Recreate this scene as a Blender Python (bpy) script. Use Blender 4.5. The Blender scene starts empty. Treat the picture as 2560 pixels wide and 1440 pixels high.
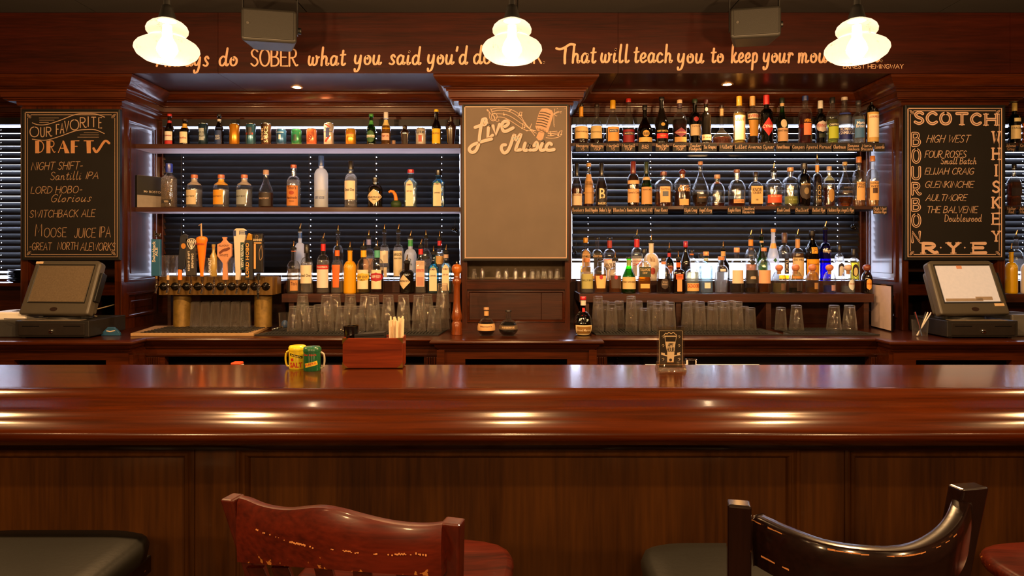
import bpy, math, random
from math import sin, cos, pi, sqrt, atan2
random.seed(7)
SC = bpy.context.scene
COL = SC.collection
# ------------------------------------------------------------------ camera
F = 1680.0; CZ = 1.48; HY = 630.0            # focal length and horizon row for the 2560x1440 frame
cam = bpy.data.cameras.new('camera'); camo = bpy.data.objects.new('camera', cam); COL.objects.link(camo)
camo.location = (0, 0, CZ); camo.rotation_euler = (pi/2, 0, 0)
cam.sensor_width = 36; cam.lens = F/2560*36; cam.shift_y = -(720-HY)/2560; cam.clip_start = .05
SC.camera = camo
# ------------------------------------------------------------------ daylight outside, exposure
w = bpy.data.worlds.new('daylight'); SC.world = w; w.use_nodes = True
bg = w.node_tree.nodes['Background']; bg.inputs[0].default_value = (.84, .86, 1, 1); bg.inputs[1].default_value = 4.6
SC.view_settings.view_transform = 'Standard'; SC.view_settings.look = 'None'
SC.view_settings.gamma = 1; SC.view_settings.use_curve_mapping = False; SC.view_settings.exposure = 1.42
cy = SC.cycles
cy.use_denoising = True; cy.max_bounces = 10; cy.transparent_max_bounces = 40; cy.transmission_bounces = 8
cy.glossy_bounces = 4; cy.diffuse_bounces = 4; cy.sample_clamp_indirect = 4; cy.blur_glossy = .8
WARM = (1, .57, .25)
def lamp(name, kind, loc, power, color=WARM, size=.05, rot=None, **k):
    l = bpy.data.lights.new(name, kind); l.energy = power; l.color = color
    if kind == 'AREA':
        l.shape = 'RECTANGLE'; l.size = size; l.size_y = k.pop('size_y', size)
    else: l.shadow_soft_size = size
    if kind == 'SPOT': l.spot_size = k.pop('angle', 1.6); l.spot_blend = k.pop('blend', .6)
    o = bpy.data.objects.new(name, l); COL.objects.link(o); o.location = loc
    if rot: o.rotation_euler = rot
    return o
PEND = [(-1.18, 2.3, 2.17), (0, 2.3, 2.17), (1.18, 2.3, 2.17), (-2.36, 2.3, 2.17), (2.36, 2.3, 2.17)]
for p in PEND: lamp('pendant_bulb_light', 'POINT', (p[0], p[1], p[2]+.01), 66 if abs(p[0]) < 2 else 34, (1, .6, .29), .03)
ROW = [(-2.9, -.15), (-1.45, -.15), (0, -.15), (1.45, -.15), (2.9, -.15)]
for x, y in ROW: lamp('ceiling_spot_light', 'SPOT', (x, y, 2.79), 30, WARM, .05, None, angle=2.5, blend=.8)
for x, y in [(-2.4, -1.4), (0, -1.4), (2.4, -1.4)]: lamp('room_fill_light', 'POINT', (x, y, 2.3), 60, WARM, .12)  # unseen lamps added behind the camera as warm fill
SPOTS = [(-1.315, 4.108), (1.294, 4.04)]
for x, y in SPOTS: lamp('recessed_spot_light', 'SPOT', (x, y, 2.47), 17, (1, .6, .26), .03, None, angle=1.75, blend=.5)

# ------------------------------------------------------------------ helpers
def P(px, py, Y): return ((px-1280)*Y/F, Y, CZ+(HY-py)*Y/F)
def X_(px, Y): return (px-1280)*Y/F
def Z_(py, Y): return CZ+(HY-py)*Y/F
def lin(h):
    if not isinstance(h, str): return tuple(h)+(1,)
    c = [int(h[i:i+2], 16)/255 for i in (0, 2, 4)]
    return tuple((v/12.92 if v <= .04045 else ((v+.055)/1.055)**2.4) for v in c)+(1,)
MT = {}
def N(nt, t, **k):
    n = nt.nodes.new(t)
    for a, b in k.items(): setattr(n, a, b)
    return n
def base(name):
    m = bpy.data.materials.new(name); m.use_nodes = True; nt = m.node_tree
    return m, nt, nt.nodes['Principled BSDF']
def pm(color, rough=.5, metal=0, coat=0, noise=.12, scale=40, spec=None, bump=0, emis=None):
    key = ('p', str(color), rough, metal, coat, noise, scale, spec, bump, str(emis))
    if key in MT: return MT[key]
    m, nt, b = base('surface_%d' % len(MT)); c = lin(color)
    b.inputs['Roughness'].default_value = rough; b.inputs['Metallic'].default_value = metal
    b.inputs['Coat Weight'].default_value = coat; b.inputs['Coat Roughness'].default_value = .08
    if spec is not None: b.inputs['Specular IOR Level'].default_value = spec
    if emis: b.inputs['Emission Color'].default_value = lin(emis[0]); b.inputs['Emission Strength'].default_value = emis[1]
    tc = N(nt, 'ShaderNodeTexCoord'); no = N(nt, 'ShaderNodeTexNoise'); no.inputs['Scale'].default_value = scale; no.inputs['Detail'].default_value = 3
    nt.links.new(tc.outputs['Object'], no.inputs['Vector'])
    mx = N(nt, 'ShaderNodeMix', data_type='RGBA')
    mx.inputs[6].default_value = tuple(v*(1-noise) for v in c[:3])+(1,); mx.inputs[7].default_value = tuple(min(1, v*(1+noise)) for v in c[:3])+(1,)
    nt.links.new(no.outputs[0], mx.inputs[0]); nt.links.new(mx.outputs[2], b.inputs['Base Color'])
    if bump:
        bp = N(nt, 'ShaderNodeBump'); bp.inputs['Strength'].default_value = bump; bp.inputs['Distance'].default_value = .002
        nt.links.new(no.outputs[0], bp.inputs['Height']); nt.links.new(bp.outputs[0], b.inputs['Normal'])
    MT[key] = m; return m
def wood(axis='x', dark='1a0801', light='4e2006', rough=.28, coat=.3, scale=1.0, wear=0, name='mahogany'):
    key = ('w', axis, dark, light, rough, coat, scale, wear)
    if key in MT: return MT[key]
    m, nt, b = base(name+'_'+axis)
    tc = N(nt, 'ShaderNodeTexCoord'); mp = N(nt, 'ShaderNodeMapping'); L = nt.links.new
    s = {'x': (1.2, 22, 22), 'y': (22, 1.2, 22), 'z': (22, 22, 1.2)}[axis]
    mp.inputs['Scale'].default_value = tuple(v*scale for v in s); L(tc.outputs['Object'], mp.inputs['Vector'])
    n1 = N(nt, 'ShaderNodeTexNoise'); n1.inputs['Scale'].default_value = 1; n1.inputs['Detail'].default_value = 7; n1.inputs['Roughness'].default_value = .62; n1.inputs['Distortion'].default_value = .6
    L(mp.outputs[0], n1.inputs['Vector'])
    m2 = N(nt, 'ShaderNodeMapping'); m2.inputs['Scale'].default_value = tuple(v*scale*6 for v in s); L(tc.outputs['Object'], m2.inputs['Vector'])
    n2 = N(nt, 'ShaderNodeTexNoise'); n2.inputs['Scale'].default_value = 1; n2.inputs['Detail'].default_value = 3; L(m2.outputs[0], n2.inputs['Vector'])
    n3 = N(nt, 'ShaderNodeTexNoise'); n3.inputs['Scale'].default_value = .25; n3.inputs['Detail'].default_value = 2; L(mp.outputs[0], n3.inputs['Vector'])
    a = N(nt, 'ShaderNodeMath', operation='MULTIPLY_ADD'); a.inputs[1].default_value = .35; L(n2.outputs[0], a.inputs[0])
    a2 = N(nt, 'ShaderNodeMath', operation='MULTIPLY'); a2.inputs[1].default_value = .45; L(n1.outputs[0], a2.inputs[0]); L(a2.outputs[0], a.inputs[2])
    a3 = N(nt, 'ShaderNodeMath', operation='MULTIPLY_ADD'); a3.inputs[1].default_value = .35; L(n3.outputs[0], a3.inputs[0]); L(a.outputs[0], a3.inputs[2])
    cr = N(nt, 'ShaderNodeValToRGB'); cr.color_ramp.elements[0].position = .38; cr.color_ramp.elements[1].position = .74
    cr.color_ramp.elements[0].color = lin(dark); cr.color_ramp.elements[1].color = lin(light); L(a3.outputs[0], cr.inputs[0])
    out = cr.outputs[0]
    if wear:
        nw = N(nt, 'ShaderNodeTexNoise'); nw.inputs['Scale'].default_value = 75; nw.inputs['Detail'].default_value = 6; L(tc.outputs['Object'], nw.inputs['Vector'])
        ge = N(nt, 'ShaderNodeNewGeometry'); cw = N(nt, 'ShaderNodeMath', operation='MULTIPLY_ADD'); cw.inputs[1].default_value = 5; cw.inputs[2].default_value = -2.5
        L(ge.outputs['Pointiness'], cw.inputs[0]); ad = N(nt, 'ShaderNodeMath', operation='ADD'); L(cw.outputs[0], ad.inputs[0]); L(nw.outputs[0], ad.inputs[1])
        gt = N(nt, 'ShaderNodeMath', operation='GREATER_THAN'); gt.inputs[1].default_value = 1.31-wear; L(ad.outputs[0], gt.inputs[0])
        mx = N(nt, 'ShaderNodeMix', data_type='RGBA'); L(gt.outputs[0], mx.inputs[0]); L(out, mx.inputs[6]); mx.inputs[7].default_value = lin('96602c'); out = mx.outputs[2]
    L(out, b.inputs['Base Color']); b.inputs['Roughness'].default_value = rough
    b.inputs['Coat Weight'].default_value = coat; b.inputs['Coat Roughness'].default_value = .09; b.inputs['Specular IOR Level'].default_value = .3
    bp = N(nt, 'ShaderNodeBump'); bp.inputs['Strength'].default_value = .12; bp.inputs['Distance'].default_value = .001
    L(n2.outputs[0], bp.inputs['Height']); L(bp.outputs[0], b.inputs['Normal'])
    MT[key] = m; return m
def thin(tint='ffffff', gloss=.85, rough=.05, dens=.38, frost=0, haze=.008, streak=.45, base_=.09, fq=70):
    """thin-walled glass: see-through sheet with a reflective skin that thickens towards its edges"""
    key = ('t', str(tint), gloss, rough, dens, frost, haze, streak, base_, fq)
    if key in MT: return MT[key]
    m = bpy.data.materials.new('thin_glass_%d' % len(MT)); m.use_nodes = True; nt = m.node_tree; nt.nodes.clear(); L = nt.links.new
    lw = N(nt, 'ShaderNodeLayerWeight'); lw.inputs[0].default_value = .5
    pw = N(nt, 'ShaderNodeMath', operation='POWER'); pw.inputs[1].default_value = 2.3; L(lw.outputs['Facing'], pw.inputs[0])
    ma = N(nt, 'ShaderNodeMath', operation='MULTIPLY_ADD'); ma.inputs[1].default_value = gloss; ma.inputs[2].default_value = base_; L(pw.outputs[0], ma.inputs[0])
    p2 = N(nt, 'ShaderNodeMath', operation='POWER'); p2.inputs[1].default_value = 2.5; L(lw.outputs['Facing'], p2.inputs[0])
    c = lin(tint); mx = N(nt, 'ShaderNodeMix', data_type='RGBA'); L(p2.outputs[0], mx.inputs[0])
    mx.inputs[6].default_value = c; mx.inputs[7].default_value = tuple(v*dens for v in c[:3])+(1,)
    tr = N(nt, 'ShaderNodeBsdfTransparent'); L(mx.outputs[2], tr.inputs[0])
    gl = N(nt, 'ShaderNodeBsdfGlossy'); gl.inputs['Roughness'].default_value = rough
    if streak:
        tc = N(nt, 'ShaderNodeTexCoord'); mp = N(nt, 'ShaderNodeMapping'); mp.inputs['Scale'].default_value = (fq, fq, 9); L(tc.outputs['Object'], mp.inputs[0])
        no = N(nt, 'ShaderNodeTexNoise'); no.inputs['Scale'].default_value = 1; no.inputs['Detail'].default_value = 2; L(mp.outputs[0], no.inputs['Vector'])
        bp = N(nt, 'ShaderNodeBump'); bp.inputs['Strength'].default_value = streak; bp.inputs['Distance'].default_value = .008; L(no.outputs[0], bp.inputs['Height']); L(bp.outputs[0], gl.inputs['Normal'])
    ms = N(nt, 'ShaderNodeMixShader'); L(ma.outputs[0], ms.inputs[0]); L(tr.outputs[0], ms.inputs[1]); L(gl.outputs[0], ms.inputs[2])
    fin = ms.outputs[0]
    if haze and not frost:
        hd = N(nt, 'ShaderNodeBsdfDiffuse'); hd.inputs[0].default_value = tuple(v*.8 for v in c[:3])+(1,); ht = N(nt, 'ShaderNodeBsdfTranslucent'); ht.inputs[0].default_value = tuple(v*.9 for v in c[:3])+(1,)
        h2 = N(nt, 'ShaderNodeMixShader'); L(hd.outputs[0], h2.inputs[1]); L(ht.outputs[0], h2.inputs[2])
        hf = N(nt, 'ShaderNodeMath', operation='MULTIPLY_ADD'); hf.inputs[1].default_value = haze*11; hf.inputs[2].default_value = haze; L(pw.outputs[0], hf.inputs[0])
        h3 = N(nt, 'ShaderNodeMixShader'); L(hf.outputs[0], h3.inputs[0]); L(fin, h3.inputs[1]); L(h2.outputs[0], h3.inputs[2]); fin = h3.outputs[0]
    if frost:
        df = N(nt, 'ShaderNodeBsdfDiffuse'); df.inputs[0].default_value = c; tl = N(nt, 'ShaderNodeBsdfTranslucent'); tl.inputs[0].default_value = c
        m2 = N(nt, 'ShaderNodeMixShader'); m2.inputs[0].default_value = .5; L(df.outputs[0], m2.inputs[1]); L(tl.outputs[0], m2.inputs[2])
        m3 = N(nt, 'ShaderNodeMixShader'); m3.inputs[0].default_value = frost; L(fin, m3.inputs[1]); L(m2.outputs[0], m3.inputs[2]); fin = m3.outputs[0]
    o = N(nt, 'ShaderNodeOutputMaterial'); L(fin, o.inputs[0])
    MT[key] = m; return m
def liquid_m(color):
    key = ('l', str(color))
    if key in MT: return MT[key]
    m = bpy.data.materials.new('liquid_%d' % len(MT)); m.use_nodes = True; nt = m.node_tree; nt.nodes.clear(); L = nt.links.new
    g = N(nt, 'ShaderNodeBsdfRefraction'); g.inputs['Color'].default_value = lin(color); g.inputs['IOR'].default_value = 1.34; g.inputs['Roughness'].default_value = .02
    t = N(nt, 'ShaderNodeBsdfTransparent'); t.inputs[0].default_value = lin(color)
    ms = N(nt, 'ShaderNodeMixShader'); ms.inputs[0].default_value = .5; L(g.outputs[0], ms.inputs[1]); L(t.outputs[0], ms.inputs[2])
    d = N(nt, 'ShaderNodeBsdfDiffuse'); d.inputs[0].default_value = lin(color); tl = N(nt, 'ShaderNodeBsdfTranslucent'); tl.inputs[0].default_value = lin(color)
    m2 = N(nt, 'ShaderNodeMixShader'); m2.inputs[0].default_value = .65; L(d.outputs[0], m2.inputs[1]); L(tl.outputs[0], m2.inputs[2])
    m3 = N(nt, 'ShaderNodeMixShader'); m3.inputs[0].default_value = .16; L(ms.outputs[0], m3.inputs[1]); L(m2.outputs[0], m3.inputs[2])
    o = N(nt, 'ShaderNodeOutputMaterial'); L(m3.outputs[0], o.inputs[0])
    MT[key] = m; return m
def emit(color, s):
    key = ('e', str(color), s)
    if key in MT: return MT[key]
    m = bpy.data.materials.new('glow_%d' % len(MT)); m.use_nodes = True; nt = m.node_tree; nt.nodes.clear()
    e = N(nt, 'ShaderNodeEmission'); e.inputs[0].default_value = lin(color); e.inputs[1].default_value = s
    o = N(nt, 'ShaderNodeOutputMaterial'); nt.links.new(e.outputs[0], o.inputs[0]); MT[key] = m; return m

class MB:
    def __init__(s): s.v = []; s.f = []
    def add(s, v, f):
        n = len(s.v); s.v += [tuple(p) for p in v]; s.f += [tuple(i+n for i in q) for q in f]; return s
    def box(s, x0, x1, y0, y1, z0, z1):
        x0, x1 = min(x0, x1), max(x0, x1); y0, y1 = min(y0, y1), max(y0, y1); z0, z1 = min(z0, z1), max(z0, z1)
        return s.add([(x0,y0,z0),(x1,y0,z0),(x1,y1,z0),(x0,y1,z0),(x0,y0,z1),(x1,y0,z1),(x1,y1,z1),(x0,y1,z1)],
                     [(3,2,1,0),(4,5,6,7),(0,1,5,4),(1,2,6,5),(2,3,7,6),(3,0,4,7)])
    def lathe(s, prof, seg=24, c=(0,0,0), sq=0, dy=1.0, cap=True):
        """prof: (r, z) or (r, z, squareness)"""
        v = []; f = []; n = len(prof)
        for p in prof:
            r, z = p[0], p[1]; q = p[2] if len(p) > 2 else sq
            for k in range(seg):
                a = 2*pi*(k+.5)/seg; ca, sa = cos(a), sin(a); m = 1
                if q:
                    e = 7; m = 1*(1-q)+q*(abs(ca)**e+abs(sa)**e)**(-1/e)*1.0
                d = dy if q == 0 else dy
                v.append((c[0]+r*ca*m, c[1]+r*sa*m*d, c[2]+z))
        for i in range(n-1):
            for k in range(seg):
                a, b = i*seg+k, i*seg+(k+1) % seg
                f.append((a, b, b+seg, a+seg))
        if cap: f.append(tuple(reversed(range(seg)))); f.append(tuple((n-1)*seg+k for k in range(seg)))
        return s.add(v, f)
    def tube(s, pts, r, seg=8, r2=None):
        n = len(pts); v = []; f = []
        for i, p in enumerate(pts):
            a = pts[max(0, i-1)]; b = pts[min(n-1, i+1)]
            d = [b[j]-a[j] for j in range(3)]; l = sqrt(sum(x*x for x in d)) or 1; d = [x/l for x in d]
            u = (0, 0, 1) if abs(d[2]) < .9 else (1, 0, 0)
            e1 = (d[1]*u[2]-d[2]*u[1], d[2]*u[0]-d[0]*u[2], d[0]*u[1]-d[1]*u[0]); l = sqrt(sum(x*x for x in e1)); e1 = [x/l for x in e1]
            e2 = (d[1]*e1[2]-d[2]*e1[1], d[2]*e1[0]-d[0]*e1[2], d[0]*e1[1]-d[1]*e1[0])
            rr = r if r2 is None else r+(r2-r)*i/(n-1)
            for k in range(seg):
                t = 2*pi*k/seg; v.append(tuple(p[j]+rr*(cos(t)*e1[j]+sin(t)*e2[j]) for j in range(3)))
        for i in range(n-1):
            for k in range(seg):
                a, b = i*seg+k, i*seg+(k+1) % seg; f.append((a, a+seg, b+seg, b))
        f.append(tuple(range(seg))); f.append(tuple(reversed([(n-1)*seg+k for k in range(seg)])))
        return s.add(v, f)
    def prism(s, poly, axis, a, b):
        """extrude a closed 2D polygon along an axis; poly coords are the two other axes in order"""
        n = len(poly); v = []
        for t in (a, b):
            for p in poly:
                v.append({'x': (t, p[0], p[1]), 'y': (p[0], t, p[1]), 'z': (p[0], p[1], t)}[axis])
        f = [(k, (k+1) % n, (k+1) % n+n, k+n) for k in range(n)]+[tuple(reversed(range(n))), tuple(range(n, 2*n))]
        return s.add(v, f)
    def sweep(s, path, prof, closed=False):
        """path: XY points, room on the right hand of travel (+X travel -> outward is -Y); prof: (out, z)"""
        n = len(path); m = len(prof); v = []; f = []
        for i in range(n):
            def nrm(a, b):
                d = (b[0]-a[0], b[1]-a[1]); l = sqrt(d[0]**2+d[1]**2); return (d[1]/l, -d[0]/l)
            ns = []
            if i > 0 or closed: ns.append(nrm(path[i-1], path[i]))
            if i < n-1 or closed: ns.append(nrm(path[i], path[(i+1) % n]))
            if len(ns) == 2:
                k = 1+ns[0][0]*ns[1][0]+ns[0][1]*ns[1][1]; o = ((ns[0][0]+ns[1][0])/k, (ns[0][1]+ns[1][1])/k)
            else: o = ns[0]
            for (q, z) in prof: v.append((path[i][0]+o[0]*q, path[i][1]+o[1]*q, z))
        for i in range(n-1 if not closed else n):
            for k in range(m-1):
                a = i*m+k; b = ((i+1) % n)*m+k; f.append((a, a+1, b+1, b))
        return s.add(v, f)
    def frame(s, x0, x1, z0, z1, Y, prof, plane='y'):
        """mitred rectangular moulding on a vertical plane; prof: (inward, proud towards viewer)"""
        cs = [(x0, z0, 1, 1), (x1, z0, -1, 1), (x1, z1, -1, -1), (x0, z1, 1, -1)]; m = len(prof); v = []; f = []
        for (x, z, sx, sz) in cs:
            for (i, p) in prof:
                if plane == 'y': v.append((x+sx*i, Y-p, z+sz*i))
                elif plane == 'x+': v.append((Y+p, x+sx*i, z+sz*i))
                else: v.append((Y-p, x+sx*i, z+sz*i))
        for c in range(4):
            for k in range(m-1):
                a = c*m+k; b = ((c+1) % 4)*m+k; f.append((a, b, b+1, a+1))
        return s.add(v, f)
    def xf(s, loc=(0,0,0), rz=0, rx=0, ry=0, sc=1):
        o = []
        for x, y, z in s.v:
            x, y, z = x*sc, y*sc, z*sc
            y, z = y*cos(rx)-z*sin(rx), y*sin(rx)+z*cos(rx)
            x, z = x*cos(ry)+z*sin(ry), -x*sin(ry)+z*cos(ry)
            x, y = x*cos(rz)-y*sin(rz), x*sin(rz)+y*cos(rz)
            o.append((x+loc[0], y+loc[1], z+loc[2]))
        s.v = o; return s
    def build(s, name, mat, parent=None, smooth=None, bevel=0, seg=2, **tags):
        me = bpy.data.meshes.new(name); me.from_pydata(s.v, [], s.f); me.materials.append(mat)
        if smooth:
            me.shade_smooth()
            try: me.set_sharp_from_angle(angle=smooth)
            except Exception: pass
        me.update(); o = bpy.data.objects.new(name, me); COL.objects.link(o)
        if parent is not None:
            o.parent = parent
        if bevel:
            b = o.modifiers.new('bevel', 'BEVEL'); b.width = bevel; b.segments = seg; b.limit_method = 'ANGLE'; b.harden_normals = False
        for k, q in tags.items(): o[k] = q
        return o
def empty(name, loc=(0,0,0), label=None, category=None, group=None, kind=None, rz=0):
    o = bpy.data.objects.new(name, None); COL.objects.link(o); o.location = loc; o.rotation_euler = (0, 0, rz); o.empty_display_size = .05
    if label: o['label'] = label
    if category: o['category'] = category
    if group: o['group'] = group
    if kind: o['kind'] = kind
    return o
def bx(*a): return MB().box(*a)
def tag(o, **k):
    for a, b in k.items(): o[a] = b
    return o
SM = math.radians(40)

# ------------------------------------------------------------------ stroke lettering
# glyphs on a cap height of 1: "width|strokes"; C = curve, L = straight, D = dot
G_ = {
'A':'.7|L0,0 .35,1 .7,0|L.13,.36 .57,.36','B':'.58|L0,0 0,1|C0,1 .38,.98 .46,.76 .32,.56 0,.53|C0,.53 .42,.5 .56,.28 .4,.04 0,0',
'C':'.62|C.6,.84 .38,1 .12,.84 0,.5 .12,.14 .38,0 .62,.16','D':'.62|L0,0 0,1|C0,1 .36,.94 .6,.68 .6,.36 .36,.06 0,0',
'E':'.5|L.5,1 0,1 0,0 .52,0|L0,.52 .4,.52','F':'.46|L.5,1 0,1 0,0|L0,.52 .38,.52',
'G':'.66|C.6,.84 .38,1 .12,.84 0,.5 .12,.14 .38,0 .6,.14 .64,.42|L.64,.42 .36,.42','H':'.62|L0,0 0,1|L.6,0 .6,1|L0,.52 .6,.52',
'I':'.1|L.05,0 .05,1','J':'.4|C.36,1 .36,.3 .26,.02 .06,.04 0,.2','K':'.58|L0,0 0,1|L.54,1 0,.42|L.14,.56 .58,0','L':'.46|L0,1 0,0 .48,0',
'M':'.8|L0,0 .06,1 .4,.3 .74,1 .8,0','N':'.64|L0,0 0,1 .62,0 .62,1','O':'.72|C.36,1 .1,.86 0,.5 .1,.14 .36,0 .62,.14 .72,.5 .62,.86 .36,1',
'P':'.54|L0,0 0,1|C0,1 .4,.96 .52,.74 .38,.52 0,.48','Q':'.74|C.36,1 .1,.86 0,.5 .1,.14 .36,0 .62,.14 .72,.5 .62,.86 .36,1|L.45,.25 .76,-.06',
'R':'.6|L0,0 0,1|C0,1 .4,.96 .52,.74 .38,.52 0,.48|C.2,.5 .38,.2 .52,.02 .64,.06','S':'.54|C.5,.86 .28,1 .04,.82 .14,.58 .42,.42 .5,.18 .26,0 0,.14',
'T':'.62|L0,1 .64,1|L.32,1 .32,0','U':'.62|C0,1 0,.3 .12,.04 .32,0 .5,.06 .6,.3 .6,1','V':'.66|L0,1 .33,0 .66,1','W':'.9|L0,1 .22,0 .45,.8 .68,0 .9,1',
'X':'.6|L0,0 .6,1|L0,1 .6,0','Y':'.62|L0,1 .31,.5 .62,1|L.31,.5 .31,0','Z':'.58|L0,1 .56,1 0,0 .58,0',
'a':'.56|C.44,.46 .24,.56 .04,.36 .06,.08 .22,0 .4,.2 .46,.5|C.46,.5 .43,.2 .48,.02 .6,.1','b':'.52|C.08,1.02 .05,.5 .07,.08 .28,0 .48,.2 .42,.48 .22,.52 .08,.36',
'c':'.5|C.42,.46 .25,.56 .06,.38 .06,.1 .26,0 .5,.12','d':'.58|C.44,.46 .24,.56 .04,.36 .06,.08 .24,0 .42,.2|C.52,1.05 .46,.5 .45,.12 .52,0 .62,.08',
'e':'.5|C.06,.24 .32,.28 .42,.44 .28,.56 .08,.42 .05,.16 .22,0 .5,.12','f':'.42|C.46,.94 .3,1.02 .2,.74 .18,.3 .18,-.02|L.02,.52 .38,.54',
'g':'.54|C.44,.46 .24,.56 .04,.36 .08,.1 .26,.04 .42,.24|C.48,.52 .44,0 .3,-.36 .08,-.4 .06,-.26','h':'.58|C.12,1.05 .08,.5 .06,0|C.07,.3 .26,.54 .42,.44 .42,.14 .48,0 .6,.1',
'i':'.26|C.1,.52 .06,.2 .1,.0 .26,.1|D.15,.76','j':'.26|C.2,.52 .18,0 .06,-.34 -.08,-.3|D.24,.76','k':'.54|C.12,1.05 .08,.5 .06,0|C.42,.56 .26,.36 .08,.26|C.2,.34 .34,.06 .48,0 .58,.08',
'l':'.3|C.14,1.05 .08,.4 .1,.04 .2,0 .32,.1','m':'.82|C.06,.52 .08,.2 .05,0|C.07,.3 .22,.54 .34,.42 .32,0|C.33,.3 .48,.54 .62,.42 .6,.1 .68,0 .82,.1',
'n':'.58|C.06,.52 .08,.2 .05,0|C.07,.3 .26,.54 .42,.42 .4,.12 .47,0 .6,.1','o':'.5|C.26,.52 .06,.4 .05,.12 .22,0 .42,.12 .44,.38 .28,.52 .2,.44 .24,.34',
'p':'.52|C.1,.52 .07,0 .04,-.42|C.07,.34 .26,.56 .46,.42 .42,.1 .22,0 .08,.1','q':'.54|C.44,.46 .24,.56 .04,.36 .08,.04 .3,.04 .44,.3|L.48,.52 .44,-.4',
'r':'.42|C.04,.46 .12,.56 .14,.4 .08,.2 .08,0|C.1,.3 .2,.52 .34,.54 .42,.46','s':'.42|C.4,.46 .28,.58 .14,.46 .22,.3 .36,.14 .22,0 .02,.06',
't':'.38|C.22,.86 .17,.4 .16,.08 .26,0 .4,.1|L.02,.6 .4,.63','u':'.6|C.06,.52 .03,.2 .12,0 .3,.06 .43,.36|C.45,.52 .42,.15 .48,0 .62,.1',
'v':'.5|L.04,.52 .24,0 .5,.52','w':'.78|C.06,.52 .02,.2 .12,0 .28,.1 .34,.44|C.34,.44 .32,.12 .42,0 .6,.12 .64,.4 .58,.54|C.62,.46 .7,.44 .78,.48',
'x':'.5|L.02,.52 .46,0|L.44,.52 .02,0','y':'.58|C.06,.52 .03,.24 .12,.06 .3,.1 .43,.36|C.46,.52 .42,0 .3,-.34 .08,-.42 .04,-.28','z':'.46|L.02,.5 .42,.5 .02,0 .46,0',
"'":'.14|L.1,1 .05,.78','.':'.14|D.06,.03','-':'.36|L.04,.42 .34,.44','&':'.6|C.56,0 .2,.56 .14,.84 .3,1 .42,.82 .1,.4 .04,.14 .24,0 .5,.36','7':'.5|L0,1 .5,1 .16,0',
'1':'.2|L.02,.84 .14,1 .14,0','0':'.5|C.25,1 .02,.8 .02,.2 .25,0 .48,.2 .48,.8 .25,1','9':'.5|C.44,.76 .24,1 .04,.74 .2,.5 .44,.7 .4,.3 .2,0','5':'.5|L.46,1 .08,1 .06,.58|C.06,.58 .4,.62 .46,.2 .04,.02',
}
GL = {}
def glyph(ch, det=5):
    if (ch, det) in GL: return GL[(ch, det)]
    wd, rest = G_[ch].split('|', 1); out = []
    for st in rest.split('|'):
        pts = [tuple(float(q) for q in p.split(',')) for p in st[1:].split()]
        if st[0] == 'C': pts = crom(pts, det)
        elif st[0] == 'D': pts = [pts[0], (pts[0][0]+.01, pts[0][1]+.02)]
        out.append(pts)
    GL[(ch, det)] = (float(wd), out); return GL[(ch, det)]
def crom(p, det=5):
    out = []; n = len(p)
    for i in range(n-1):
        a = p[i-1] if i else p[i]; b = p[i]; c = p[i+1]; d = p[i+2] if i+2 < n else p[i+1]
        for k in range(det):
            t = k/det
            out.append(tuple(.5*((2*b[j])+(-a[j]+c[j])*t+(2*a[j]-5*b[j]+4*c[j]-d[j])*t*t+(-a[j]+3*b[j]-3*c[j]+d[j])*t**3) for j in range(len(b))))
    out.append(tuple(p[-1])); return out
def layout(s, track=.16, slant=0, det=5, space=.42):
    """-> list of strokes in cap-height units, and total width"""
    x = 0; out = []
    for ch in s:
        if ch == ' ': x += space; continue
        if ch not in G_: ch = ch.upper()
        if ch not in G_: continue
        wd, sts = glyph(ch, det)
        for st in sts: out.append([(x+q[0]+slant*q[1], q[1]) for q in st])
        x += wd+track
    return out, max(.1, x-track)
def ribbon(mb, pts, w, put, vary=0):
    """flat brush stroke; put maps (u, v) to space; each stroke is a hair thicker than the last, as paint layers are"""
    mb.layer = (getattr(mb, 'layer', 0)+1) % 16; put0 = put; lay = mb.layer*.00008
    def put(u, v, e=0): q = put0(u, v); return (q[0], q[1]-lay-e, q[2])
    n = len(pts); L = []; R = []
    for i in range(n):
        a = pts[max(0, i-1)]; b = pts[min(n-1, i+1)]; dx, dy = b[0]-a[0], b[1]-a[1]; l = sqrt(dx*dx+dy*dy) or 1e-6
        h = w/2*(1-vary+vary*abs(dy)/l)
        nx, ny = -dy/l*h, dx/l*h; L.append((pts[i][0]+nx, pts[i][1]+ny)); R.append((pts[i][0]-nx, pts[i][1]-ny))
        if i in (0, n-1):
            c = [(pts[i][0]+h*cos(2*pi*k/8), pts[i][1]+h*sin(2*pi*k/8)) for k in range(8)]
            mb.add([put(q[0], q[1], .00004) for q in c], [tuple(range(8))])
    v = [put(*q) for q in L]+[put(*q) for q in R]
    mb.add(v, [(i, i+n, i+n+1, i+1) for i in range(n-1)])
def write_px(mb, s, x0, x1, yb, cap, Y, wpx, slant=0, det=5, track=.16, vary=0, rot=0, path=None, space=.42, off=(0,0)):
    """handwriting in picture-pixel units on the vertical plane Y: baseline row yb, letters squeezed into x0..x1 (None keeps the natural width)"""
    st, wd = layout(s, track, slant, det, space)
    sx = cap if x1 is None else (x1-x0)/wd
    def put(u, v):
        q = (u, v)
        if rot: q = (x0+(u-x0)*cos(rot)-(v-yb)*sin(rot), yb+(u-x0)*sin(rot)+(v-yb)*cos(rot))
        return (X_(q[0]+off[0], Y), Y, Z_(q[1]+off[1], Y))
    for t in st:
        pp = []
        for (a, b) in t:
            u = x0+a*sx; vv = yb-b*cap
            if path: vv += path(u)
            pp.append((u, vv))
        ribbon(mb, pp, wpx, put, vary)
    return mb
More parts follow.
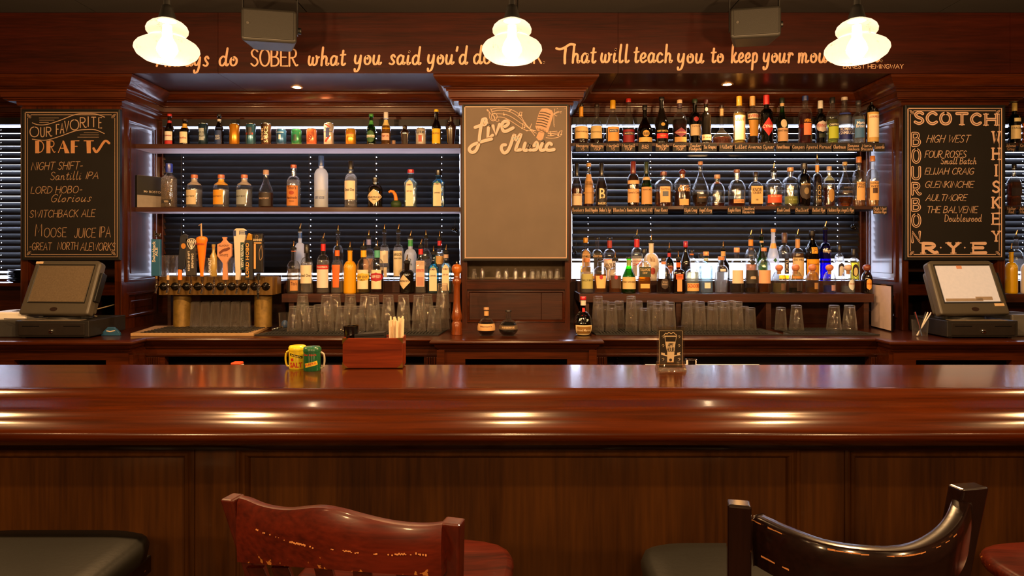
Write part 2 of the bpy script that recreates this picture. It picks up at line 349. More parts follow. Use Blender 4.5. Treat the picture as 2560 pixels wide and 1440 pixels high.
def line_px(mb, pts, Y, wpx, curve=True, det=6, vary=0):
    ribbon(mb, crom(pts, det) if curve and len(pts) > 2 else pts, wpx, lambda u, v: (X_(u, Y), Y, Z_(v, Y)), vary); return mb
def poly_px(mb, pts, Y): mb.add([(X_(u, Y), Y, Z_(v, Y)) for u, v in pts], [tuple(range(len(pts)))]); return mb
# ------------------------------------------------------------------ materials of the room
WX = wood('x'); WZ = wood('z'); WY = wood('y')
WBAR = wood('x', '190700', '4e1d00', .2, .26, .8, name='bar_top')
WPAN = wood('z', '1d0b01', '4c2b07', .38, .25, .55, name='veneer')
WDK = wood('x', '1c0905', '43200f', .5, .1, 1, name='dark_board')
UNDER_LIT = wood('x', '7c5248', 'b48a7c', .6, 0, 1, name='daylit_underside')  # daylight on the left shelf undersides, put into the board colour
WEDGE = wood('x', '200b05', '48200e', .5, .15, 1, name='shelf_wood')
CHALK = pm('c8a48c', .8, noise=.1, scale=300); CHALK2 = pm('a08268', .85, noise=.25, scale=260)
SLATE = pm('16120e', .8, noise=.2, scale=9, spec=.25); SLATE2 = pm('615346', .7, noise=.16, scale=7, bump=.1)
BLACK = pm('0b0a09', .5, noise=.2); BLKG = pm('0a0909', .12, noise=.1); RUB = pm('141210', .8, noise=.2)
STEEL = pm('c9c4bb', .16, 1, noise=.05); BRASS = pm('9a7836', .28, 1, noise=.25, scale=30, bump=.3); CHROME = pm('d6d2ca', .08, 1, noise=.03)
PLAST = pm('211f1b', .5, noise=.1); WHITE = pm('efe9df', .6, noise=.04)
PAINT = pm('1c1a18', .8, noise=.2, scale=6)
# ------------------------------------------------------------------ room shell
bx(-4.7, 4.7, -2.7, 4.6, -.05, 0).build('floor', wood('y', '1a0d07', '3a2012', .45, .1, .6, name='floorboards'), kind='structure')
ceil = empty('ceiling', (0, 0, 2.833), kind='structure')
bx(-4.7, 4.7, -2.7, 4.6, .012, .06).build('slab', PAINT, ceil)
TILE = pm('24211f', .75, noise=.15, scale=5)
for i in range(8):
    for j in range(4):
        x0 = -4.73+i*1.19; y0 = -2.3+j*1.55
        if y0+1.55 > 3.85: pass
        bx(x0+.004, x0+1.186, y0+.004, min(y0+1.546, 4.55), 0, .012).build('tile', TILE, ceil)
bx(-4.75, -4.7, -2.7, 4.6, 0, 2.85).build('wall_left', pm('3a1c10', .6), kind='structure')
bx(4.7, 4.75, -2.7, 4.6, 0, 2.85).build('wall_right', pm('3a1c10', .6), kind='structure')
bx(-4.7, 4.7, -2.75, -2.7, 0, 2.85).build('wall_front', pm('33200f', .6), kind='structure')
WY0, WY1 = 4.37, 4.45
SILL, HEAD = 1.288, 2.325
bays = [(-4.35, -2.93), (-2.275, -.32), (.365, 2.27), (2.94, 4.35)]
wb = MB(); wb.box(-4.7, 4.7, WY0, WY1, 0, SILL).box(-4.7, 4.7, WY0, WY1, HEAD, 2.85)
e = [-4.7]+[q for b in bays for q in b]+[4.7]
for i in range(0, len(e), 2): wb.box(e[i], e[i+1], WY0, WY1, SILL, HEAD)
wb.build('wall_back', WX, kind='structure')
GLAZ = thin('f4f8ff', .3, 0, .95)
for k, (a, b) in enumerate(bays):
    wn = empty('window_%d' % (k+1), ((a+b)/2, WY0, SILL), kind='structure')
    cx = (a+b)/2; h = HEAD-SILL; hw = (b-a)/2
    bx(-hw, hw, .055, .06, 0, h).build('pane', GLAZ, wn)
    m = MB(); m.frame(-hw, hw, 0, h, .05, [(0, 0), (0, .03), (.018, .03), (.018, 0)]); m.build('window_frame', WX, wn)
# header beam with the painted quotation
beam = empty('header_beam', (0, 3.8, 2.49), kind='structure')
ex = [-4.7, X_(545, 3.8), X_(1545, 3.8), X_(2525, 3.8), 4.7]
WBEAM = wood('x', '150502', '3a1206', .34, .15, .8, name='beam')
for i in range(4): bx(ex[i]+.001, ex[i+1]-.001, 0, .57, 0, .343).build('board', WBEAM, beam)
bx(-4.7, 4.7, -.003, .004, .343, .352).build('bead', WBEAM, beam)
qm = MB(); QY = 3.7985
for (s, a, b, yb, cp) in [('Always', 392, 521, 165, 41), ('do', 548, 593, 164, 41), ('what', 771, 862, 163, 42), ('you', 886, 952, 161, 42), ('said', 973, 1050, 161, 41),
        ("you'd", 1069, 1167, 160, 42), ('do', 1184, 1226, 159, 42), ('will', 1502, 1571, 156, 42), ('teach', 1584, 1679, 156, 42),
        ('you', 1694, 1758, 157, 42), ('to', 1777, 1808, 156, 40), ('keep', 1828, 1893, 156, 42), ('your', 1908, 1981, 156, 42), ('mouth', 1995, 2106, 156, 42), ('shut.', 2122, 2206, 154, 40)]:
    write_px(qm, s, a, b, yb, cp, QY, 5.6, det=6, slant=.06, vary=.35)
write_px(qm, 'SOBER', 628, 743, 165, 42, QY, 4.6, vary=.3)
write_px(qm, 'DRUNK.', 1240, 1362, 158, 42, QY, 4.6, vary=.3)
line_px(qm, [(1391, 121), (1400, 123), (1412, 119), (1425, 111), (1437, 112)], QY, 6); line_px(qm, [(1414, 122), (1412, 140), (1412, 158)], QY, 6.5)
write_px(qm, 'hat', 1430, 1488, 157, 42, QY, 5.6, det=6, slant=.06, vary=.35)
write_px(qm, 'ERNEST HEMINGWAY', 2108, 2258, 171, 10, QY, 1.6)
qm.v = [(x, y-3.8, z-2.49) for x, y, z in qm.v]
qm.build('lettering', pm('c09a7c', .5, noise=.06), beam)
# crown moulding following the recesses and columns
PATH = [(-4.7, 4.37), (-2.88, 4.37), (-2.88, 3.95), (-2.30, 3.95), (-2.30, 4.37), (-.294, 4.37), (-.294, 3.95), (.341, 3.95), (.341, 4.37), (2.295, 4.37), (2.295, 3.95), (2.89, 3.95), (2.89, 4.37), (4.7, 4.37)]
CR = [(.15, 0), (.152, -.008), (.15, -.016), (.142, -.022), (.134, -.036), (.118, -.052), (.100, -.062), (.096, -.064), (.096, -.069), (.088, -.071), (.084, -.077), (.084, -.083), (.074, -.085), (.072, -.114), (.064, -.118), (.064, -.124), (.052, -.127), (.050, -.132), (.02, -.134), (.016, -.15), (.0, -.153)]
MB().sweep(PATH, [(a, 2.488+z) for a, z in CR]).build('trim_1', WX, smooth=SM, kind='structure')
# columns
def column(name, x0, x1, lab):
    c = empty(name, ((x0+x1)/2, 3.95, 1.02), kind='structure'); h = (x1-x0)/2
    T = lambda m: m.xf((-(x0+x1)/2, -3.95, -1.02))
    lo = 1.433
    T(MB().box(x0, x1, 3.95, 4.37, lo, 2.487)).build('body', WZ, c)
    T(MB().box(x0, x0+.035, 3.95, 4.37, 1.02, lo)).build('side_panel', WZ, c)
    T(MB().box(x1-.035, x1, 3.95, 4.37, 1.02, lo)).build('side_panel', WZ, c)
    T(MB().box(x0+.035, x1-.035, 4.33, 4.37, 1.02, lo)).build('back_panel', WDK, c)
    for side, X in ((-1, x0), (1, x1)):
        for (z0, z1) in ((1.09, 1.235), (1.30, 2.28)):
            m = MB(); pr = [(0, 0), (0, .012), (.012, .014), (.02, .006), (.026, .003)]
            m.frame(4.0, 4.33, z0, z1, X, pr, 'x+' if side > 0 else 'x-')
            T(m).build('moulding', WZ, c, smooth=SM)
            T(MB().box(X-.004 if side < 0 else X-.001, X+.001 if side < 0 else X+.004, 4.05, 4.28, z0+.05, z1-.05)).build('raised_panel', WZ, c, bevel=.003)
        T(MB().box(X-.006 if side < 0 else X, X if side < 0 else X+.006, 3.944, 3.975, 1.02, 2.33)).build('corner_bead', WZ, c, bevel=.003)
    return c, T
colL, TL = column('column', -2.88, -2.30, ''); colR, TR = column('column.001', 2.295, 2.89, '')
for c, T, x0, x1 in ((colL, TL, -2.88, -2.30), (colR, TR, 2.295, 2.89)):
    T(MB().box(x0+.035, x1-.035, 3.955, 4.33, 1.262, 1.288)).build('shelf', WX, c)
    T(MB().box(x0+.035, x1-.035, 3.952, 3.97, 1.225, 1.262)).build('rail', WX, c)
    T(MB().box((x0+x1)/2-.01, (x0+x1)/2+.01, 3.96, 4.33, 1.02, 1.225)).build('divider', WZ, c)
# centre column
cc = empty('column.002', (.0235, 3.95, 1.02), kind='structure'); T = lambda m: m.xf((-.0235, -3.95, -1.02))
x0, x1 = -.294, .341
T(MB().box(x0, x1, 3.95, 4.37, Z_(652, 3.95), 2.487)).build('body', WZ, cc)
T(MB().box(x0, x1, 3.97, 4.37, 1.02, Z_(703, 3.95))).build('body', WX, cc)
T(MB().box(x0, x0+.03, 3.95, 4.2, 1.02, Z_(652, 3.95))).build('stile', WZ, cc); T(MB().box(x1-.03, x1, 3.95, 4.2, 1.02, Z_(652, 3.95))).build('stile', WZ, cc)
T(MB().box(x0+.03, x1-.03, 4.15, 4.2, Z_(703, 3.95), Z_(652, 3.95))).build('back_panel', pm('7a6a54', .7), cc)
T(MB().box(x0+.03, x1-.03, 3.945, 4.15, Z_(704, 3.95), Z_(699, 3.95))).build('shelf', WX, cc)
T(MB().box(x0+.03, x1-.03, 3.95, 3.972, Z_(724, 3.95), Z_(704, 3.95))).build('rail', WX, cc)
T(MB().box(x0+.03, x1-.03, 3.95, 3.972, 1.02, Z_(808, 3.95))).build('rail', WX, cc)
xa, xb = X_(1168, 3.95), X_(1412, 3.95)
T(MB().box(xa+.012, X_(1353, 3.95), 3.962, 3.972, Z_(800, 3.95), Z_(733, 3.95))).build('panel', WDK, cc, bevel=.002)
T(MB().box(X_(1354, 3.95), xb-.012, 3.962, 3.972, Z_(800, 3.95), Z_(733, 3.95))).build('panel', WDK, cc, bevel=.002)
T(MB().frame(xa, xb, Z_(806, 3.95), Z_(727, 3.95), 3.966, [(0, 0), (0, .012), (.008, .013), (.014, .004)])).build('moulding', WX, cc, smooth=SM)
for X in (x0, x1):
    m = MB(); m.frame(4.0, 4.33, 1.30, 2.28, X, [(0, 0), (0, .012), (.012, .014), (.02, .006), (.026, .003)], 'x+' if X > 0 else 'x-'); T(m).build('moulding', WZ, cc, smooth=SM)

# ------------------------------------------------------------------ blinds
SLATM = pm('0f0d0f', .48, noise=.15, scale=12, spec=.3)
def blind(x0, x1, ztop, zbot, th, cords, lab, rail_top=2.30):
    b = empty('window_blind', ((x0+x1)/2, 4.345, ztop), lab, 'blind'); cx = (x0+x1)/2; hw = (x1-x0)/2
    bx(-hw, hw, -.03, .02, rail_top-ztop, rail_top-ztop+.045).build('head_rail', SLATM, b)
    n = int((ztop-zbot)/.0404); W = .05; me = None; cs = sorted(c-cx for c in cords)
    edges = [-hw]; 
    for c in cs: edges += [c-.003, c+.003]
    edges.append(hw)
    for k in range(n):
        z = -.02-k*.0404
        if me is None:
            m = MB(); t = radians(th)
            def q(x, u, o=0): # u across the slat, crown lifts the middle
                cr = .0035*(1-(2*u/W)**2)+o
                return (x, u*cos(t)-cr*sin(t)*0-cr*sin(t)*0+(-cr*sin(t)), u*sin(t)+cr*cos(t))
            us = [-W/2, -W/4, -.004, .004, W/4, W/2]
            for o in (0, .0022):
                for i in range(5):
                    xs = [(-hw, hw)] if i != 2 else [(edges[j], edges[j+1]) for j in range(0, len(edges), 2)]
                    for (a, c) in xs:
                        m.add([q(a, us[i], o), q(c, us[i], o), q(c, us[i+1], o), q(a, us[i+1], o)], [(0, 1, 2, 3)])
            o = m.build('slat', SLATM, b, smooth=SM); me = o.data
        else:
            o = bpy.data.objects.new('slat', me); COL.objects.link(o); o.parent = b
        o.location = (random.uniform(-.002, .002), 0, z); o.rotation_euler = (radians(random.uniform(-1.2, 1.2)), radians(random.uniform(-.06, .06)), 0)
    zb = -.02-n*.0404
    bx(-hw, hw, -.022, .022, zb-.006, zb+.008).build('bottom_rail', SLATM, b)
    for c in cs:
        for dy in (-.026, ):
            MB().tube([(c, dy, .01), (c, dy, zb)], .0009, 5).build('cord', pm('3a3630', .8), b)
    return b
radians = math.radians
blind(X_(412, 4.345), X_(1149, 4.345), 2.272, 1.325, -55, [X_(q, 4.345) for q in (458, 776, 941, 1104)], 'closed dark blind behind the beer cans and vodka shelves', 2.287)
blind(X_(1430, 4.345), X_(2146, 4.345), 2.285, 1.405, 57, [X_(q, 4.345) for q in (1470, 1626, 1937, 2093)], 'half-open dark blind behind the whiskey shelves')
blind(-4.34, -2.95, 2.285, 1.345, 54, [-4.0, -3.3], 'dark blind in the window beside the draft beer chalkboard')
blind(2.97, 4.34, 2.285, 1.345, 54, [3.3, 4.0], 'dark blind in the window beyond the whiskey chalkboard')
# blind tassels
for (px, py, lab, z1) in [(1137, 578, 'dark bead blind pull hanging beside the centre column on the vodka side', 537), (2134, 572, 'dark bead blind pull hanging near the end of the whiskey shelves', 537), (1439, 635, 'single small blind pull hanging just past the chalkboard for music', 537)]:
    t = empty('blind_pull', P(px, py, 4.3), lab, 'blind pull')
    for k in range(4 if px != 1439 else 1):
        a = k*1.6; q = (.011*cos(a) if px != 1439 else 0, .004*sin(a), .004*k)
        MB().lathe([(.0005, .02), (.006, .014), (.009, .004), (.009, -.002), (.004, -.008)], 10, q).build('bead', BLKG, t, smooth=1)
    MB().tube([(0, 0, .015), (0.004, .0, .09)], .0011, 5).build('cord', BLACK, t)

# ------------------------------------------------------------------ counter of the back bar
cn = empty('back_counter', (0, 3.6, 0), 'long mahogany counter under the bottle shelves with stepped front', 'counter')
CP = [(-4.68, 3.52), (-2.01, 3.52), (-2.01, 3.655), (-.375, 3.655), (-.375, 3.55), (.425, 3.55), (.425, 3.655), (2.0, 3.655), (2.0, 3.52), (4.68, 3.52)]
def offs(path, d):
    return [(x, y-d) for x, y in path]
T = lambda m: m.xf((0, -3.6, 0))
poly = [(x, y-.02) for x, y in CP]+[(4.68, 4.36), (-4.68, 4.36)]
T(MB().prism(poly, 'z', .985, 1.0195)).build('countertop', WX, cn)
PR = [(.0, 1.0198), (.042, 1.0198), (.052, 1.016), (.055, 1.009), (.052, 1.002), (.042, .998), (.034, .996), (.03, .985), (.018, .972), (.012, .968), (.012, .962), (0, .958)]
T(MB().sweep(CP, PR)).build('edge_moulding', WX, cn, smooth=SM)
body = MB(); 
# face frame pieces, openings and reeded pilasters
secs = [(-4.68, -2.01, 3.52, [(-2.62, -2.12)], (-4.5, -3.0)), ]
def face(x0, x1, yf, op):
    """solid rail above a band of openings; op = list of (a, b) opening spans"""
    body.box(x0, x1, yf, yf+.04, .914, .965)
    xs = [x0]+[q for o in op for q in o]+[x1]
    for i in range(0, len(xs), 2): body.box(xs[i], xs[i+1], yf, yf+.04, .1, .914)
    body.box(x0, x1, yf, yf+.04, .05, .2)
face(-4.68, -2.01, 3.52, [(-4.4, -3.1), (X_(35, 3.52), X_(265, 3.52))]); face(-2.01, -.375, 3.655, [(X_(412, 3.655), X_(1060, 3.655))])
face(-.375, .425, 3.55, [(X_(1163, 3.55), X_(1418, 3.55))]); face(.425, 2.0, 3.655, [(X_(1518, 3.655), X_(2172, 3.655))])
face(2.0, 4.68, 3.52, [(X_(2290, 3.52), X_(2530, 3.52)), (3.1, 4.4)])
for x in (-2.01, -.375, .425, 2.0): body.box(x-.02, x+.02, 3.53, 3.7, .05, .965)
T(body).build('face_frame', WX, cn)
T(MB().box(-4.68, 4.68, 4.0, 4.03, .05, .985)).build('back_panel', pm('140a06', .8), cn)
T(MB().box(-4.68, 4.68, 3.7, 4.36, 0, .1)).build('plinth', pm('140a06', .8), cn)
for (a, b, yf) in [(-2.0, -.39, 3.655), (.44, 1.99, 3.655)]:
    rl = MB(); rl.box(a, b, yf-.008, yf, .913, .922); rl.box(a, b, yf-.014, yf, .922, .928)
    T(rl).build('bead_rail', WX, cn, bevel=.002)
fl = MB()
for (pa, pb, yf) in [(320, 400, 3.655), (1066, 1118, 3.655), (1466, 1514, 3.655), (2176, 2232, 3.655)]:
    a, b = X_(pa, yf), X_(pb, yf); n = max(4, int((b-a)/.012)); d = (b-a)/n
    for k in range(n): fl.box(a+k*d+.002, a+(k+1)*d-.002, yf-.007, yf, .3, .908)
T(fl).build('reeded_strip', WZ, cn, bevel=.002)

# ------------------------------------------------------------------ front bar
bar = empty('front_bar', (0, 2.2, 0), 'long polished mahogany bar with padded-shape rail in the foreground', 'bar')
T = lambda m: m.xf((0, -2.2, 0))
T(MB().box(-4.5, 4.5, 2.03, 2.445, 1.03, 1.07)).build('bar_top', WBAR, bar, bevel=.004)
RP = [(2.04, 1.0702), (2.026, 1.0714), (2.012, 1.0742), (2.0, 1.0766), (1.989, 1.0766), (1.980, 1.0738), (1.972, 1.0690), (1.963, 1.0640), (1.948, 1.0585), (1.922, 1.0525), (1.89, 1.0475), (1.866, 1.0428), (1.852, 1.0386), (1.843, 1.0336), (1.835, 1.0290), (1.823, 1.0252), (1.813, 1.0216), (1.805, 1.0170), (1.797, 1.0120),
      (1.788, 1.0065), (1.781, 1.0), (1.778, .992), (1.780, .984), (1.788, .976), (1.80, .967), (1.825, .955), (1.86, .945), (1.90, .938), (1.94, .932), (1.965, .925), (1.97, .917), (1.97, .90), (2.05, .90), (2.05, 1.03), (2.04, 1.035)]
rail = MB(); n = len(RP); NX = 90
for i in range(NX+1):
    x = -4.5+9*i/NX
    for (y, z) in RP:
        k = max(0, 1-abs(y-1.93)/.17)
        rail.v.append((x, y+.0025*k*sin(x*2.9+1), z+.0014*k*sin(x*4.3)))
for i in range(NX):
    for k in range(n): a = i*n+k; b = i*n+(k+1) % n; rail.f.append((a, b, b+n, a+n))
rail.f += [tuple(range(n)), tuple(reversed([NX*n+k for k in range(n)]))]
T(rail).build('rail', WBAR, bar, smooth=math.radians(60))
T(MB().box(-4.5, 4.5, 2.0, 2.38, .02, 1.03)).build('body', WPAN, bar)
PN = [(-2.3, -.935), (-.813, .849), (.98, 2.6)]
fr = MB(); fr.box(-4.5, 4.5, 1.98, 2.0, .905, .93); fr.box(-4.5, 4.5, 1.98, 2.0, .02, .14)
xs = [-4.5]+[q for p in PN for q in p]+[4.5]
for i in range(0, len(xs), 2): fr.box(xs[i], xs[i+1], 1.981, 2.0, .14, .905)
T(fr).build('face_frame', WPAN, bar)
for a, b in PN:
    T(MB().box(a+.02, b-.02, 1.994, 2.0, .16, .89)).build('panel', WPAN, bar)
    T(MB().frame(a, b, .14, .908, 1.98, [(0, -.01), (0, .004), (.006, .009), (.012, .007), (.016, .0), (.024, -.003), (.028, .001), (.034, -.004), (.037, -.014)])).build('moulding', WX if 0 else WPAN, bar, smooth=SM)
T(MB().tube([(-4.5, 1.84, .2), (4.5, 1.84, .2)], .022, 12)).build('foot_rail', BRASS, bar, smooth=1)
for x in (-3.2, -1.6, 0, 1.6, 3.2): T(MB().tube([(x, 1.84, .2), (x, 1.99, .2)], .012, 8)).build('rail_bracket', BRASS, bar, smooth=1)
# under-bar station behind the bar
st = empty('work_station', (0, 2.7, 0), 'steel work station with white edge standing behind the bar', 'counter')
T = lambda m: m.xf((0, -2.7, 0))
T(MB().box(-.9, 1.3, 2.46, 2.80, .85, .975)).build('basin', STEEL, st, bevel=.004)
for x in (-.85, 1.22):
    for y in (2.5, 2.75): T(MB().box(x, x+.04, y, y+.03, 0, .86)).build('leg', STEEL, st)
T(MB().box(X_(1618, 2.62), X_(1906, 2.62), 2.58, 2.66, .99, Z_(913, 2.64))).build('white_edge_strip', pm('d9d6d8', .3), st, label='white plastic edge strip')
T(MB().box(X_(1640, 2.62), X_(1880, 2.62), 2.59, 2.65, .975, .99)).build('strip_support', STEEL, st)

# ------------------------------------------------------------------ shelves
TAGM = pm('15120f', .7); TAGC = pm('b89478', .7)
def shelf(x0, x1, y0, y1, zt, th, lab, tags=(), ty=None, mat=None):
    s = empty('bottle_shelf', ((x0+x1)/2, y0, zt-th), lab, 'shelf'); T = lambda m: m.xf((-(x0+x1)/2, -y0, -(zt-th)))
    T(MB().box(x0, x1, y0+(0 if mat else .012), y1, zt-th, zt)).build('board', mat or UNDER_LIT, s, bevel=.0015)
    if not mat: T(MB().box(x0, x1, y0, y0+.012, zt-th-.0005, zt+.0005)).build('front_edge', WEDGE, s, bevel=.0015)  # front face split off so it keeps the darker wood colour
    if ty is not None:
        for (cx, wd, l1, l2) in tags:
            Y = y0-.004
            g = T(MB().box(X_(cx-wd/2, Y), X_(cx+wd/2, Y), Y, Y+.003, Z_(ty[1]+random.uniform(-.6, .6), Y), Z_(ty[0], Y))).build('shelf_tag', TAGM, s)
            m = MB(); h = ty[1]-ty[0]
            for k, tx in enumerate([t for t in (l1, l2) if t]):
                cp = h*(.36 if l2 else .44); yb = ty[0]+(h*.46 if (l2 and k == 0) else h*.88 if l2 else h*.66)
                tw = min(wd-3, len(tx)*cp*.62)
                write_px(m, tx, cx-tw/2, cx+tw/2, yb, cp, Y-.0008, .95, slant=.1, det=2, track=.14)
            T(m).build('lettering', TAGC, g)
            g2 = s.children[-1] if False else None
    return s
S1 = [(1456, 33, 'Hennessy', 'VS'), (1493, 34, 'Hennessey', 'VSOP'), (1532, 33, 'Martell', 'VS'), (1571, 34, 'Martell', 'VSOP'), (1613, 34, 'B&B', ''), (1656, 34, 'Remy Martin', 'VSOP'), (1699, 34, 'Courvoisier', 'VSOP'), (1738, 33, 'Taylor', 'Fladgate'), (1775, 34, 'Six Grapes', ''), (1815, 34, 'Willett', ''), (1852, 31, 'Lillet', ''), (1887, 36, 'Averna', ''), (1921, 30, 'Cynar', ''), (1958, 34, 'Fernet-Branca', ''), (1996, 33, 'Campari', ''), (2030, 32, 'Aperol', ''), (2063, 32, 'Pernod', ''), (2099, 33, 'Chartreuse', ''), (2133, 33, 'Romana', 'Sambuca'), (2167, 32, 'Marie', 'Brizzard'), (2199, 26, 'Luxardo', '')]
S2 = [(1445, 32, 'Bookers', ''), (1479, 34, 'Basil Hayden', ''), (1513, 32, "Baker's 7yr", ''), (1549, 34, "Blanton's", ''), (1583, 33, "Rowan's Creek", ''), (1616, 32, "Noah's Mill", ''), (1653, 34, 'Four Roses', ''), (1727, 34, 'Elijah Craig', ''), (1764, 34, "Angel's Envy", ''), (1836, 34, 'Eagle Rare', ''), (1871, 32, 'Woodford', 'Reserve'), (1959, 34, 'Knob Creek', ''), (2005, 34, 'Bulliet', ''), (2047, 34, 'Bulliet Rye', ''), (2085, 34, 'Michters Rye', ''), (2119, 34, "Angel's Rye", ''), (2200, 34, 'High West', 'Double Rye')]
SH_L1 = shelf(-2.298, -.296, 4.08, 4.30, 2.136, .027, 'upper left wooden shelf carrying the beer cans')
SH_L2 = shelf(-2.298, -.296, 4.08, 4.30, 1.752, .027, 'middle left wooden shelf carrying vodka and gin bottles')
SH_R1 = shelf(.343, X_(2212, 4.08), 4.08, 4.30, 2.143, .02, 'upper right shelf with cognac bottles and chalked tags', S1, (358, 378), WDK)
SH_R2 = shelf(.343, X_(2212, 4.08), 4.08, 4.30, 1.759, .02, 'middle right shelf with bourbon bottles and chalked tags', S2, (516, 535), WDK)
SH_O1 = shelf(2.895, 3.95, 4.08, 4.30, 2.143, .02, 'short upper shelf in the bay beyond the whiskey chalkboard', [(2527, 26, 'Johnnie', 'Gray'), (2562, 30, 'Crown', '12')], (358, 378), WDK)
SH_O2 = shelf(2.895, 3.95, 4.08, 4.30, 1.759, .02, 'short middle shelf in the bay beyond the whiskey chalkboard', [(2528, 24, 'Walker', 'Red'), (2562, 30, 'Johnnie', 'Walker'), ], (516, 535), WDK)
def riser(xa, xb, sup, lab, tier, y0=4.0):
    s = empty('speed_shelf', ((xa+xb)/2, y0, 1.0195), lab, 'shelf'); T = lambda m: m.xf((-(xa+xb)/2, -y0, -1.0195))
    T(MB().box(xa, xb, y0, 4.33, 1.23-.05, 1.23)).build('board', WEDGE, s, bevel=.0015)
    T(MB().box(tier[0], tier[1], 4.20, 4.33, 1.23, 1.30)).build('back_step', WEDGE, s)
    for a in sup: T(MB().box(a, a+.03, y0+.02, 4.33, 1.0195, 1.18)).build('support', WDK, s)
    T(MB().box(xa, xb, 4.31, 4.33, 1.0195, 1.18)).build('back_panel', WX, s)
    return s
SH_L3 = riser(X_(704, 4.0), X_(1134, 4.0), [X_(722, 4.02), X_(1128, 4.02)-.03], 'low stepped shelf holding the vodka and gin bottles with pourers', (X_(708, 4.15), X_(1140, 4.15)))
SH_R3 = riser(X_(1448, 4.0), X_(2185, 4.0), [X_(1460, 4.02), X_(1690, 4.02), X_(1915, 4.02), X_(2172, 4.02)-.03], 'low stepped shelf holding the whiskey and tequila bottles', (X_(1446, 4.15), X_(2170, 4.15)))
SH_O3 = riser(2.895, 3.9, [2.9, 3.85], 'low shelf at the edge with the yellow bottle', (2.9, 3.88))
# ------------------------------------------------------------------ printed lettering (built-in font) wrapped onto surfaces
TX = {}
def tmesh(s, bold=0):
    if (s, bold) in TX: return TX[(s, bold)]
    c = bpy.data.curves.new('t', 'FONT'); c.body = s; c.size = 1; c.resolution_u = 2; c.offset = bold; c.fill_mode = 'FRONT'
    o = bpy.data.objects.new('t', c); me = bpy.data.meshes.new_from_object(o)
    v = [tuple(q.co) for q in me.vertices]; f = [tuple(p.vertices) for p in me.polygons]
    bpy.data.objects.remove(o); bpy.data.meshes.remove(me); bpy.data.curves.remove(c)
    if not v: v = [(0, 0, 0)]
    x0 = min(q[0] for q in v); x1 = max(q[0] for q in v); y0 = min(q[1] for q in v); y1 = max(q[1] for q in v)
    v = [((q[0]-(x0+x1)/2), q[1]-y0) for q in v]
    TX[(s, bold)] = (v, f, x1-x0, y1-y0); return TX[(s, bold)]
def put_text(mb, s, cu, v0, wd, h, put, bold=.01, vert=0):
    """text centred at cu, baseline v0, fitted to width wd and cap height h"""
    v, f, W, H = tmesh(s, bold); sx = wd/W; sy = h/H
    if vert: pts = [put(cu-(q[1]-H/2)*sy*vert, v0+q[0]*sx*vert) for q in v]
    else: pts = [put(cu+q[0]*sx, v0+q[1]*sy) for q in v]
    mb.add(pts, f); return mb
SHP = { # body end, shoulder end, base taper, neck ratio, squareness, depth, shoulder curve (0 S, 1 round, 2 straight)
 'std': (.60, .74, 1, .36, 0, 1, 1), 'beer': (.48, .76, 1, .40, 0, 1, 0), 'stub': (.56, .74, 1, .42, 0, 1, 0), 'wine': (.60, .73, 1, .38, 0, 1, 1), 'slope': (.40, .80, 1, .34, 0, 1, 0),
 'apoth': (.62, .77, 1, .42, 0, 1, 1), 'pear': (.32, .72, .96, .27, 0, 1, 0), 'tear': (.34, .80, .72, .24, 0, 1, 0), 'square': (.62, .72, 1, .38, 1, .9, 1), 'flask': (.56, .72, .92, .30, .7, .6, 1),
 'bell': (.50, .76, 1, .34, .25, 1, 1), 'round': (.30, .62, .55, .26, 0, 1, 1), 'pot': (.16, .46, 1, .17, 0, 1, 0), 'monk': (.58, .84, .92, .36, 0, 1, 0), 'tall': (.64, .76, 1, .34, 0, 1, 1),
 'broad': (.50, .72, .95, .30, 0, 1, 1), 'sqs': (.66, .78, 1, .44, 1, .9, 2), 'skit': (.62, .76, .86, .42, 0, 1, 1)}
GLS = {'c': lambda: thin('f6f6f2'), 'g': lambda: thin('4fb02c', .6, dens=.35), 'dg': lambda: thin('2c4a1c', .6, dens=.3), 'b': lambda: thin('7a3c10', .6, dens=.25), 'db': lambda: thin('3c1c0a', .6, dens=.3),
       'u': lambda: thin('2238c8', .6, dens=.5), 'a': lambda: thin('8fd6e6', .7, dens=.5), 'k': lambda: pm('100c08', .06, noise=.2, coat=1), 'f': lambda: thin('dfe6ee', .3, .25, .8, frost=.72), 'la': lambda: thin('dceef0', .7)}
PAPER = {}
def label_color(c): return pm(c, .6, noise=.05, scale=60)
PLACED = []
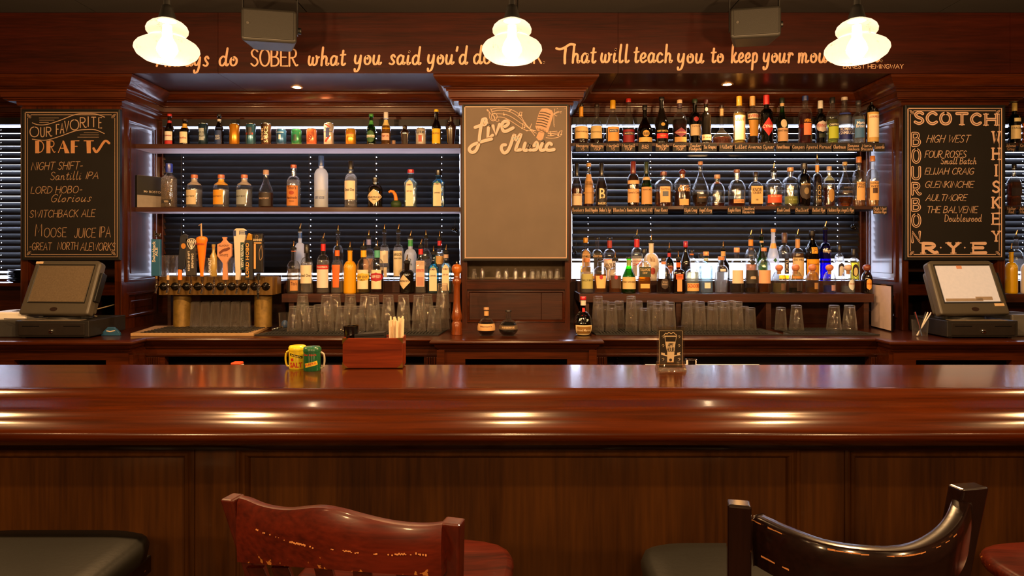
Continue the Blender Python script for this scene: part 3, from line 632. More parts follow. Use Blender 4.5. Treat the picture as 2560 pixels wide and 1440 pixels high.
def bottle(px, top, w, base, zb, Y, shape, glass, label, liq=None, lab=None, cap=None, collar=None, pour=0, frac=.78, txt=(), tc='2a1a12', form='rect', lab2=None, name='liquor_bottle', cat='bottle', group=None, capk='cyl', bias=0, sx=1):
    """px centre, top row of the glass or cap, w silhouette width (pixels); base z zb on plane Y"""
    s0, s1, bt, rnf, sq, dy, cv = SHP[shape]
    X = X_(px, Y); st = sqrt(1+(X/Y)**2) if sq == 0 else 1+abs(X/Y)*dy*.85
    R = w*Y/F/2/st*.97; H = Z_(top, Y)-zb; rn = max(.009, min(R*rnf*(1 if sq == 0 else 1), .0165))
    capz = 0
    if cap and capk != 'over': capz = cap[1]*Y/F
    Hg = H-(capz*.55 if capk == 'cyl' else capz*.8 if capk == 'ball' else 0)
    for dY in (0, .02, .04, .06, .08, .1, .12):
        Xn = X_(px, Y+dY)
        if all(abs(zb-q[0]) > .02 or (Xn-q[1])**2+(Y+dY-q[2])**2 > (R+q[3])**2 for q in PLACED) : break
    else: dY = 0
    if Y+dY+R > 4.325: dY = max(0, 4.325-R-Y)
    Y += dY; X = X_(px, Y); R = w*Y/F/2/st*.97; H = Z_(top, Y)-zb; PLACED.append((zb, X, Y, R))
    if cap and capk != 'over': capz = cap[1]*Y/F
    Hg = H-(capz*.55 if capk == 'cyl' else capz*.8 if capk == 'ball' else 0)
    root = empty(name, (X, Y, zb), label, cat, group)
    def pr(z):
        t = z/H
        if t <= s0:
            r = R if bt >= 1 else R*(bt+(1-bt)*sin(pi/2*min(1, t/(s0*.75))))
            if z < .004: r *= .93
            return r, sq
        if t < s1:
            u = (t-s0)/(s1-s0)
            k = (cos(pi*u)+1)/2 if cv == 0 else sqrt(max(0, 1-u*u))*.75+.25*(1-u) if cv == 1 else 1-u
            return rn+(R-rn)*k, sq*max(0, 1-u*1.15)
        return rn, 0
    zs = [0, .0041, .012]+[H*s0*q for q in (.3, .6, .85, 1)]+[H*(s0+(s1-s0)*q) for q in (.12, .25, .4, .55, .7, .82, .92, 1)]
    zs = sorted(z for z in zs if z < Hg-.013)+[Hg-.012]
    prof = [(max(pr(z)[0], .001), z, pr(z)[1]) for z in zs]+[(rn*1.14, Hg-.011, 0), (rn*1.14, Hg-.001, 0), (rn*.8, Hg, 0)]
    seg = 28 if sq else 24
    G = GLS[glass]() if glass in GLS else pm(glass, .25, noise=.04, coat=.4)
    MB().lathe(prof, seg, dy=dy, cap=False).add([(R*.9*cos(2*pi*k/12), R*.9*dy*sin(2*pi*k/12), 0.0005) for k in range(12)], [tuple(reversed(range(12)))]).build('glass_body', G, root, smooth=SM)
    if liq:
        zl = Z_(liq[1], Y)-zb; zl = min(zl, H*.9)
        lz = [.007]+[z for z in zs if .008 < z < zl-.001]+[zl]
        MB().lathe([(max(.003, (pr(z)[0]-.0028)), z, pr(z)[1]) for z in lz], seg, dy=dy).build('liquid', liquid_m(liq[0]), root, smooth=SM)
    def surf(u, z, eps):
        """u = arc position from the front centre line"""
        r, q = pr(max(.0042, z))
        if q > .5: return (u, -(r*dy+eps)*1.0, z)
        th = -pi/2+u/max(r, .004); return ((r+eps)*cos(th), (r+eps)*dy*sin(th), z)
    def patch(col, y0, y1, fr, fm, eps, nm, cu=0):
        z1, z0 = Z_(y0, Y)-zb, Z_(y1, Y)-zb; z0 = max(z0, .003); m = MB(); nr = 4 if fm == 'rect' else 10; nc = 10
        hw = R*fr*.97 if sq else R*math.asin(min(.999, fr))
        for i in range(nr+1):
            t = i/nr; k = {'rect': 1, 'oval': sqrt(max(0, 1-(2*t-1)**2)), 'diam': 1-abs(2*t-1), 'arch': 1 if t < .7 else sqrt(max(0, 1-((t-.7)/.3)**2)), 'taper': .75+.25*t}[fm]
            for j in range(nc+1):
                u = (-1+2*j/nc)*hw*max(k, .02)+cu; z = z0+(z1-z0)*t
                m.v.append(surf(u, z, eps))
        for i in range(nr):
            for j in range(nc): a = i*(nc+1)+j; m.f.append((a, a+1, a+nc+2, a+nc+1))
        return m.build(nm, label_color(col), root, smooth=1), hw
    lo = None; hw = R*.8
    for (nm, L) in (('paper_label', lab), ('paper_label', lab2)):
        if L:
            o, h_ = patch(L[0], L[1], L[2], L[3] if len(L) > 3 else frac, L[4] if len(L) > 4 else form, .0009 if L is lab else .0016, nm, bias*R)
            if L is lab: lo = o; hw = h_
    if txt:
        m = MB()
        for t in txt:
            s, yc, h, fw = t[:4]; v = t[4] if len(t) > 4 else 0
            hz = h*Y/F; z = Z_(yc, Y)-zb
            if v: put_text(m, s, bias*R, z, fw*Y/F, hz, lambda a, b: surf(a, b, .0022), .012, v)
            else: put_text(m, s, bias*R, z-hz/2, 2*hw*fw, hz, lambda a, b: surf(a, b, .0022), .012)
        m.build('lettering', pm(tc, .6, noise=.02), lo if lo else root)
    if collar:
        z1, z0 = Z_(collar[1], Y)-zb, Z_(collar[2], Y)-zb; z1 = min(z1, Hg-.012)
        if z1 > z0: MB().lathe([(pr(z0+(z1-z0)*k/5)[0]+.0008, z0+(z1-z0)*k/5) for k in range(6)], 20, dy=1, cap=False).build('neck_wrap', pm(collar[0], .4, noise=.05, coat=.3), root, smooth=1)
    if cap:
        c = pm(cap[0], .4, noise=.08, coat=.3); r = rn*1.2
        if capk == 'ball':
            rb = max(.014, cap[1]*Y/F*.55); zc = H-rb*.85
            MB().lathe([(.003, -rb*.8), (rn*.9, -rb*.8), (rb*.75, -rb*.55), (rb, -.1*rb), (rb*.9, rb*.45), (rb*.5, rb*.78), (.001, rb*.85)], 16, (0, 0, zc)).build('stopper', c, root, smooth=1)
            MB().lathe([(rn*.85, 0), (rn*.85, .02)], 12, (0, 0, zc-rb*.8-.02)).build('cork', pm('b98558', .8), root, smooth=SM)
        else:
            MB().lathe([(r, H-capz), (r*1.02, H-capz+.002), (r, H-.002), (r*.9, H)], 18).build('cap', c, root, smooth=SM)
    if pour:
        pc = STEEL if pour != 2 else BRASS
        MB().lathe([(rn*1.15, H-.006), (rn*1.25, H), (rn*1.2, H+.006), (rn*.6, H+.012), (rn*.5, H+.016)], 16).build('pourer_base', RUB, root, smooth=SM)
        a = (hash((px, 3)) % 7-3)*.0015; l = .048
        MB().tube([(0, 0, H+.012), (0, 0, H+.02), (a*.6+.002, 0, H+l*.7), (a+.004, -.002, H+l)], .0048, 8, .0034).build('pour_spout', BRASSY, root, smooth=1)
    return root
BRASSY = pm('c9a06a', .22, 1, noise=.05)
def can(px, top, w, Y, zb, color, label, band=None, txt=(), tc='101010', lid='c8c6c0', name='beer_can', extra=()):
    X = X_(px, Y); R = w*Y/F/2/sqrt(1+(X/Y)**2)*.97; H = Z_(top, Y)-zb
    root = empty(name, (X, Y, zb), label, 'can')
    MB().lathe([(R*.78, 0), (R*.82, .002), (R, .012), (R, H-.012), (R*.84, H-.003)], 26).build('printed_side', pm(color, .25, .55, noise=.06, coat=.3), root, smooth=SM)
    MB().lathe([(R*.84, H-.0035), (R*.87, H-.002), (R*.87, H), (R*.8, H), (R*.79, H-.004)], 24).build('lid', pm(lid, .25, 1, noise=.03), root, smooth=SM)
    def surf(u, z, e): th = -pi/2+u/R; return ((R+e)*cos(th), (R+e)*sin(th), z)
    def pat(c, y0, y1, fr, sk=0):
        m = MB(); z1, z0 = Z_(y0, Y)-zb, max(.013, Z_(y1, Y)-zb); hw = R*math.asin(fr)
        for i in range(5):
            for j in range(9): m.v.append(surf((-1+j/4)*hw+sk*R*(i/4-.5), z0+(z1-z0)*i/4, .0007))
        for i in range(4):
            for j in range(8): a = i*9+j; m.f.append((a, a+1, a+10, a+9))
        return m.build('printed_band', pm(c, .4, noise=.03), root, smooth=1)
    lo = pat(*band) if band else root
    for q in extra: pat(*q)
    if txt:
        m = MB()
        for t in txt:
            s, yc, h, fw = t[:4]; v = t[4] if len(t) > 4 else 0; hz = h*Y/F; z = Z_(yc, Y)-zb
            if v: put_text(m, s, t[5]*R if len(t) > 5 else 0, z, fw*Y/F, hz, lambda a, b: surf(a, b, .0015), .01, v)
            else: put_text(m, s, 0, z-hz/2, 2*R*fw, hz, lambda a, b: surf(a, b, .0015), .01)
        m.build('lettering', pm(tc, .5, noise=.02), lo)
    return root
def shaker(px, top, w, Y, zb, label):
    X = X_(px, Y); R = w*Y/F/2/1.08; H = Z_(top, Y)-zb; root = empty('cocktail_shaker', (X, Y, zb), label, 'shaker')
    MB().lathe([(R*.68, 0), (R*.7, .003), (R*.95, H*.55), (R, H*.6), (R*.98, H*.63)], 24).build('tumbler', CHROME, root, smooth=SM)
    MB().lathe([(R, H*.63), (R*.95, H*.68), (R*.6, H*.78), (R*.48, H*.8)], 24).build('strainer_top', CHROME, root, smooth=SM)
    MB().lathe([(R*.5, H*.8), (R*.5, H*.92), (R*.4, H*.98), (.001, H)], 20).build('cap', CHROME, root, smooth=SM)
YT = 4.15; ZL1 = 2.136; ZL2 = 1.752; ZR1 = 2.143; ZR2 = 1.759; ZF = 1.23; ZB = 1.30; YF = 4.075; YB = 4.25
# ---- upper left shelf: beers
kw = dict(base=0, zb=ZL1, Y=YT, name='beer_bottle')
bottle(424, 285, 25, shape='beer', glass='b', label='brown beer bottle with red crown and red-white label, first on the can shelf', lab=('d8cfc4', 330, 352, .85), txt=[('Budweiser', 340, 4, .8)], tc='a01818', cap=('a81c14', 6), collar=('a02018', 302, 308), liq=('5a2808', 305), lab2=('b01c1c', 353, 362, .85), **kw)
bottle(462, 297, 27, shape='stub', glass='b', label='short brown beer bottle with cream label and yellow neck band', lab=('e6d3b2', 331, 359), txt=[('Pacifica', 346, 5, .8)], tc='a02818', cap=('2a1810', 5), collar=('caa040', 310, 321), liq=('5a2808', 315), **kw)
can(508, 309, 26, YT, ZL1, '233a4c', 'tall dark blue beer can with pale badge between two brown bottles', ('9aa4a6', 322, 352, .5), [('HOUSE', 333, 6, .62), ('LAGER', 341, 6, .62)], '16222c')
bottle(548, 285, 24, shape='beer', glass='db', label='dark beer bottle with deep blue label, right of the dark blue can', lab=('1c3468', 320, 362), txt=[('BUD', 342, 5, .5), ('LIGHT', 348, 5, .6)], tc='d8dce4', cap=('15161a', 6), collar=('b8b4ae', 298, 304), liq=('3a1a08', 300), **kw)
can(586, 310, 27, YT, ZL1, 'd08a20', 'tall amber yellow beer can without badge')
can(627, 310, 27, YT, ZL1, '3c6c84', 'tall teal blue beer can with dark shield and red band', ('15181c', 320, 340, .5), extra=[('b04030', 333, 338, .7)])
can(665, 309, 27, YT, ZL1, '4a3528', 'tall brown beer can with upright cream capitals', txt=[('BOOM', 337, 7, 28, 1, -.45), ('SAUCE', 338, 9, 40, 1, .3)], tc='d8b894')
can(703, 323, 27, YT, ZL1, '2e5a88', 'small mid-blue beer can, third from the brown can side', ('7a98b4', 331, 334, .7), extra=[('c8d0d8', 338, 350, .2)])
can(741, 323, 27, YT, ZL1, '2f8458', 'small green beer can with dark figure', ('1c3c2c', 338, 354, .3), txt=[('GANSETT', 330, 4, .7)], tc='0e3020')
can(779, 322, 27, YT, ZL1, 'c26a44', 'small salmon orange beer can marked with a 9', txt=[('9', 346, 14, .38), ('MAGIC HAT', 333, 3.5, .6)], tc='7a1c10')
can(822, 308, 26, YT, ZL1, 'd6cbbf', 'tall white beer can with blue ribbon and red stripes', ('24346c', 322, 345, .35), [('Pabst', 322, 5, .6), ('Blue Ribbon', 330, 4, .9)], '24346c', extra=[('b02a20', 340, 356, .25, .9), ('b02a20', 312, 320, .2, -1)])
can(877, 322, 27, YT, ZL1, 'd8962a', 'small orange yellow beer can beside the white ribbon can', ('e8b030', 336, 344, .7), [('Shiner', 335, 6, .75), ('BOCK', 343, 4, .5)], 'b04818')
bottle(928, 285, 24, shape='beer', glass='g', label='green beer bottle with round green and white label', lab=('2f5a2c', 327, 358, .8, 'oval'), lab2=('e6e0d2', 339, 345, .8), txt=[('Heineken', 342, 4.5, .9)], tc='14401c', cap=('3c7a34', 6), collar=('3f8a3c', 302, 312), liq=('3f8c22', 305), **kw)
bottle(965, 281, 25, shape='beer', glass='c', label='clear beer bottle with golden beer and pink label', lab=('c8a08a', 335, 352), txt=[('High Life', 342, 5, .8)], tc='8a2a20', cap=('c8c0b8', 16), collar=('c8b070', 300, 315), liq=('e8b040', 302), **kw)
shaker(1012, 313, 25, YT, ZL1, 'small polished steel shaker between clear bottle and white can')
can(1052, 321, 26, YT, ZL1, 'ded6ca', 'small white beer can with red circle and dark script', ('a03c28', 340, 356, .35), [('Lite', 331, 9, .8)], '1c2434')
bottle(1091, 274, 24, shape='beer', glass='b', label='brown beer bottle with yellow crown and bright yellow label', lab=('e2b414', 323, 360, .85), txt=[('PACIFICO', 335, 4.5, .8)], tc='7a3a18', cap=('e0bc20', 6), liq=('5a2808', 300), **kw)
shaker(1127, 291, 29, YT, ZL1, 'large polished steel shaker at the end of the can shelf')
MB().lathe([(.012, 0), (.012, .05)], 12, (X_(984, 4.26), 4.26, ZL1)).build('small_pot', pm('caa27c', .5), smooth=SM, label='tiny tan pot behind the clear beer bottle', category='pot')
# ---- middle left shelf: spirits
kw = dict(base=0, zb=ZL2, Y=YT)
bottle(423, 409, 45, shape='sqs', glass='c', label='tall clear faceted vodka bottle with blue cap and black band', lab=('1c1412', 500, 509, .8), txt=[('VODKA', 504.5, 5, .45)], tc='d8c0a0', cap=('2438a0', 22), liq=('f8e8d0', 440), sx=1, **kw)
def bullyboy(px, col, lb): bottle(px, 437, 42, shape='apoth', glass='c', label=lb, lab=(col, 476, 512, .72), txt=[('BULLY BOY', 492, 4.5, .8)], tc='2a2018', cap=('c06a3c', 9), collar=('a89a8a' if col != 'd8921c' else 'd8a030', 448, 463), liq=('f0ece4', 474), bias=-.2, **kw)
bullyboy(486, 'c9b48e', 'apothecary bottle with cream horse label and orange cork')
bullyboy(553, 'd8921c', 'apothecary bottle with mustard yellow horse label')
bullyboy(611, '8f9490', 'apothecary bottle with grey horse label and orange cork')
bottle(665, 425, 38, shape='slope', glass='c', label='sloping clear bottle, half full of brown spirit, dark label', lab=('2c2018', 483, 516, .85), txt=[('BULLY BOY', 497, 4.5, .7)], tc='c8a890', cap=('b49078', 12), liq=('b86a28', 482), **kw)
bottle(734, 412, 37, shape='std', glass='c', label='clear bottle with tan handmade label and copper cap', lab=('c07a3c', 465, 515, .8), txt=[("Tito's", 470, 9, .7), ('Handmade', 495, 7, .8), ('VODKA', 504, 3.5, .4)], tc='5a2010', cap=('b05020', 8), liq=('f4f0ea', 450), lab2=('a03c14', 478, 488, .36, 'oval'), **kw)
bottle(803, 390, 36, shape='tall', glass='f', label='tall frosted vodka bottle with blue foil neck and painted flag', lab=('a8b4d0', 476, 489, .8), txt=[('GREY GOOSE', 495, 7, .75)], tc='3a4a7c', cap=('2c4a88', 25), **kw)
bottle(877, 403, 34, shape='std', glass='c', label='clear bottle with black cap and cream red-initial label', lab=('e2cfb0', 453, 500, .8), txt=[('Ketel One', 475, 8, .8)], tc='1c1814', cap=('17120e', 22), liq=('f4f0ea', 435), **kw)
bottle(938, 444, 39, shape='apoth', glass='k', label='squat black apothecary bottle with diamond label on the gin shelf', lab=('d6bc92', 474, 512, .95, 'diam'), txt=[("HENDRICK'S", 494, 5, .85), ('GIN', 500, 3, .2)], tc='2a2018', cap=('120e0a', 12), **kw)
bottle(1027, 424, 35, shape='sqs', glass='la', label='clear square gin bottle with red cap and tall cream arch label', lab=('e0caa8', 450, 516, .62, 'arch'), txt=[('BOMBAY', 463, 4, .7), ('DRY GIN', 479, 4, .7)], tc='6a4030', cap=('b02420', 9), liq=('eef6f4', 446), bias=-.1, **kw)
bottle(1096, 425, 35, shape='sqs', glass='a', label='pale blue square gin bottle with black cap on the middle shelf', lab=('dccaa4', 453, 516, .66, 'arch'), txt=[('BOMBAY', 461, 4, .7), ('SAPPHIRE', 483, 4, .7)], tc='3a3430', cap=('0e0c0c', 14), liq=('9adcee', 448), bias=-.1, **kw)
g = empty('gourd', P(988, 517, YT), 'small swan-neck gourd, orange neck over dark green body, between gin bottles', 'gourd'); g.location.z = ZL2
MB().lathe([(.012, 0), (.028, .004), (.034, .018), (.03, .036), (.018, .046)], 16, (.006, 0, 0)).build('gourd_body', pm('243c14', .6, noise=.6, scale=120, bump=.6), g, smooth=1)
MB().tube([(.006, 0, .035), (.004, 0, .06), (.0, 0, .082), (-.012, 0, .1), (-.028, 0, .104), (-.04, 0, .097)], .013, 12, .007).build('gourd_neck', pm('d87a18', .55, noise=.2, scale=90, bump=.6), g, smooth=1)
# ---- low left shelf: front and back rows
kf = dict(base=0, zb=ZF, Y=YF, pour=1); kb = dict(base=0, zb=ZB, Y=YB, pour=1)
bottle(750, 577, 28, shape='tall', glass='f', label='frosted bottle with blue neck and pourer behind the tan-label bottle', collar=('35589a', 580, 596), **kb)
bottle(845, 582, 28, shape='std', glass='c', label='tall clear bottle with pourer behind the orange-label bottle', liq=('f4f4f4', 650), **kb)
bottle(922, 594, 30, shape='std', glass='c', label='clear lilac-necked bottle with pourer behind the yellow-collar bottle', collar=('8a88b8', 598, 612), lab=('c89a80', 646, 690), liq=('f4f4f4', 640), **kb)
bottle(961, 579, 27, shape='std', glass='c', label='tall clear bottle with plain cream label in the back row', lab=('e2d4bc', 627, 658), lab2=('dcccb0', 668, 692, .6), liq=('f4f4f4', 618), **kb)
bottle(996, 579, 28, shape='std', glass='c', label='tall clear bottle with stencilled cream label in the back row', lab=('dccca8', 627, 690), txt=[('HANSON', 636, 8, .8), ('ORGANIC VODKA', 646, 4, .8)], tc='2a2a20', liq=('f4f4f4', 618), **kb)
bottle(1026, 595, 32, shape='std', glass='f', label='frosted bottle with green neck and pourer in the back row', collar=('3f9a52', 600, 616), txt=[('Q', 650, 8, .3), ('Pearle', 660, 7, .5)], tc='1f3a34', **kb)
bottle(1065, 594, 27, shape='std', glass='c', label='clear bottle with small dark label behind the red castle label bottle', lab=('1c1a18', 640, 648), liq=('f0f0f0', 640), **kb)
bottle(1099, 597, 28, shape='std', glass='c', label='clear bottle with red collar and pourer behind the gin bottles', collar=('c0202c', 602, 614), lab=('caa060', 640, 660), liq=('f0f0f0', 630), **kb)
bottle(734, 622, 35, shape='std', glass='c', label='clear bottle with pourer and tan label, first on the low shelf', lab=('c48a50', 704-4, 726, .55), txt=[("Tito's", 708, 9, .8)], tc='5a2010', collar=('d07040', 626, 629), liq=('e8d8c4', 672), bias=.35, **kf)
bottle(767, 611, 33, shape='std', glass='c', label='clear bottle with black cap and cream label on the low shelf', lab=('e4d2b4', 663, 708, .88), txt=[('Ketel One', 688, 7, .8)], tc='1c1814', cap=('17120e', 22), liq=('f4f0ea', 655), **dict(kf, pour=0))
bottle(808, 602, 33, shape='std', glass='c', label='clear bottle with red neck and red-white label with pourer', lab=('dcd2c4', 663, 719, .9), lab2=('b81c1c', 662, 673, .92), txt=[('STOLICHNAYA', 667, 5, .85)], tc='f0e4d8', collar=('c82020', 610, 627), liq=('f4f0ea', 650), **kf)
bottle(843, 621, 32, shape='std', glass='c', label='clear bottle with bright orange collar and orange label', lab=('e8641c', 662, 718, .62, 'taper'), collar=('f06a1c', 625, 640), liq=('f4f0ea', 700), **kf)
bottle(875, 624, 34, shape='std', glass='d89a10', label='opaque bright yellow bottle with pourer on the left low shelf', txt=[('SVEDKA', 665, 8, .9)], tc='f4c85a', **kf)
bottle(909, 620, 34, shape='apoth', glass='c', label='clear bottle with yellow collar and yellow oval label, cloudy drink', lab=('e6d4ae', 674, 722, .8), lab2=('d8b030', 682, 702, .9, 'oval'), txt=[('DEEP EDDY', 692, 6, .85), ('LEMON', 699, 4, .4)], tc='3a2c10', collar=('f0ac14', 626, 643), liq=('d8c070', 680), **kf)
bottle(943, 621, 34, shape='apoth', glass='c', label='clear bottle with teal collar, crimson label and dark red drink', lab=('e6d4ae', 674, 722, .75), lab2=('a81424', 681, 703, .9, 'oval'), txt=[('DEEP EDDY', 691, 7, .85)], tc='f0e0d0', collar=('4fa890', 626, 644), liq=('7a0818', 676), **kf)
bottle(1017, 656, 38, shape='apoth', glass='k', label='squat black apothecary bottle with pourer and turned diamond label', lab=('d6bc92', 686, 722, .8, 'diam'), txt=[("HENDRICK'S", 702, 5, .8)], tc='2a2018', bias=-.3, **kf)
bottle(1052, 617, 29, shape='sqs', glass='c', label='clear square bottle with red collar and red castle label', lab=('caa890', 652, 716, .85), lab2=('b8806a', 692, 714, .7), txt=[('BEEFEATER', 676, 7, .9)], tc='b01c20', collar=('c02020', 622, 636), liq=('f0ece8', 650), **kf)
bottle(1084, 634, 30, shape='sqs', glass='a', label='aqua square gin bottle with pourer on the low shelf', lab=('e0d0ac', 664, 727, .72, 'arch'), txt=[('BOMBAY', 673, 5, .75), ('SAPPHIRE', 689, 4, .75)], tc='3a3430', liq=('a8e0e4', 660), **kf)
bottle(1115, 631, 30, shape='sqs', glass='la', label='clear square gin bottle with pourer at the end of the low shelf', lab=('e2cca8', 660, 726, .66, 'arch'), txt=[('BOMBAY', 672, 4, .7), ('DRY GIN', 686, 4, .7)], tc='7a5040', collar=('c8a890', 634, 645), liq=('eef6f4', 658), **kf)

# black book leaning at the shelf end
bk = empty('book', P(365, 517, 4.16), 'black hardback bar guide with silver lower band standing at the shelf end', 'book'); bk.location = (-2.278, 4.082, ZL2)
bk.rotation_euler = (0, 0, 1.0)
bx(-.005, .16, -.012, .012, 0, .195).build('cover', pm('17140f', .6, noise=.2), bk, bevel=.001); bx(-.0056, .1606, -.0126, -.0118, 0, .075).build('silver_band', pm('8a8074', .5, noise=.2), bk)
bx(.0, .1602, -.0095, .0095, .002, .1955).build('pages', pm('c8b898', .8), bk)
m = MB(); put_text(m, 'Mr BOSTON', .095, .092, .12, .014, lambda a, b: (a, -.0128, b)); m.build('lettering', pm('b8a890', .5), bk)
# ---- upper right shelf: cognac, port, aperitifs
k1 = dict(base=0, zb=ZR1, Y=YT); k1b = dict(base=0, zb=ZR1, Y=4.235)
AMB = 'a8480c'; DAM = '5c1c06'
bottle(1453, 259, 38, shape='pear', glass='c', label='cognac bottle with yellow neck foil, nearest the music chalkboard', lab=('dcb87a', 318, 349, .85), txt=[('Hennessy', 332, 6, .8)], tc='5a3818', cap=('17100c', 6), collar=('c88a18', 264, 292), liq=(DAM, 330), **k1)
bottle(1492, 260, 40, shape='pear', glass='c', label='pear-shaped cognac bottle with cork cap and plain cream label', lab=('dcc084', 317, 349, .7), txt=[('Hennessy', 333, 5, .8)], tc='6a4820', cap=('2a1a10', 7), liq=(DAM, 347), bias=-.2, **k1b)
bottle(1532, 251, 35, shape='slope', glass='c', label='cognac bottle with golden cap and orange label', lab=('d09448', 319, 355, .8), lab2=('282c40', 326, 333, .6), txt=[('MARTELL', 329.5, 4, .6)], tc='e0d0b0', cap=('c09018', 22), liq=(DAM, 332), **k1)
bottle(1571, 247, 34, shape='slope', glass='c', label='cognac bottle with red cap and dark red label', lab=('8c1420', 326, 358, .85), lab2=('22283c', 332, 340, .7), txt=[('MARTELL', 336, 4, .7)], tc='d8b480', cap=('a01c18', 9), liq=(DAM, 330), **k1b)
bottle(1612, 263, 40, shape='pear', glass='db', label='dark bottle with gold round seal, wide shoulders and black cap', lab=('c8a050', 346, 357, .85), lab2=('b88a30', 328, 345, .42, 'oval'), txt=[('B&B', 337, 7, .32)], tc='2a1808', cap=('0e0a08', 12), liq=('8a5208', 320), **k1)
bottle(1654, 243, 36, shape='slope', glass='k', label='black bottle with gold crest and bright red lower label', lab=('c01818', 336, 348, .8), txt=[('REMY MARTIN', 330, 5, .9), ('VSOP', 342, 4, .4)], tc='d8b060', cap=('0c0a0a', 8), lab2=('b08a30', 309, 318, .28, 'oval'), **k1)
bottle(1699, 250, 38, shape='broad', glass='c', label='round-shouldered cognac bottle with burgundy diamond label', lab=('7a2438', 322, 345, .85, 'diam'), lab2=('b08040', 345, 357, .8), txt=[('COURVOISIER', 334, 3.5, .75)], tc='e0c090', cap=('caa884', 9), collar=('3a2430', 259, 272), liq=('5a1c06', 300), **k1)
bottle(1737, 248, 31, shape='wine', glass='dg', label='dark green port bottle with red seal and cream label', lab=('dcc094', 313, 341, .85), lab2=('a02424', 294, 306, .4, 'oval'), txt=[('TAYLOR', 318, 4, .7)], tc='6a2820', cap=('1c2a14', 10), liq=('1a0806', 280), **k1b)
bottle(1765, 249, 27, shape='wine', glass='k', label='black port bottle with low cream label beside the green one', lab=('dcc094', 338, 352, .9), cap=('3a0e12', 12), lab2=('d8d0c4', 269, 279, .3, 'oval'), txt=[('SIX GRAPES', 345, 4, .8)], tc='5a3020', **k1)
bottle(1804, 263, 56, shape='pot', glass='c', label='pot-still shaped clear bottle with long thin neck and flat stopper', cap=('2a1812', 8), liq=(AMB, 345), collar=('c8a06a', 270, 290), **k1b)
bottle(1848, 241, 32, shape='wine', glass='c', label='clear aperitif bottle with yellow neck and tall cream label', lab=('e2c896', 290, 351, .88), txt=[('LILLET', 300, 7, .85)], tc='a03020', cap=('d09a28', 24), liq=('f0cc60', 284), **k1)
bottle(1881, 241, 33, shape='wine', glass='c', label='clear bottle with striped cap, red lettering and ochre label', lab=('e0d0b0', 286, 299, .9), lab2=('c08a30', 302, 342, .8, 'taper'), txt=[('AVERNA', 292, 8, .9)], tc='b82018', cap=('d8a860', 24), liq=('6a3410', 345), **k1b)
bottle(1916, 238, 35, shape='wine', glass='dg', label='dark green bottle with tall red cap and red diamond label', lab=('b81c18', 296, 342, .85, 'diam'), txt=[('CYNAR', 318, 8, .85)], tc='e8dcc8', cap=('b81818', 24), liq=('240c06', 280), **k1)
bottle(1955, 245, 32, shape='slope', glass='g', label='green bitters bottle with round eagle seal and tan label', lab=('cfa476', 322, 355, .9), lab2=('d8c8a4', 300, 322, .5, 'oval'), txt=[('FERNET-BRANCA', 329, 4.5, .9)], tc='4a3020', cap=('18241a', 14), collar=('caa874', 259, 266), liq=('1c1008', 290), **k1b)
bottle(2013, 240, 37, shape='wine', glass='c', label='bright red aperitif bottle with dark blue cap and orange lettering', lab=('d87848', 310, 340, .55), txt=[('APEROL', 304, 8, .9)], tc='f0a020', cap=('1c2a60', 12), liq=('a01408', 285), **k1)
bottle(2051, 252, 31, shape='wine', glass='dg', label='green bottle with silver cap and pink oval label', lab=('dccac0', 304, 332, .9, 'oval'), txt=[('PERNOD', 316, 8, .85)], tc='b02a24', cap=('cfc8bc', 20), lab2=('2a3424', 336, 346, .6), liq=('2a4a10', 285), **k1b)
bottle(2081, 244, 32, shape='wine', glass='c', label='clear bottle with black cap and lime green label', lab=('a8b428', 310, 348, .85), lab2=('1c2010', 309, 318, .86), txt=[('CHARTREUSE', 313.5, 5, .85)], tc='e8e4c0', cap=('141414', 14), liq=('d8d878', 300), **k1)
bottle(2111, 243, 38, shape='wine', glass='c', label='wide clear bottle with royal blue label and white capitals', lab=('26307c', 322, 350, .9), lab2=('2c3a86', 284, 288, .9), txt=[('ROMANA', 325, 8, .88), ('SAMBUCA', 334, 8, .88)], tc='e8e0e4', cap=('b0a090', 8), liq=('f0f0f0', 290), **k1b)
bottle(2146, 252, 33, shape='wine', glass='c', label='clear bottle with dark cap and soft blue label with script', lab=('3c6a9c', 300, 346, .85), txt=[('Marie', 309, 8, .7), ('Brizard', 317, 8, .8)], tc='e8e0e4', cap=('28262a', 10), liq=('eaf0f4', 292), **k1)
bottle(2181, 225, 33, shape='wine', glass='dg', label='dark bottle with tall red cap and straw-wrapped body, end of shelf', lab=('c09a50', 282, 356, .97), lab2=('e0cda6', 288, 345, .85), txt=[('LUXARDO', 294, 6, .8)], tc='a02818', cap=('c42414', 19), **k1)
# ---- middle right shelf: bourbon and rye
k2 = dict(base=0, zb=ZR2, Y=YT); k2b = dict(base=0, zb=ZR2, Y=4.235)
bottle(1442, 408, 28, shape='slope', glass='c', label='slim bottle with black wax neck and cream handwritten label', lab=('e2c8a4', 485, 514, .88), txt=[('Bookers', 488, 5, .7)], tc='6a3020', cap=('120c0a', 33), liq=('b0601c', 470), **k2)
bottle(1472, 408, 30, shape='slope', glass='c', label='slim bottle wrapped in a tan paper sash', lab=('cf9c5c', 436, 510, .75), lab2=('c08c4c', 481, 485, .95), txt=[('BASIL', 456, 4, .5), ('HAYDEN', 461, 4, .6)], tc='6a4420', cap=('c89a5c', 9), liq=('8a2808', 470), **k2b)
bottle(1504, 408, 30, shape='slope', glass='c', label='slim bottle with black neck and large pale letter B', lab=('1a1210', 472, 514, .62), txt=[('B', 485, 26, .7), ("BAKER'S", 509, 6, 1.1)], tc='e0c898', cap=('120c0a', 32), liq=(DAM, 455), **k2)
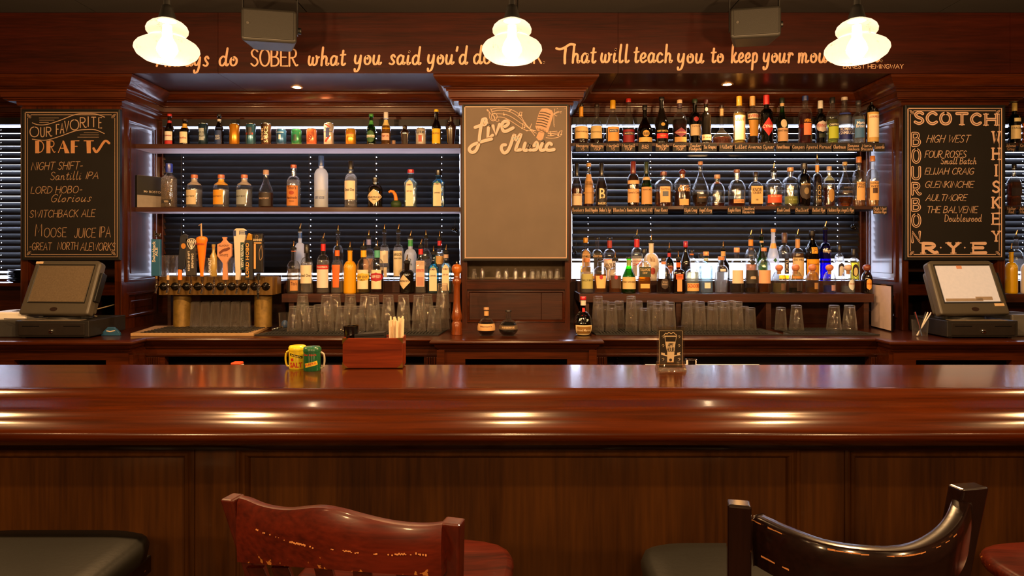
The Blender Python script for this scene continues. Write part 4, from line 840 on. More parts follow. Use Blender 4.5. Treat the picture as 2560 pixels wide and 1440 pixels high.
bottle(1583, 404, 31, shape='wine', glass='c', label='wine-shaped bourbon bottle with brown capsule and cream label', lab=('cf9f6a', 473, 507, .95), lab2=('cf9f6a', 452, 461, .95), txt=[("Rowan's Creek", 482, 6, .8)], tc='7a5030', cap=('6a2014', 30), liq=('7a2408', 440), **k2)
bottle(1616, 405, 30, shape='slope', glass='g', label='green-necked bottle with slanting band and tan label', lab=('c09058', 468, 511, .9), lab2=('c8a878', 443, 451, .8), txt=[("NOAH'S MILL", 475, 4, .7)], tc='6a4020', cap=('26341c', 30), liq=('3a3408', 468), **k2)
bottle(1659, 429, 47, shape='apoth', glass='c', label='squat round-shouldered bourbon bottle with small portrait label', lab=('d8a468', 468, 507, .55), lab2=('5a5c64', 480, 492, .32), txt=[('Four Roses', 474, 4, .8)], tc='5a2818', cap=('6a3018', 10), liq=('9a4008', 480), **k2)
bottle(1706, 423, 43, shape='apoth', glass='c', label='rounded bourbon bottle with dark ball stopper and gilt writing', lab=('d8a060', 499, 514, .55), txt=[('ELIJAH', 467, 6, .9), ('CRAIG', 475, 10, 1.3)], tc='d09048', cap=('5a1c10', 15), capk='ball', liq=('8a3408', 475), **k2)
bottle(1751, 404, 44, shape='tear', glass='c', label='teardrop bourbon bottle standing before the squat bell bottle', lab=('241a12', 487, 506, .6), txt=[("ANGEL'S ENVY", 495, 4, .7)], tc='c8a070', cap=('b07a50', 9), liq=('7a4a10', 487), **k2)
bottle(1793, 437, 48, shape='bell', glass='c', label='squat bell-shaped bottle with ring stopper, nearly empty', cap=('b88858', 10), liq=(AMB, 508), collar=('8a5830', 455, 460), **k2b)
bottle(1842, 424, 46, shape='broad', glass='c', label='broad round bottle with low amber level and slim label', lab=('d89a60', 500, 509, .6), cap=('7a4a2c', 8), liq=('8a2c08', 499), txt=[('EAGLE RARE', 504, 3.5, .8)], tc='6a3420', **k2)
bottle(1889, 430, 43, shape='flask', glass='c', label='flat flask bottle with parchment label and large black capitals', lab=('dcb070', 466, 510, .85), txt=[('KNOB', 475, 9, .75), ('CREEK', 483, 5, .75), ('100', 500, 4, .2)], tc='221a14', cap=('2a1c14', 12), liq=('7a2808', 505), **k2)
bottle(1934, 427, 43, shape='apoth', glass='c', label='clear rounded flask with slanting orange label and pourer', lab=('d8502c', 488, 508, .9), txt=[('BULLEIT', 492, 4, .6)], tc='f0c0a0', liq=('d89060', 500), pour=1, **k2)
bottle(1976, 419, 43, shape='apoth', glass='c', label='clear rounded flask with olive green label and cork', lab=('7a8034', 492, 510, .9), txt=[('95 RYE', 500, 4, .5)], tc='c8c880', cap=('c08a50', 10), liq=('c8b070', 505), **k2b)
bottle(2010, 408, 36, shape='skit', glass='db', label='dark amber bottle with round brown portrait label', lab=('33231a', 457, 500, .85, 'oval'), lab2=('8a7450', 470, 487, .35, 'oval'), txt=[("MICHTER'S", 462, 4.5, .7)], tc='b89868', cap=('1c1410', 16), liq=('6a2006', 450), **k2)
bottle(2043, 404, 27, shape='std', glass='c', label='slim bottle with orange neck, pourer and upright capitals', lab=('2a1c12', 458, 513, .45), txt=[('COLE', 485, 8, 44, -1)], tc='d8b880', collar=('d8922c', 413, 430), liq=(DAM, 440), pour=1, **k2b)
bottle(2073, 416, 31, shape='std', glass='c', label='amber whiskey bottle with silver collar and round side label', lab=('a87c3c', 472, 506, .5, 'oval'), cap=('b09480', 10), liq=('9a2c08', 470), collar=('8a9480', 440, 452), **k2)
bottle(2112, 405, 45, shape='tear', glass='c', label='teardrop rye bottle with low spirit level near the shelf end', lab=('5a4a3c', 478, 484, .6), cap=('b8985c', 9), liq=('b86a1c', 494), txt=[("ANGEL'S", 470, 5, .8)], tc='6a5a4a', **k2b)
bottle(2147, 392, 34, shape='std', glass='c', label='tall clear whiskey bottle with wooden cork, second from the end', lab=('dca868', 456, 501, .7), txt=[('HIGH', 461, 6, .85), ('WEST', 468, 6, .85)], tc='3a2818', cap=('b8743c', 15), liq=('e8a848', 500), **k2)
bottle(2181, 390, 34, shape='std', glass='c', label='tall clear whiskey bottle with photograph label, last on the shelf', lab=('dca868', 454, 501, .75), lab2=('4a2c1c', 471, 484, .4), txt=[('HIGH', 459, 6, .85), ('WEST', 467, 6, .85)], tc='3a2818', cap=('b8743c', 14), liq=('e8a848', 470), **k2)
# ---- low right shelf, back row
kb = dict(base=0, zb=ZB, Y=YB)
bottle(1464, 594, 29, shape='square', glass='c', label='clear whiskey bottle with gold cap and white arched label', lab=('c89a60', 623, 690, .8, 'arch'), txt=[('BUSHMILLS', 641, 5.5, .9)], tc='1a1410', cap=('d09428', 13), liq=('f0c060', 665), **kb)
bottle(1493, 594, 29, shape='square', glass='c', label='clear whiskey bottle with black cap and black arched label', lab=('17120e', 623, 690, .8, 'arch'), lab2=('c8a070', 638, 643, .84), txt=[('BUSHMILLS', 640.5, 4.5, .9)], tc='1a1410', cap=('17120e', 5), liq=('e0a040', 690), **kb)
bottle(1524, 594, 33, shape='std', glass='c', label='clear whiskey bottle with red neck strip and bird lettering', lab=('e6d4c0', 650, 700, .92), txt=[('WILD', 662, 8, .8), ('TURKEY', 670, 8, .95)], tc='3a1c10', cap=('17120e', 5), collar=('a83830', 600, 620), liq=('c87820', 648), **kb)
bottle(1592, 593, 31, shape='skit', glass='c', label='clear bottle with red collar, white-red label and pourer', lab=('e8dcd4', 646, 690, .85), txt=[('SOUTHERN', 653, 4, .8), ('COMFORT', 661, 6, .9)], tc='b82030', collar=('c02024', 598, 618), liq=('f4e0c0', 640), pour=1, **kb)
bottle(1628, 606, 42, shape='broad', glass='e0cfb4', label='opaque cream-white bottle with round shoulders and pourer', txt=[('RumChata', 648, 12, .9)], tc='a87a50', pour=1, lab=('a83828', 668, 686, .3, 'oval'), **kb)
bottle(1673, 626, 29, shape='bell', glass='db', label='dark brown liqueur bottle with red collar and pourer', lab=('dc9878', 664, 684, .9), txt=[('DRAMBUIE', 669, 5, .9)], tc='a02018', collar=('b02428', 632, 642), liq=('5a1c06', 650), pour=1, **kb)
bottle(1714, 603, 28, shape='slope', glass='k', label='black bottle with tall red cap behind the square brown bottle', cap=('a81428', 15), **kb)
bottle(1729, 625, 30, shape='std', glass='c', label='clear bottle with orange-ringed black cap behind the tequila', cap=('17120e', 8), collar=('d07018', 633, 638), **dict(kb, Y=4.29))
bottle(1753, 634, 42, shape='square', glass='c', label='wide clear square bottle half hidden behind the cork bottle', cap=('1a1614', 8), **kb)
bottle(1808, 622, 34, shape='slope', glass='db', label='dark bottle with cream collar and wire pourer behind the faceted one', collar=('d8a860', 628, 640), pour=1, **kb)
bottle(1877, 593, 31, shape='wine', glass='c', label='clear bottle with orange collar and pourer in the back row', collar=('e09030', 599, 615), liq=('b08060', 660), lab=('1c1814', 643, 662, .5, 'oval'), pour=1, **kb)
bottle(1904, 590, 31, shape='slope', glass='g', label='bright green bottle with cream ring and pourer in the back row', collar=('caa878', 602, 607), liq=('3f9a40', 640), pour=1, **kb)
bottle(1933, 572, 31, shape='slope', glass='f', label='tall frosted white bottle with orange stopper and leaf print', cap=('e8962c', 8), collar=('e8b060', 608, 621), lab=('3c7a48', 645, 656, .35, 'diam'), **kb)
bottle(1961, 582, 34, shape='std', glass='c', label='clear bottle with brown capsule and upright black label', lab=('1a1216', 645, 684, .36), txt=[('TUACA', 665, 7, 32, -1)], tc='e8d8c0', cap=('5a4034', 25), liq=('f0c040', 688), **kb)
bottle(1994, 592, 33, shape='std', glass='c', label='tan liqueur bottle with long label neck and pourer', lab=('dcc08c', 644, 690, .92), txt=[('DE VILLE', 649, 5, .8)], tc='5a3c24', collar=('c8945c', 598, 620), liq=('c8904c', 633), pour=1, **kb)
bottle(2030, 577, 38, shape='monk', glass='db', label='robed-figure shaped brown bottle with gold label and black cap', lab=('e8a018', 648, 700, .9), lab2=('e8a828', 618, 634, .42), txt=[('Frangelico', 661, 8, .85), ('F', 626, 10, .2)], tc='8a4810', cap=('1a1412', 12), liq=('6a3c08', 610), **kb)
bottle(2063, 572, 31, shape='wine', glass='u', label='cobalt blue bottle with pourer and white script', txt=[('milagro', 628, 12, .95)], tc='d8c8b0', liq=('3848d0', 640), pour=1, **kb)
bottle(2098, 613, 38, shape='bell', glass='c', label='squat clear bottle with black cap and horseshoe label', cap=('15151a', 14), lab=('2a1c1c', 657, 690, .6, 'arch'), lab2=('d8d4d0', 664, 690, .4, 'arch'), liq=('f0f0f0', 640), **kb)
bottle(2134, 622, 32, shape='square', glass='c', label='clear bottle of pale yellow tequila with black cap and dark oval label', cap=('15151a', 16), lab=('2a1c1c', 660, 692, .75, 'oval'), lab2=('e8d890', 668, 690, .45, 'oval'), liq=('d0c060', 655), **kb)
# ---- low right shelf, front row
kf = dict(base=0, zb=ZF, Y=YF)
bottle(1467, 645, 35, shape='apoth', glass='c', label='rounded clear bottle with olive horse label and orange cork', lab=('b0a864', 684, 721, .8), txt=[('BULLY BOY', 700, 4.5, .8)], tc='2a2a18', cap=('c8804c', 10), liq=('f0ece4', 680), **kf)
bottle(1501, 646, 33, shape='apoth', glass='c', label='amber whiskey with dark cap, pale label and small red seal', lab=('e4b878', 689, 720, .8, 'taper'), lab2=('b02430', 687, 698, .26, 'oval'), cap=('221a14', 5), liq=('e09028', 686), **kf)
bottle(1538, 650, 33, shape='apoth', glass='c', label='amber whiskey with pourer, brown label and small red seal', lab=('4a3428', 688, 720, .8, 'taper'), lab2=('b02430', 687, 698, .26, 'oval'), liq=('e08c28', 700), pour=1, **kf)
bottle(1572, 642, 35, shape='slope', glass='g', label='bright green whiskey bottle with cream label', lab=('d8bc80', 692, 722, .95), txt=[('IRISH WHISKEY', 704, 5, .85)], tc='6a5028', cap=('17140e', 5), collar=('8a9a4c', 647, 664), liq=('58c820', 672), **kf)
bottle(1610, 622, 37, shape='square', glass='c', label='square whiskey bottle with black cap and dark green label', lab=('2c3420', 667, 692, .95), lab2=('e0b060', 709, 720, .75), txt=[('TULLAMORE', 674, 6.5, .85), ('DEW', 682, 5, .4)], tc='d8b880', cap=('17120e', 12), liq=('e8a020', 691), **kf)
bottle(1659, 645, 42, shape='bell', glass='c', label='squat whiskey bottle with shield-shaped brown label and cork', lab=('3c2e26', 695, 722, .6, 'oval'), txt=[('SINGLE', 704, 4, .6), ('BARREL', 710, 4, .7)], tc='b8a088', cap=('2a1a14', 7), collar=('c8845c', 652, 661), liq=('5a1c08', 697), **kf)
bottle(1696, 648, 36, shape='square', glass='b', label='square amber-brown orange liqueur bottle with ribbon label', lab=('e09c60', 694, 728, .42), lab2=('d0622c', 685, 698, .62), txt=[('COINTREAU', 691, 4.5, 1.1)], tc='8a2c10', collar=('e0601c', 656, 668), liq=('c05008', 668), pour=1, **kf)
bottle(1731, 650, 34, shape='std', glass='c', label='clear tequila bottle with tan label and stag print', lab=('dcae68', 707, 727, .9), txt=[('CAZADORES', 714, 9, .9)], tc='b83820', liq=('f0e8d0', 680), **kf)
bottle(1765, 629, 38, shape='square', glass='la', label='large clear square bottle with fat cork and faint label', lab=('e8dccc', 706, 720, .5), cap=('e0965c', 10), liq=('f4f6f8', 666), collar=('b8c8c0', 645, 652), **kf)
bottle(1803, 641, 36, shape='skit', glass='c', label='clear faceted bottle narrowing to its foot, with cork', cap=('d08850', 9), liq=('f0f0f0', 680), lab=('d8c8c0', 672, 678, .4), **kf)
bottle(1842, 619, 35, shape='std', glass='c', label='tequila bottle with cork and pale label, paler spirit', lab=('e8cdb0', 675, 708, .85), cap=('d89868', 12), liq=('8a7464', 707), **kf)
bottle(1878, 619, 35, shape='std', glass='c', label='tequila bottle with cork and black sunrise label', lab=('2a2420', 675, 708, .9), lab2=('b8a484', 690, 697, .4, 'arch'), cap=('4a3428', 7), liq=('8a6434', 720), **kf)
bottle(1910, 619, 34, shape='std', glass='c', label='tequila bottle with cork, peach label and amber spirit', lab=('e0a880', 675, 708, .95), cap=('c88050', 9), liq=('b86c20', 707), **kf)
def ballb(px, w, lab, liq, lb, cap='c0744c', top=661, bias=.3, lab2=None, shp='bell', gl='c', txt=(), form='rect', tc='d8c0b0'):
    bottle(px, top, w, shape=shp, glass=gl, label=lb, lab=lab, cap=(cap, 18), capk='ball', liq=liq, bias=bias, lab2=lab2, txt=txt, form=form, tc=tc, **kf)
ballb(1948, 45, ('6a4c3c', 708, 725, .4), ('d8c890', 707), 'squat ball-stoppered tequila bottle with small brown side label')
ballb(1989, 44, ('2a1612', 701, 727, .52), ('3a3020', 720), 'squat ball-stoppered bottle with black framed label')
ballb(2031, 43, ('a87c48', 706, 722, .4), ('c89830', 718), 'squat ball-stoppered bottle with golden spirit, orange cork')
ballb(2074, 42, ('b08a8c', 712, 726, .45), ('8a9ae0', 714), 'squat ball-stoppered bottle tinted violet')
ballb(2120, 44, ('dce0d8', 697, 725, .62, 'oval'), ('e8f0f0', 715), 'round-shouldered clear tequila bottle with white oval label', cap='c8a890', bias=.25, txt=[('Don Julio', 709, 6, .8)], tc='b05c38')
ballb(2167, 38, ('e0a040', 696, 724, .62, 'oval'), ('8a3404', 690), 'amber brown tequila bottle with orange oval label, last in row', cap='7a3c28', gl='b', bias=0, txt=[('Don Julio', 709, 6, .85)], tc='a04a18')
# ---- bay beyond the whiskey board
bottle(2536, 258, 34, 0, ZR1, YT, 'wine', 'dg', 'green whisky bottle with gold cap and cream label at the picture edge', lab=('dcc48c', 315, 349, .92), cap=('c8ac60', 20), liq=('8a5010', 300), lab2=('d8c890', 297, 306, .6), txt=[('CRAGGAN', 322, 5, .85)], tc='3a3020')
bottle(2570, 275, 34, 0, ZR1, YT, 'wine', 'c', 'amber whisky bottle cut by the frame, top shelf', lab=('c89030', 320, 350, .9), cap=('b08a30', 12), liq=('c87818', 300))
bottle(2535, 411, 45, 0, ZR2, YT, 'flask', 'c', 'square whisky bottle with slanting dark label at the picture edge', lab=('22181a', 470, 490, .85), cap=('15120e', 9), liq=('8a4a10', 455))
bottle(2540, 594, 44, 0, ZB, YB, 'broad', 'c', 'large clear bottle with pourer behind the yellow bottle', liq=('f0f0f0', 650), pour=1)
bottle(2528, 628, 36, 0, ZF, YF, 'std', 'd8a810', 'opaque yellow bottle at the picture edge below the whiskey board', txt=[('SVEDKA', 666, 8, .9)], tc='f0d060', pour=1)
bottle(2568, 632, 36, 0, ZF, YF, 'std', 'd8ccc0', 'opaque white bottle cut by the picture edge', txt=[('SVEDKA', 666, 8, .9)], tc='b0a090', pour=1)
# ---- counter bottles
bottle(1216, 768, 46, 0, 1.02, 3.715, 'round', 'c', 'globe-shaped bourbon bottle with paper label and horse stopper on the counter', lab=('cda06a', 808, 825, .97), cap=('b0845a', 7), collar=('c89a60', 772, 789), liq=('4a1004', 807), txt=[("Blanton's", 814, 4, .5)], tc='5a3018')
bottle(1271, 775, 50, 0, 1.02, 3.715, 'round', 'c', 'globe-shaped dark bottle without stopper on the counter', lab=('5a4630', 812, 822, .97), cap=('1a1210', 5), liq=('160604', 806), txt=[('RESERVE', 817, 4, .5)], tc='c8a878')
gm = bottle(1458, 741, 50, 0, 1.02, 3.72, 'round', 'db', 'round-bellied liqueur bottle with red ribbon on the counter', lab=('dcc490', 811, 836, .82), lab2=('8a6428', 814, 832, .7), cap=('b81824', 8), collar=('e0cfc0', 750, 763), liq=('4a1c04', 790), txt=[('Grand Marnier', 823, 6, .8)], tc='f0dcb0')
m = MB(); m.add([(-.007, -.0165, .152), (.007, -.0165, .152), (.009, -.022, .10), (-.007, -.022, .10)], [(0, 1, 2, 3)]).add([(-.006, -.026, .10), (.008, -.026, .10), (.012, -.05, .062), (.002, -.05, .06)], [(0, 1, 2, 3)])
m.tube([(-.018, -.03, .104), (-.009, -.034, .112), (0, -.03, .1), (.011, -.034, .11), (.018, -.03, .1)], .004, 6)
m.build('ribbon', pm('d81c1c', .4), gm, label='red satin ribbon with bow')
# ------------------------------------------------------------------ pendant lamps
def shade_mat():
    m = bpy.data.materials.new('lit_opal_glass'); m.use_nodes = True; nt = m.node_tree; nt.nodes.clear(); L = nt.links.new
    tc = N(nt, 'ShaderNodeTexCoord'); no = N(nt, 'ShaderNodeTexNoise'); no.inputs['Scale'].default_value = 260; L(tc.outputs['Object'], no.inputs['Vector'])
    n2 = N(nt, 'ShaderNodeTexNoise'); n2.inputs['Scale'].default_value = 22; L(tc.outputs['Object'], n2.inputs['Vector'])
    ml = N(nt, 'ShaderNodeMath', operation='MULTIPLY'); L(no.outputs[0], ml.inputs[0]); L(n2.outputs[0], ml.inputs[1])
    cr = N(nt, 'ShaderNodeValToRGB'); cr.color_ramp.elements[0].position = .33; cr.color_ramp.elements[0].color = (.0042, .0048, .0075, 1)
    cr.color_ramp.elements[1].position = .42; cr.color_ramp.elements[1].color = (.001, .0005, .0003, 1); L(ml.outputs[0], cr.inputs[0])
    tl = N(nt, 'ShaderNodeBsdfTranslucent'); L(cr.outputs[0], tl.inputs[0])
    tr = N(nt, 'ShaderNodeBsdfTransparent'); tr.inputs[0].default_value = (1, .93, .8, 1)
    em = N(nt, 'ShaderNodeEmission'); em.inputs[0].default_value = (1, .62, .3, 1); em.inputs[1].default_value = .26
    a = N(nt, 'ShaderNodeMixShader'); a.inputs[0].default_value = .5; L(tr.outputs[0], a.inputs[1]); L(tl.outputs[0], a.inputs[2])
    b = N(nt, 'ShaderNodeAddShader'); L(a.outputs[0], b.inputs[0]); L(em.outputs[0], b.inputs[1])
    o = N(nt, 'ShaderNodeOutputMaterial'); L(b.outputs[0], o.inputs[0]); return m
SHM = shade_mat(); BULB = emit('ffd9a0', 45).copy()
_n = BULB.node_tree; _o = [q for q in _n.nodes if q.type == 'OUTPUT_MATERIAL'][0]; _e = [q for q in _n.nodes if q.type == 'EMISSION'][0]
_t = N(_n, 'ShaderNodeBsdfTransparent'); _a = N(_n, 'ShaderNodeAddShader'); _t.inputs[0].default_value = (.85, .85, .85, 1)
_n.links.new(_t.outputs[0], _a.inputs[0]); _n.links.new(_e.outputs[0], _a.inputs[1]); _n.links.new(_a.outputs[0], _o.inputs[0])
SP = [(.001, -.043), (.04, -.042), (.072, -.034), (.094, -.018), (.103, .0), (.101, .012), (.092, .024), (.074, .035), (.06, .041), (.056, .047), (.060, .054), (.066, .062), (.067, .072), (.062, .084), (.05, .095), (.034, .103), (.024, .108)]
for i, p in enumerate(PEND):
    lb = ['glowing tiered glass pendant lamp on the left, over the word before do', 'glowing tiered glass pendant lamp in the middle over the music chalkboard', 'glowing tiered glass pendant lamp on the right, over the end of the quotation', 'pendant lamp beyond the left picture edge', 'pendant lamp beyond the right picture edge'][i]
    r = empty('pendant_lamp', p, lb, 'lamp', 'tiered glass pendants over the bar')
    MB().lathe(SP, 40, cap=False).build('lamp_shade', SHM, r, smooth=1)
    MB().lathe([(.001, -.03), (.02, -.024), (.032, -.006), (.034, .004), (.028, .024), (.016, .045), (.014, .085), (.001, .09)], 20, (0, 0, 0)).build('bulb', BULB, r, smooth=1)
    MB().lathe([(.03, .1), (.03, .104), (.026, .118), (.02, .14), (.018, .15), (.012, .155), (.01, .19), (.004, .195)], 20).build('socket', BLACK, r, smooth=SM)
    MB().tube([(0, 0, .19), (0, 0, .655)], .006, 8).build('stem', BRASS if 0 else BLACK, r, smooth=1)
    MB().lathe([(.055, .655), (.05, .662)], 20).build('ceiling_rose', BLACK, r, smooth=SM)
for x, y in SPOTS:
    r = empty('recessed_spotlight', (x, y, 2.4895), 'recessed spotlight in the soffit above the %s' % ('beer can shelf' if x < 0 else 'cognac shelf'), 'light', 'recessed spotlights')
    MB().lathe([(.036, 0), (.036, -.004), (.026, -.004), (.026, 0)], 24, cap=False).build('trim_ring', pm('c8a070', .3, .6), r, smooth=SM)
    MB().lathe([(.001, -.006), (.018, -.005), (.024, -.001)], 20, cap=False).build('lens', emit('ffd9a8', 40), r, smooth=1)
ORD0 = 'first second third fourth fifth'.split()
for x, y in ROW:
    r = empty('ceiling_spotlight', (x, y, 2.832), '%s ceiling spotlight from the left on the guest side of the bar' % ORD0[int(round((x+2.9)/1.45))], 'light', 'ceiling spotlights over the stools')
    MB().lathe([(.05, 0), (.05, -.02), (.04, -.02), (.04, -.005)], 20, cap=False).build('housing', BLACK, r, smooth=SM)
for x, y in [(-2.4, -1.4), (0, -1.4), (2.4, -1.4)]:
    r = empty('room_fill_lamp', (x, y, 2.3), '%s added fill lamp from the left in the guest room' % ORD0[int(round((x+2.4)/2.4))], 'light', 'added fill lamps in the guest room')
    MB().tube([(0, 0, .15), (0, 0, .53)], .005, 6).build('stem', BLACK, r)  # bare stem above each added fill light
# ------------------------------------------------------------------ loudspeakers under the ceiling
def speaker(cx, yb, wpx, hpx, Y, yaw, lb):
    s = Y/F; W = wpx*s; H = hpx*s; z = Z_(yb, Y)
    r = empty('loudspeaker', (X_(cx, Y), Y, z), lb, 'loudspeaker', rz=yaw)
    m = MB(); pl = [(-W/2, 0), (W/2, 0), (W*.36, .17), (-W*.36, .17)]
    m.prism(pl, 'z', 0, H); m.build('cabinet', PLAST, r, bevel=.018, seg=4)
    mm = MB(); mm.prism([(-W/2+.016, -.006), (W/2-.016, -.006), (W/2-.016, .004), (-W/2+.016, .004)], 'z', .014, H-.014); mm.build('grille', pm('1c1a16', .75, noise=.3, scale=400, bump=.4), r, bevel=.004)
    MB().lathe([(.007, 0), (.007, .003)], 12).xf((-W*.36, -.008, H*.5), rx=pi/2).build('badge', STEEL, r)
    m = MB(); 
    for sx in (-1, 1): m.box(sx*(W/2-.004)-.002, sx*(W/2-.004)+.002, .05, .085, H*.35, 2.845-z)
    m.box(-W/2, W/2, .05, .085, 2.840-z-.004, 2.845-z); m.build('bracket', STEEL if 0 else BLACK, r)
    MB().lathe([(.016, 0), (.016, .02)], 12).xf((W/2-.006, .068, H*.5), ry=pi/2).build('knob', BLACK, r, smooth=SM)
speaker(672, 104, 136, 84, 3.35, .22, 'black ceiling loudspeaker near the word SOBER')
speaker(1890, 93, 124, 78, 3.35, -.2, 'black ceiling loudspeaker above the words to keep your')
# ------------------------------------------------------------------ chalkboards
def board(x0, x1, y0, y1, Y, lb, face, rim=BLACK):
    r = empty('chalkboard', P((x0+x1)/2, y1, Y), lb, 'chalkboard'); T = lambda m: m.xf((-r.location[0], -r.location[1], -r.location[2]))
    T(MB().box(X_(x0, Y)+.004, X_(x1, Y)-.004, Y, Y+.018, Z_(y1, Y)+.004, Z_(y0, Y)-.004)).build('slate', face, r)
    m = MB(); m.frame(X_(x0, Y), X_(x1, Y), Z_(y1, Y), Z_(y0, Y), Y, [(0, -.018), (0, .004), (.008, .005), (.01, -.001)]); T(m).build('frame', rim, r)
    return r, T
YB_ = 3.932
def deco(m, x0, x1, y0, y1, Y, w1=2.2, w2=1.2):
    for (d, w) in ((8, w1),): line_px(m, [(x0+d, y0+d), (x1-d, y0+d), (x1-d, y1-d), (x0+d, y1-d), (x0+d, y0+d)], Y, w, False)
    i = 14; c = 8
    a, b, e, f = x0+i, x1-i, y0+i, y1-i
    line_px(m, [(a+c, e), (b-c, e), (b-c, e+c), (b, e+c), (b, f-c), (b-c, f-c), (b-c, f), (a+c, f), (a+c, f-c), (a, f-c), (a, e+c), (a+c, e+c), (a+c, e)], Y, w2, False)
    for (px, py, sx, sy) in ((a, e, 1, 1), (b, e, -1, 1), (a, f, 1, -1), (b, f, -1, -1)):
        line_px(m, [(px-2*sx, py-2*sy), (px+3*sx, py+0*sy), (px+6*sx, py+3*sy), (px+5*sx, py+6*sy), (px+1*sx, py+5*sy), (px-2*sx, py-2*sy)], Y, 1.1, False)
        line_px(m, [(px+1*sx, py+1*sy), (px+4*sx, py+4*sy)], Y, .9, False)
YL = YB_-.0015
# draft board
r, T = board(55, 301, 273, 650, YB_, 'tall chalkboard listing favourite draft beers above the tilted till', SLATE)
m = MB(); deco(m, 55, 301, 273, 650, YL)
wave = lambda u: -20*sin((u-75)/175*pi-pi/2)*.55
line_px(m, [(81, 307), (96, 312), (118, 311), (150, 301), (190, 286), (218, 284), (240, 285), (262, 293)], YL, 2)
line_px(m, [(81, 348), (96, 350), (118, 350), (150, 341), (190, 327), (218, 324), (240, 325), (261, 334)], YL, 2)
for (a, b, y) in [(98, 147, 295), (99, 136, 300.5), (99, 122, 306), (210, 246, 332), (200, 247, 337.5), (194, 247, 343)]: line_px(m, [(a, y), (b, y)], YL, .9)
base_ = lambda u: {True: 0, False: 0}[True]
for ch, a, b, yb, h in [('O', 74, 98, 342, 25), ('U', 101, 112, 342, 23), ('R', 115, 130, 341, 23), ('F', 140, 148, 336, 25), ('A', 150, 161, 333, 25), ('V', 161, 173, 329, 26), ('O', 175, 198, 325, 26), ('R', 200, 216, 319, 25), ('I', 219, 222, 316, 24), ('T', 228, 240, 317, 24), ('E', 246, 255, 320, 26)]:
    write_px(m, ch, a+1, b-1, yb, h, YL, 2.4, det=7)
T(m).build('lettering', CHALK2, r)
m = MB()
for ch, a, b in (('D', 88, 111), ('R', 116, 139), ('A', 144, 172), ('F', 177, 198), ('T', 208, 235)): 
    write_px(m, ch, a+(7 if ch in 'DR' else 2), b-2, 381, 29, YL, 2.2, det=7)
    if ch in 'DRF': poly_px(m, [(a, 352), (a+10, 352), (a+10, 383), (a, 383)], YL-.0004)
    if ch == 'A': poly_px(m, [(156, 352), (160, 352), (174, 383), (162, 383)], YL-.0004)
    if ch == 'T': poly_px(m, [(216, 352), (227, 352), (227, 383), (217, 383)], YL-.0004)
    T(m).build('letter', pm('b07c50', .8, noise=.1), r); m = MB()
line_px(m, [(234, 371), (240, 380), (247, 374), (258, 357), (265, 352), (273, 358)], YL, 6.5, vary=.25)
T(m).build('lettering', pm('b07c50', .8, noise=.1), r)
m = MB()
for s, a, b, yb, h, sl in [('NIGHT SHIFT-', 78, 205, 425, 19, .25), ('Santilli', 126, 202, 450, 20, .2), ('IPA', 214, 245, 447, 17, .25), ('LORD HOBO-', 77, 204, 484, 17, .2), ('Glorious', 126, 226, 505, 19, .35), ('SWITCHBACK ALE', 74, 236, 544, 18, .2),
        ('M', 88, 104, 590, 30, .1), ('OOSE', 110, 165, 593, 23, .1), ('JUICE', 186, 238, 594, 23, .12), ('IPA', 248, 276, 593, 26, .12), ('-GREAT', 73, 128, 625, 18, .12), ('NORTH', 144, 194, 624, 18, .15), ('ALEWORKS', 201, 287, 626, 19, .2)]:
    m = write_px(MB(), s, a, b, yb, h, YL, 1.5, slant=sl, det=5, rot=-.015 if yb < 600 else 0); T(m).build('lettering', pm('96765a', .85, noise=.3, scale=200), r)
# whiskey board
r, T = board(2262, 2512, 263, 650, YB_, 'tall chalkboard lettered for scotch, bourbon, rye and whiskey', SLATE)
m = MB(); deco(m, 2262, 2512, 263, 650, YL, 2.6, 1.4)
dk = MB()
T(m).build('border', CHALK, r)
def slab(ch, a, b, y0, y1, w, serif=1, inl=1.2):
    m = MB(); dk = MB()
    write_px(m, ch, a+w/2, b-w/2, y1-w*.3, (y1-y0)-w*.6, YL, w, det=7)
    if inl: write_px(dk, ch, a+w/2, b-w/2, y1-w*.3, (y1-y0)-w*.6, YL-.0007, inl, det=7)
    if serif:
        h = 2.6; mid = (a+b)/2
        sp = {'S': [], 'C': [], 'O': [], 'T': [(mid, y1)], 'H': [(a+w/2, y0), (a+w/2, y1), (b-w/2, y0), (b-w/2, y1)], 'B': [(a+w/2-1, y0), (a+w/2-1, y1)], 'U': [(a+w/2, y0), (b-w/2, y0)], 'R': [(a+w/2, y0), (a+w/2, y1), (b-w/2, y1)],
              'N': [(a+w/2, y1), (b-w/2, y0)], 'I': [(mid, y0), (mid, y1)], 'K': [(a+w/2, y0), (a+w/2, y1), (b-w/2, y0), (b-w/2, y1)], 'W': [(a+w/2, y0), (b-w/2, y0)], 'Y': [(mid, y1), (a+w/2, y0), (b-w/2, y0)], 'E': [(a+w/2, y0), (a+w/2, y1)]}.get(ch, [])
        for (sx, sy) in sp:
            q = 1 if sy == y0 else -1
            poly_px(m, [(sx-w*.95, sy), (sx+w*.95, sy), (sx+w*.95, sy+h*q), (sx-w*.95, sy+h*q)], YL-.0003)
    o = T(m).build('letter', CHALK, r)
    if inl: T(dk).build('inline', SLATE, o)
for i, (ch, a, b) in enumerate(zip('SCOTCH', (2284, 2314, 2348, 2388, 2425, 2461), (2312, 2345, 2380, 2421, 2455, 2496))): slab(ch, a, b, 278+i*1.2, 311+i*.6, 7.5, 1, 1.4)
for ch, y0, y1 in zip('BOURBON', (331, 371, 416, 456, 496, 534, 578), (366, 408, 449, 488, 528, 568, 607)): slab(ch, 2278, 2303, y0, y1, 6.5, 0, 2.4)
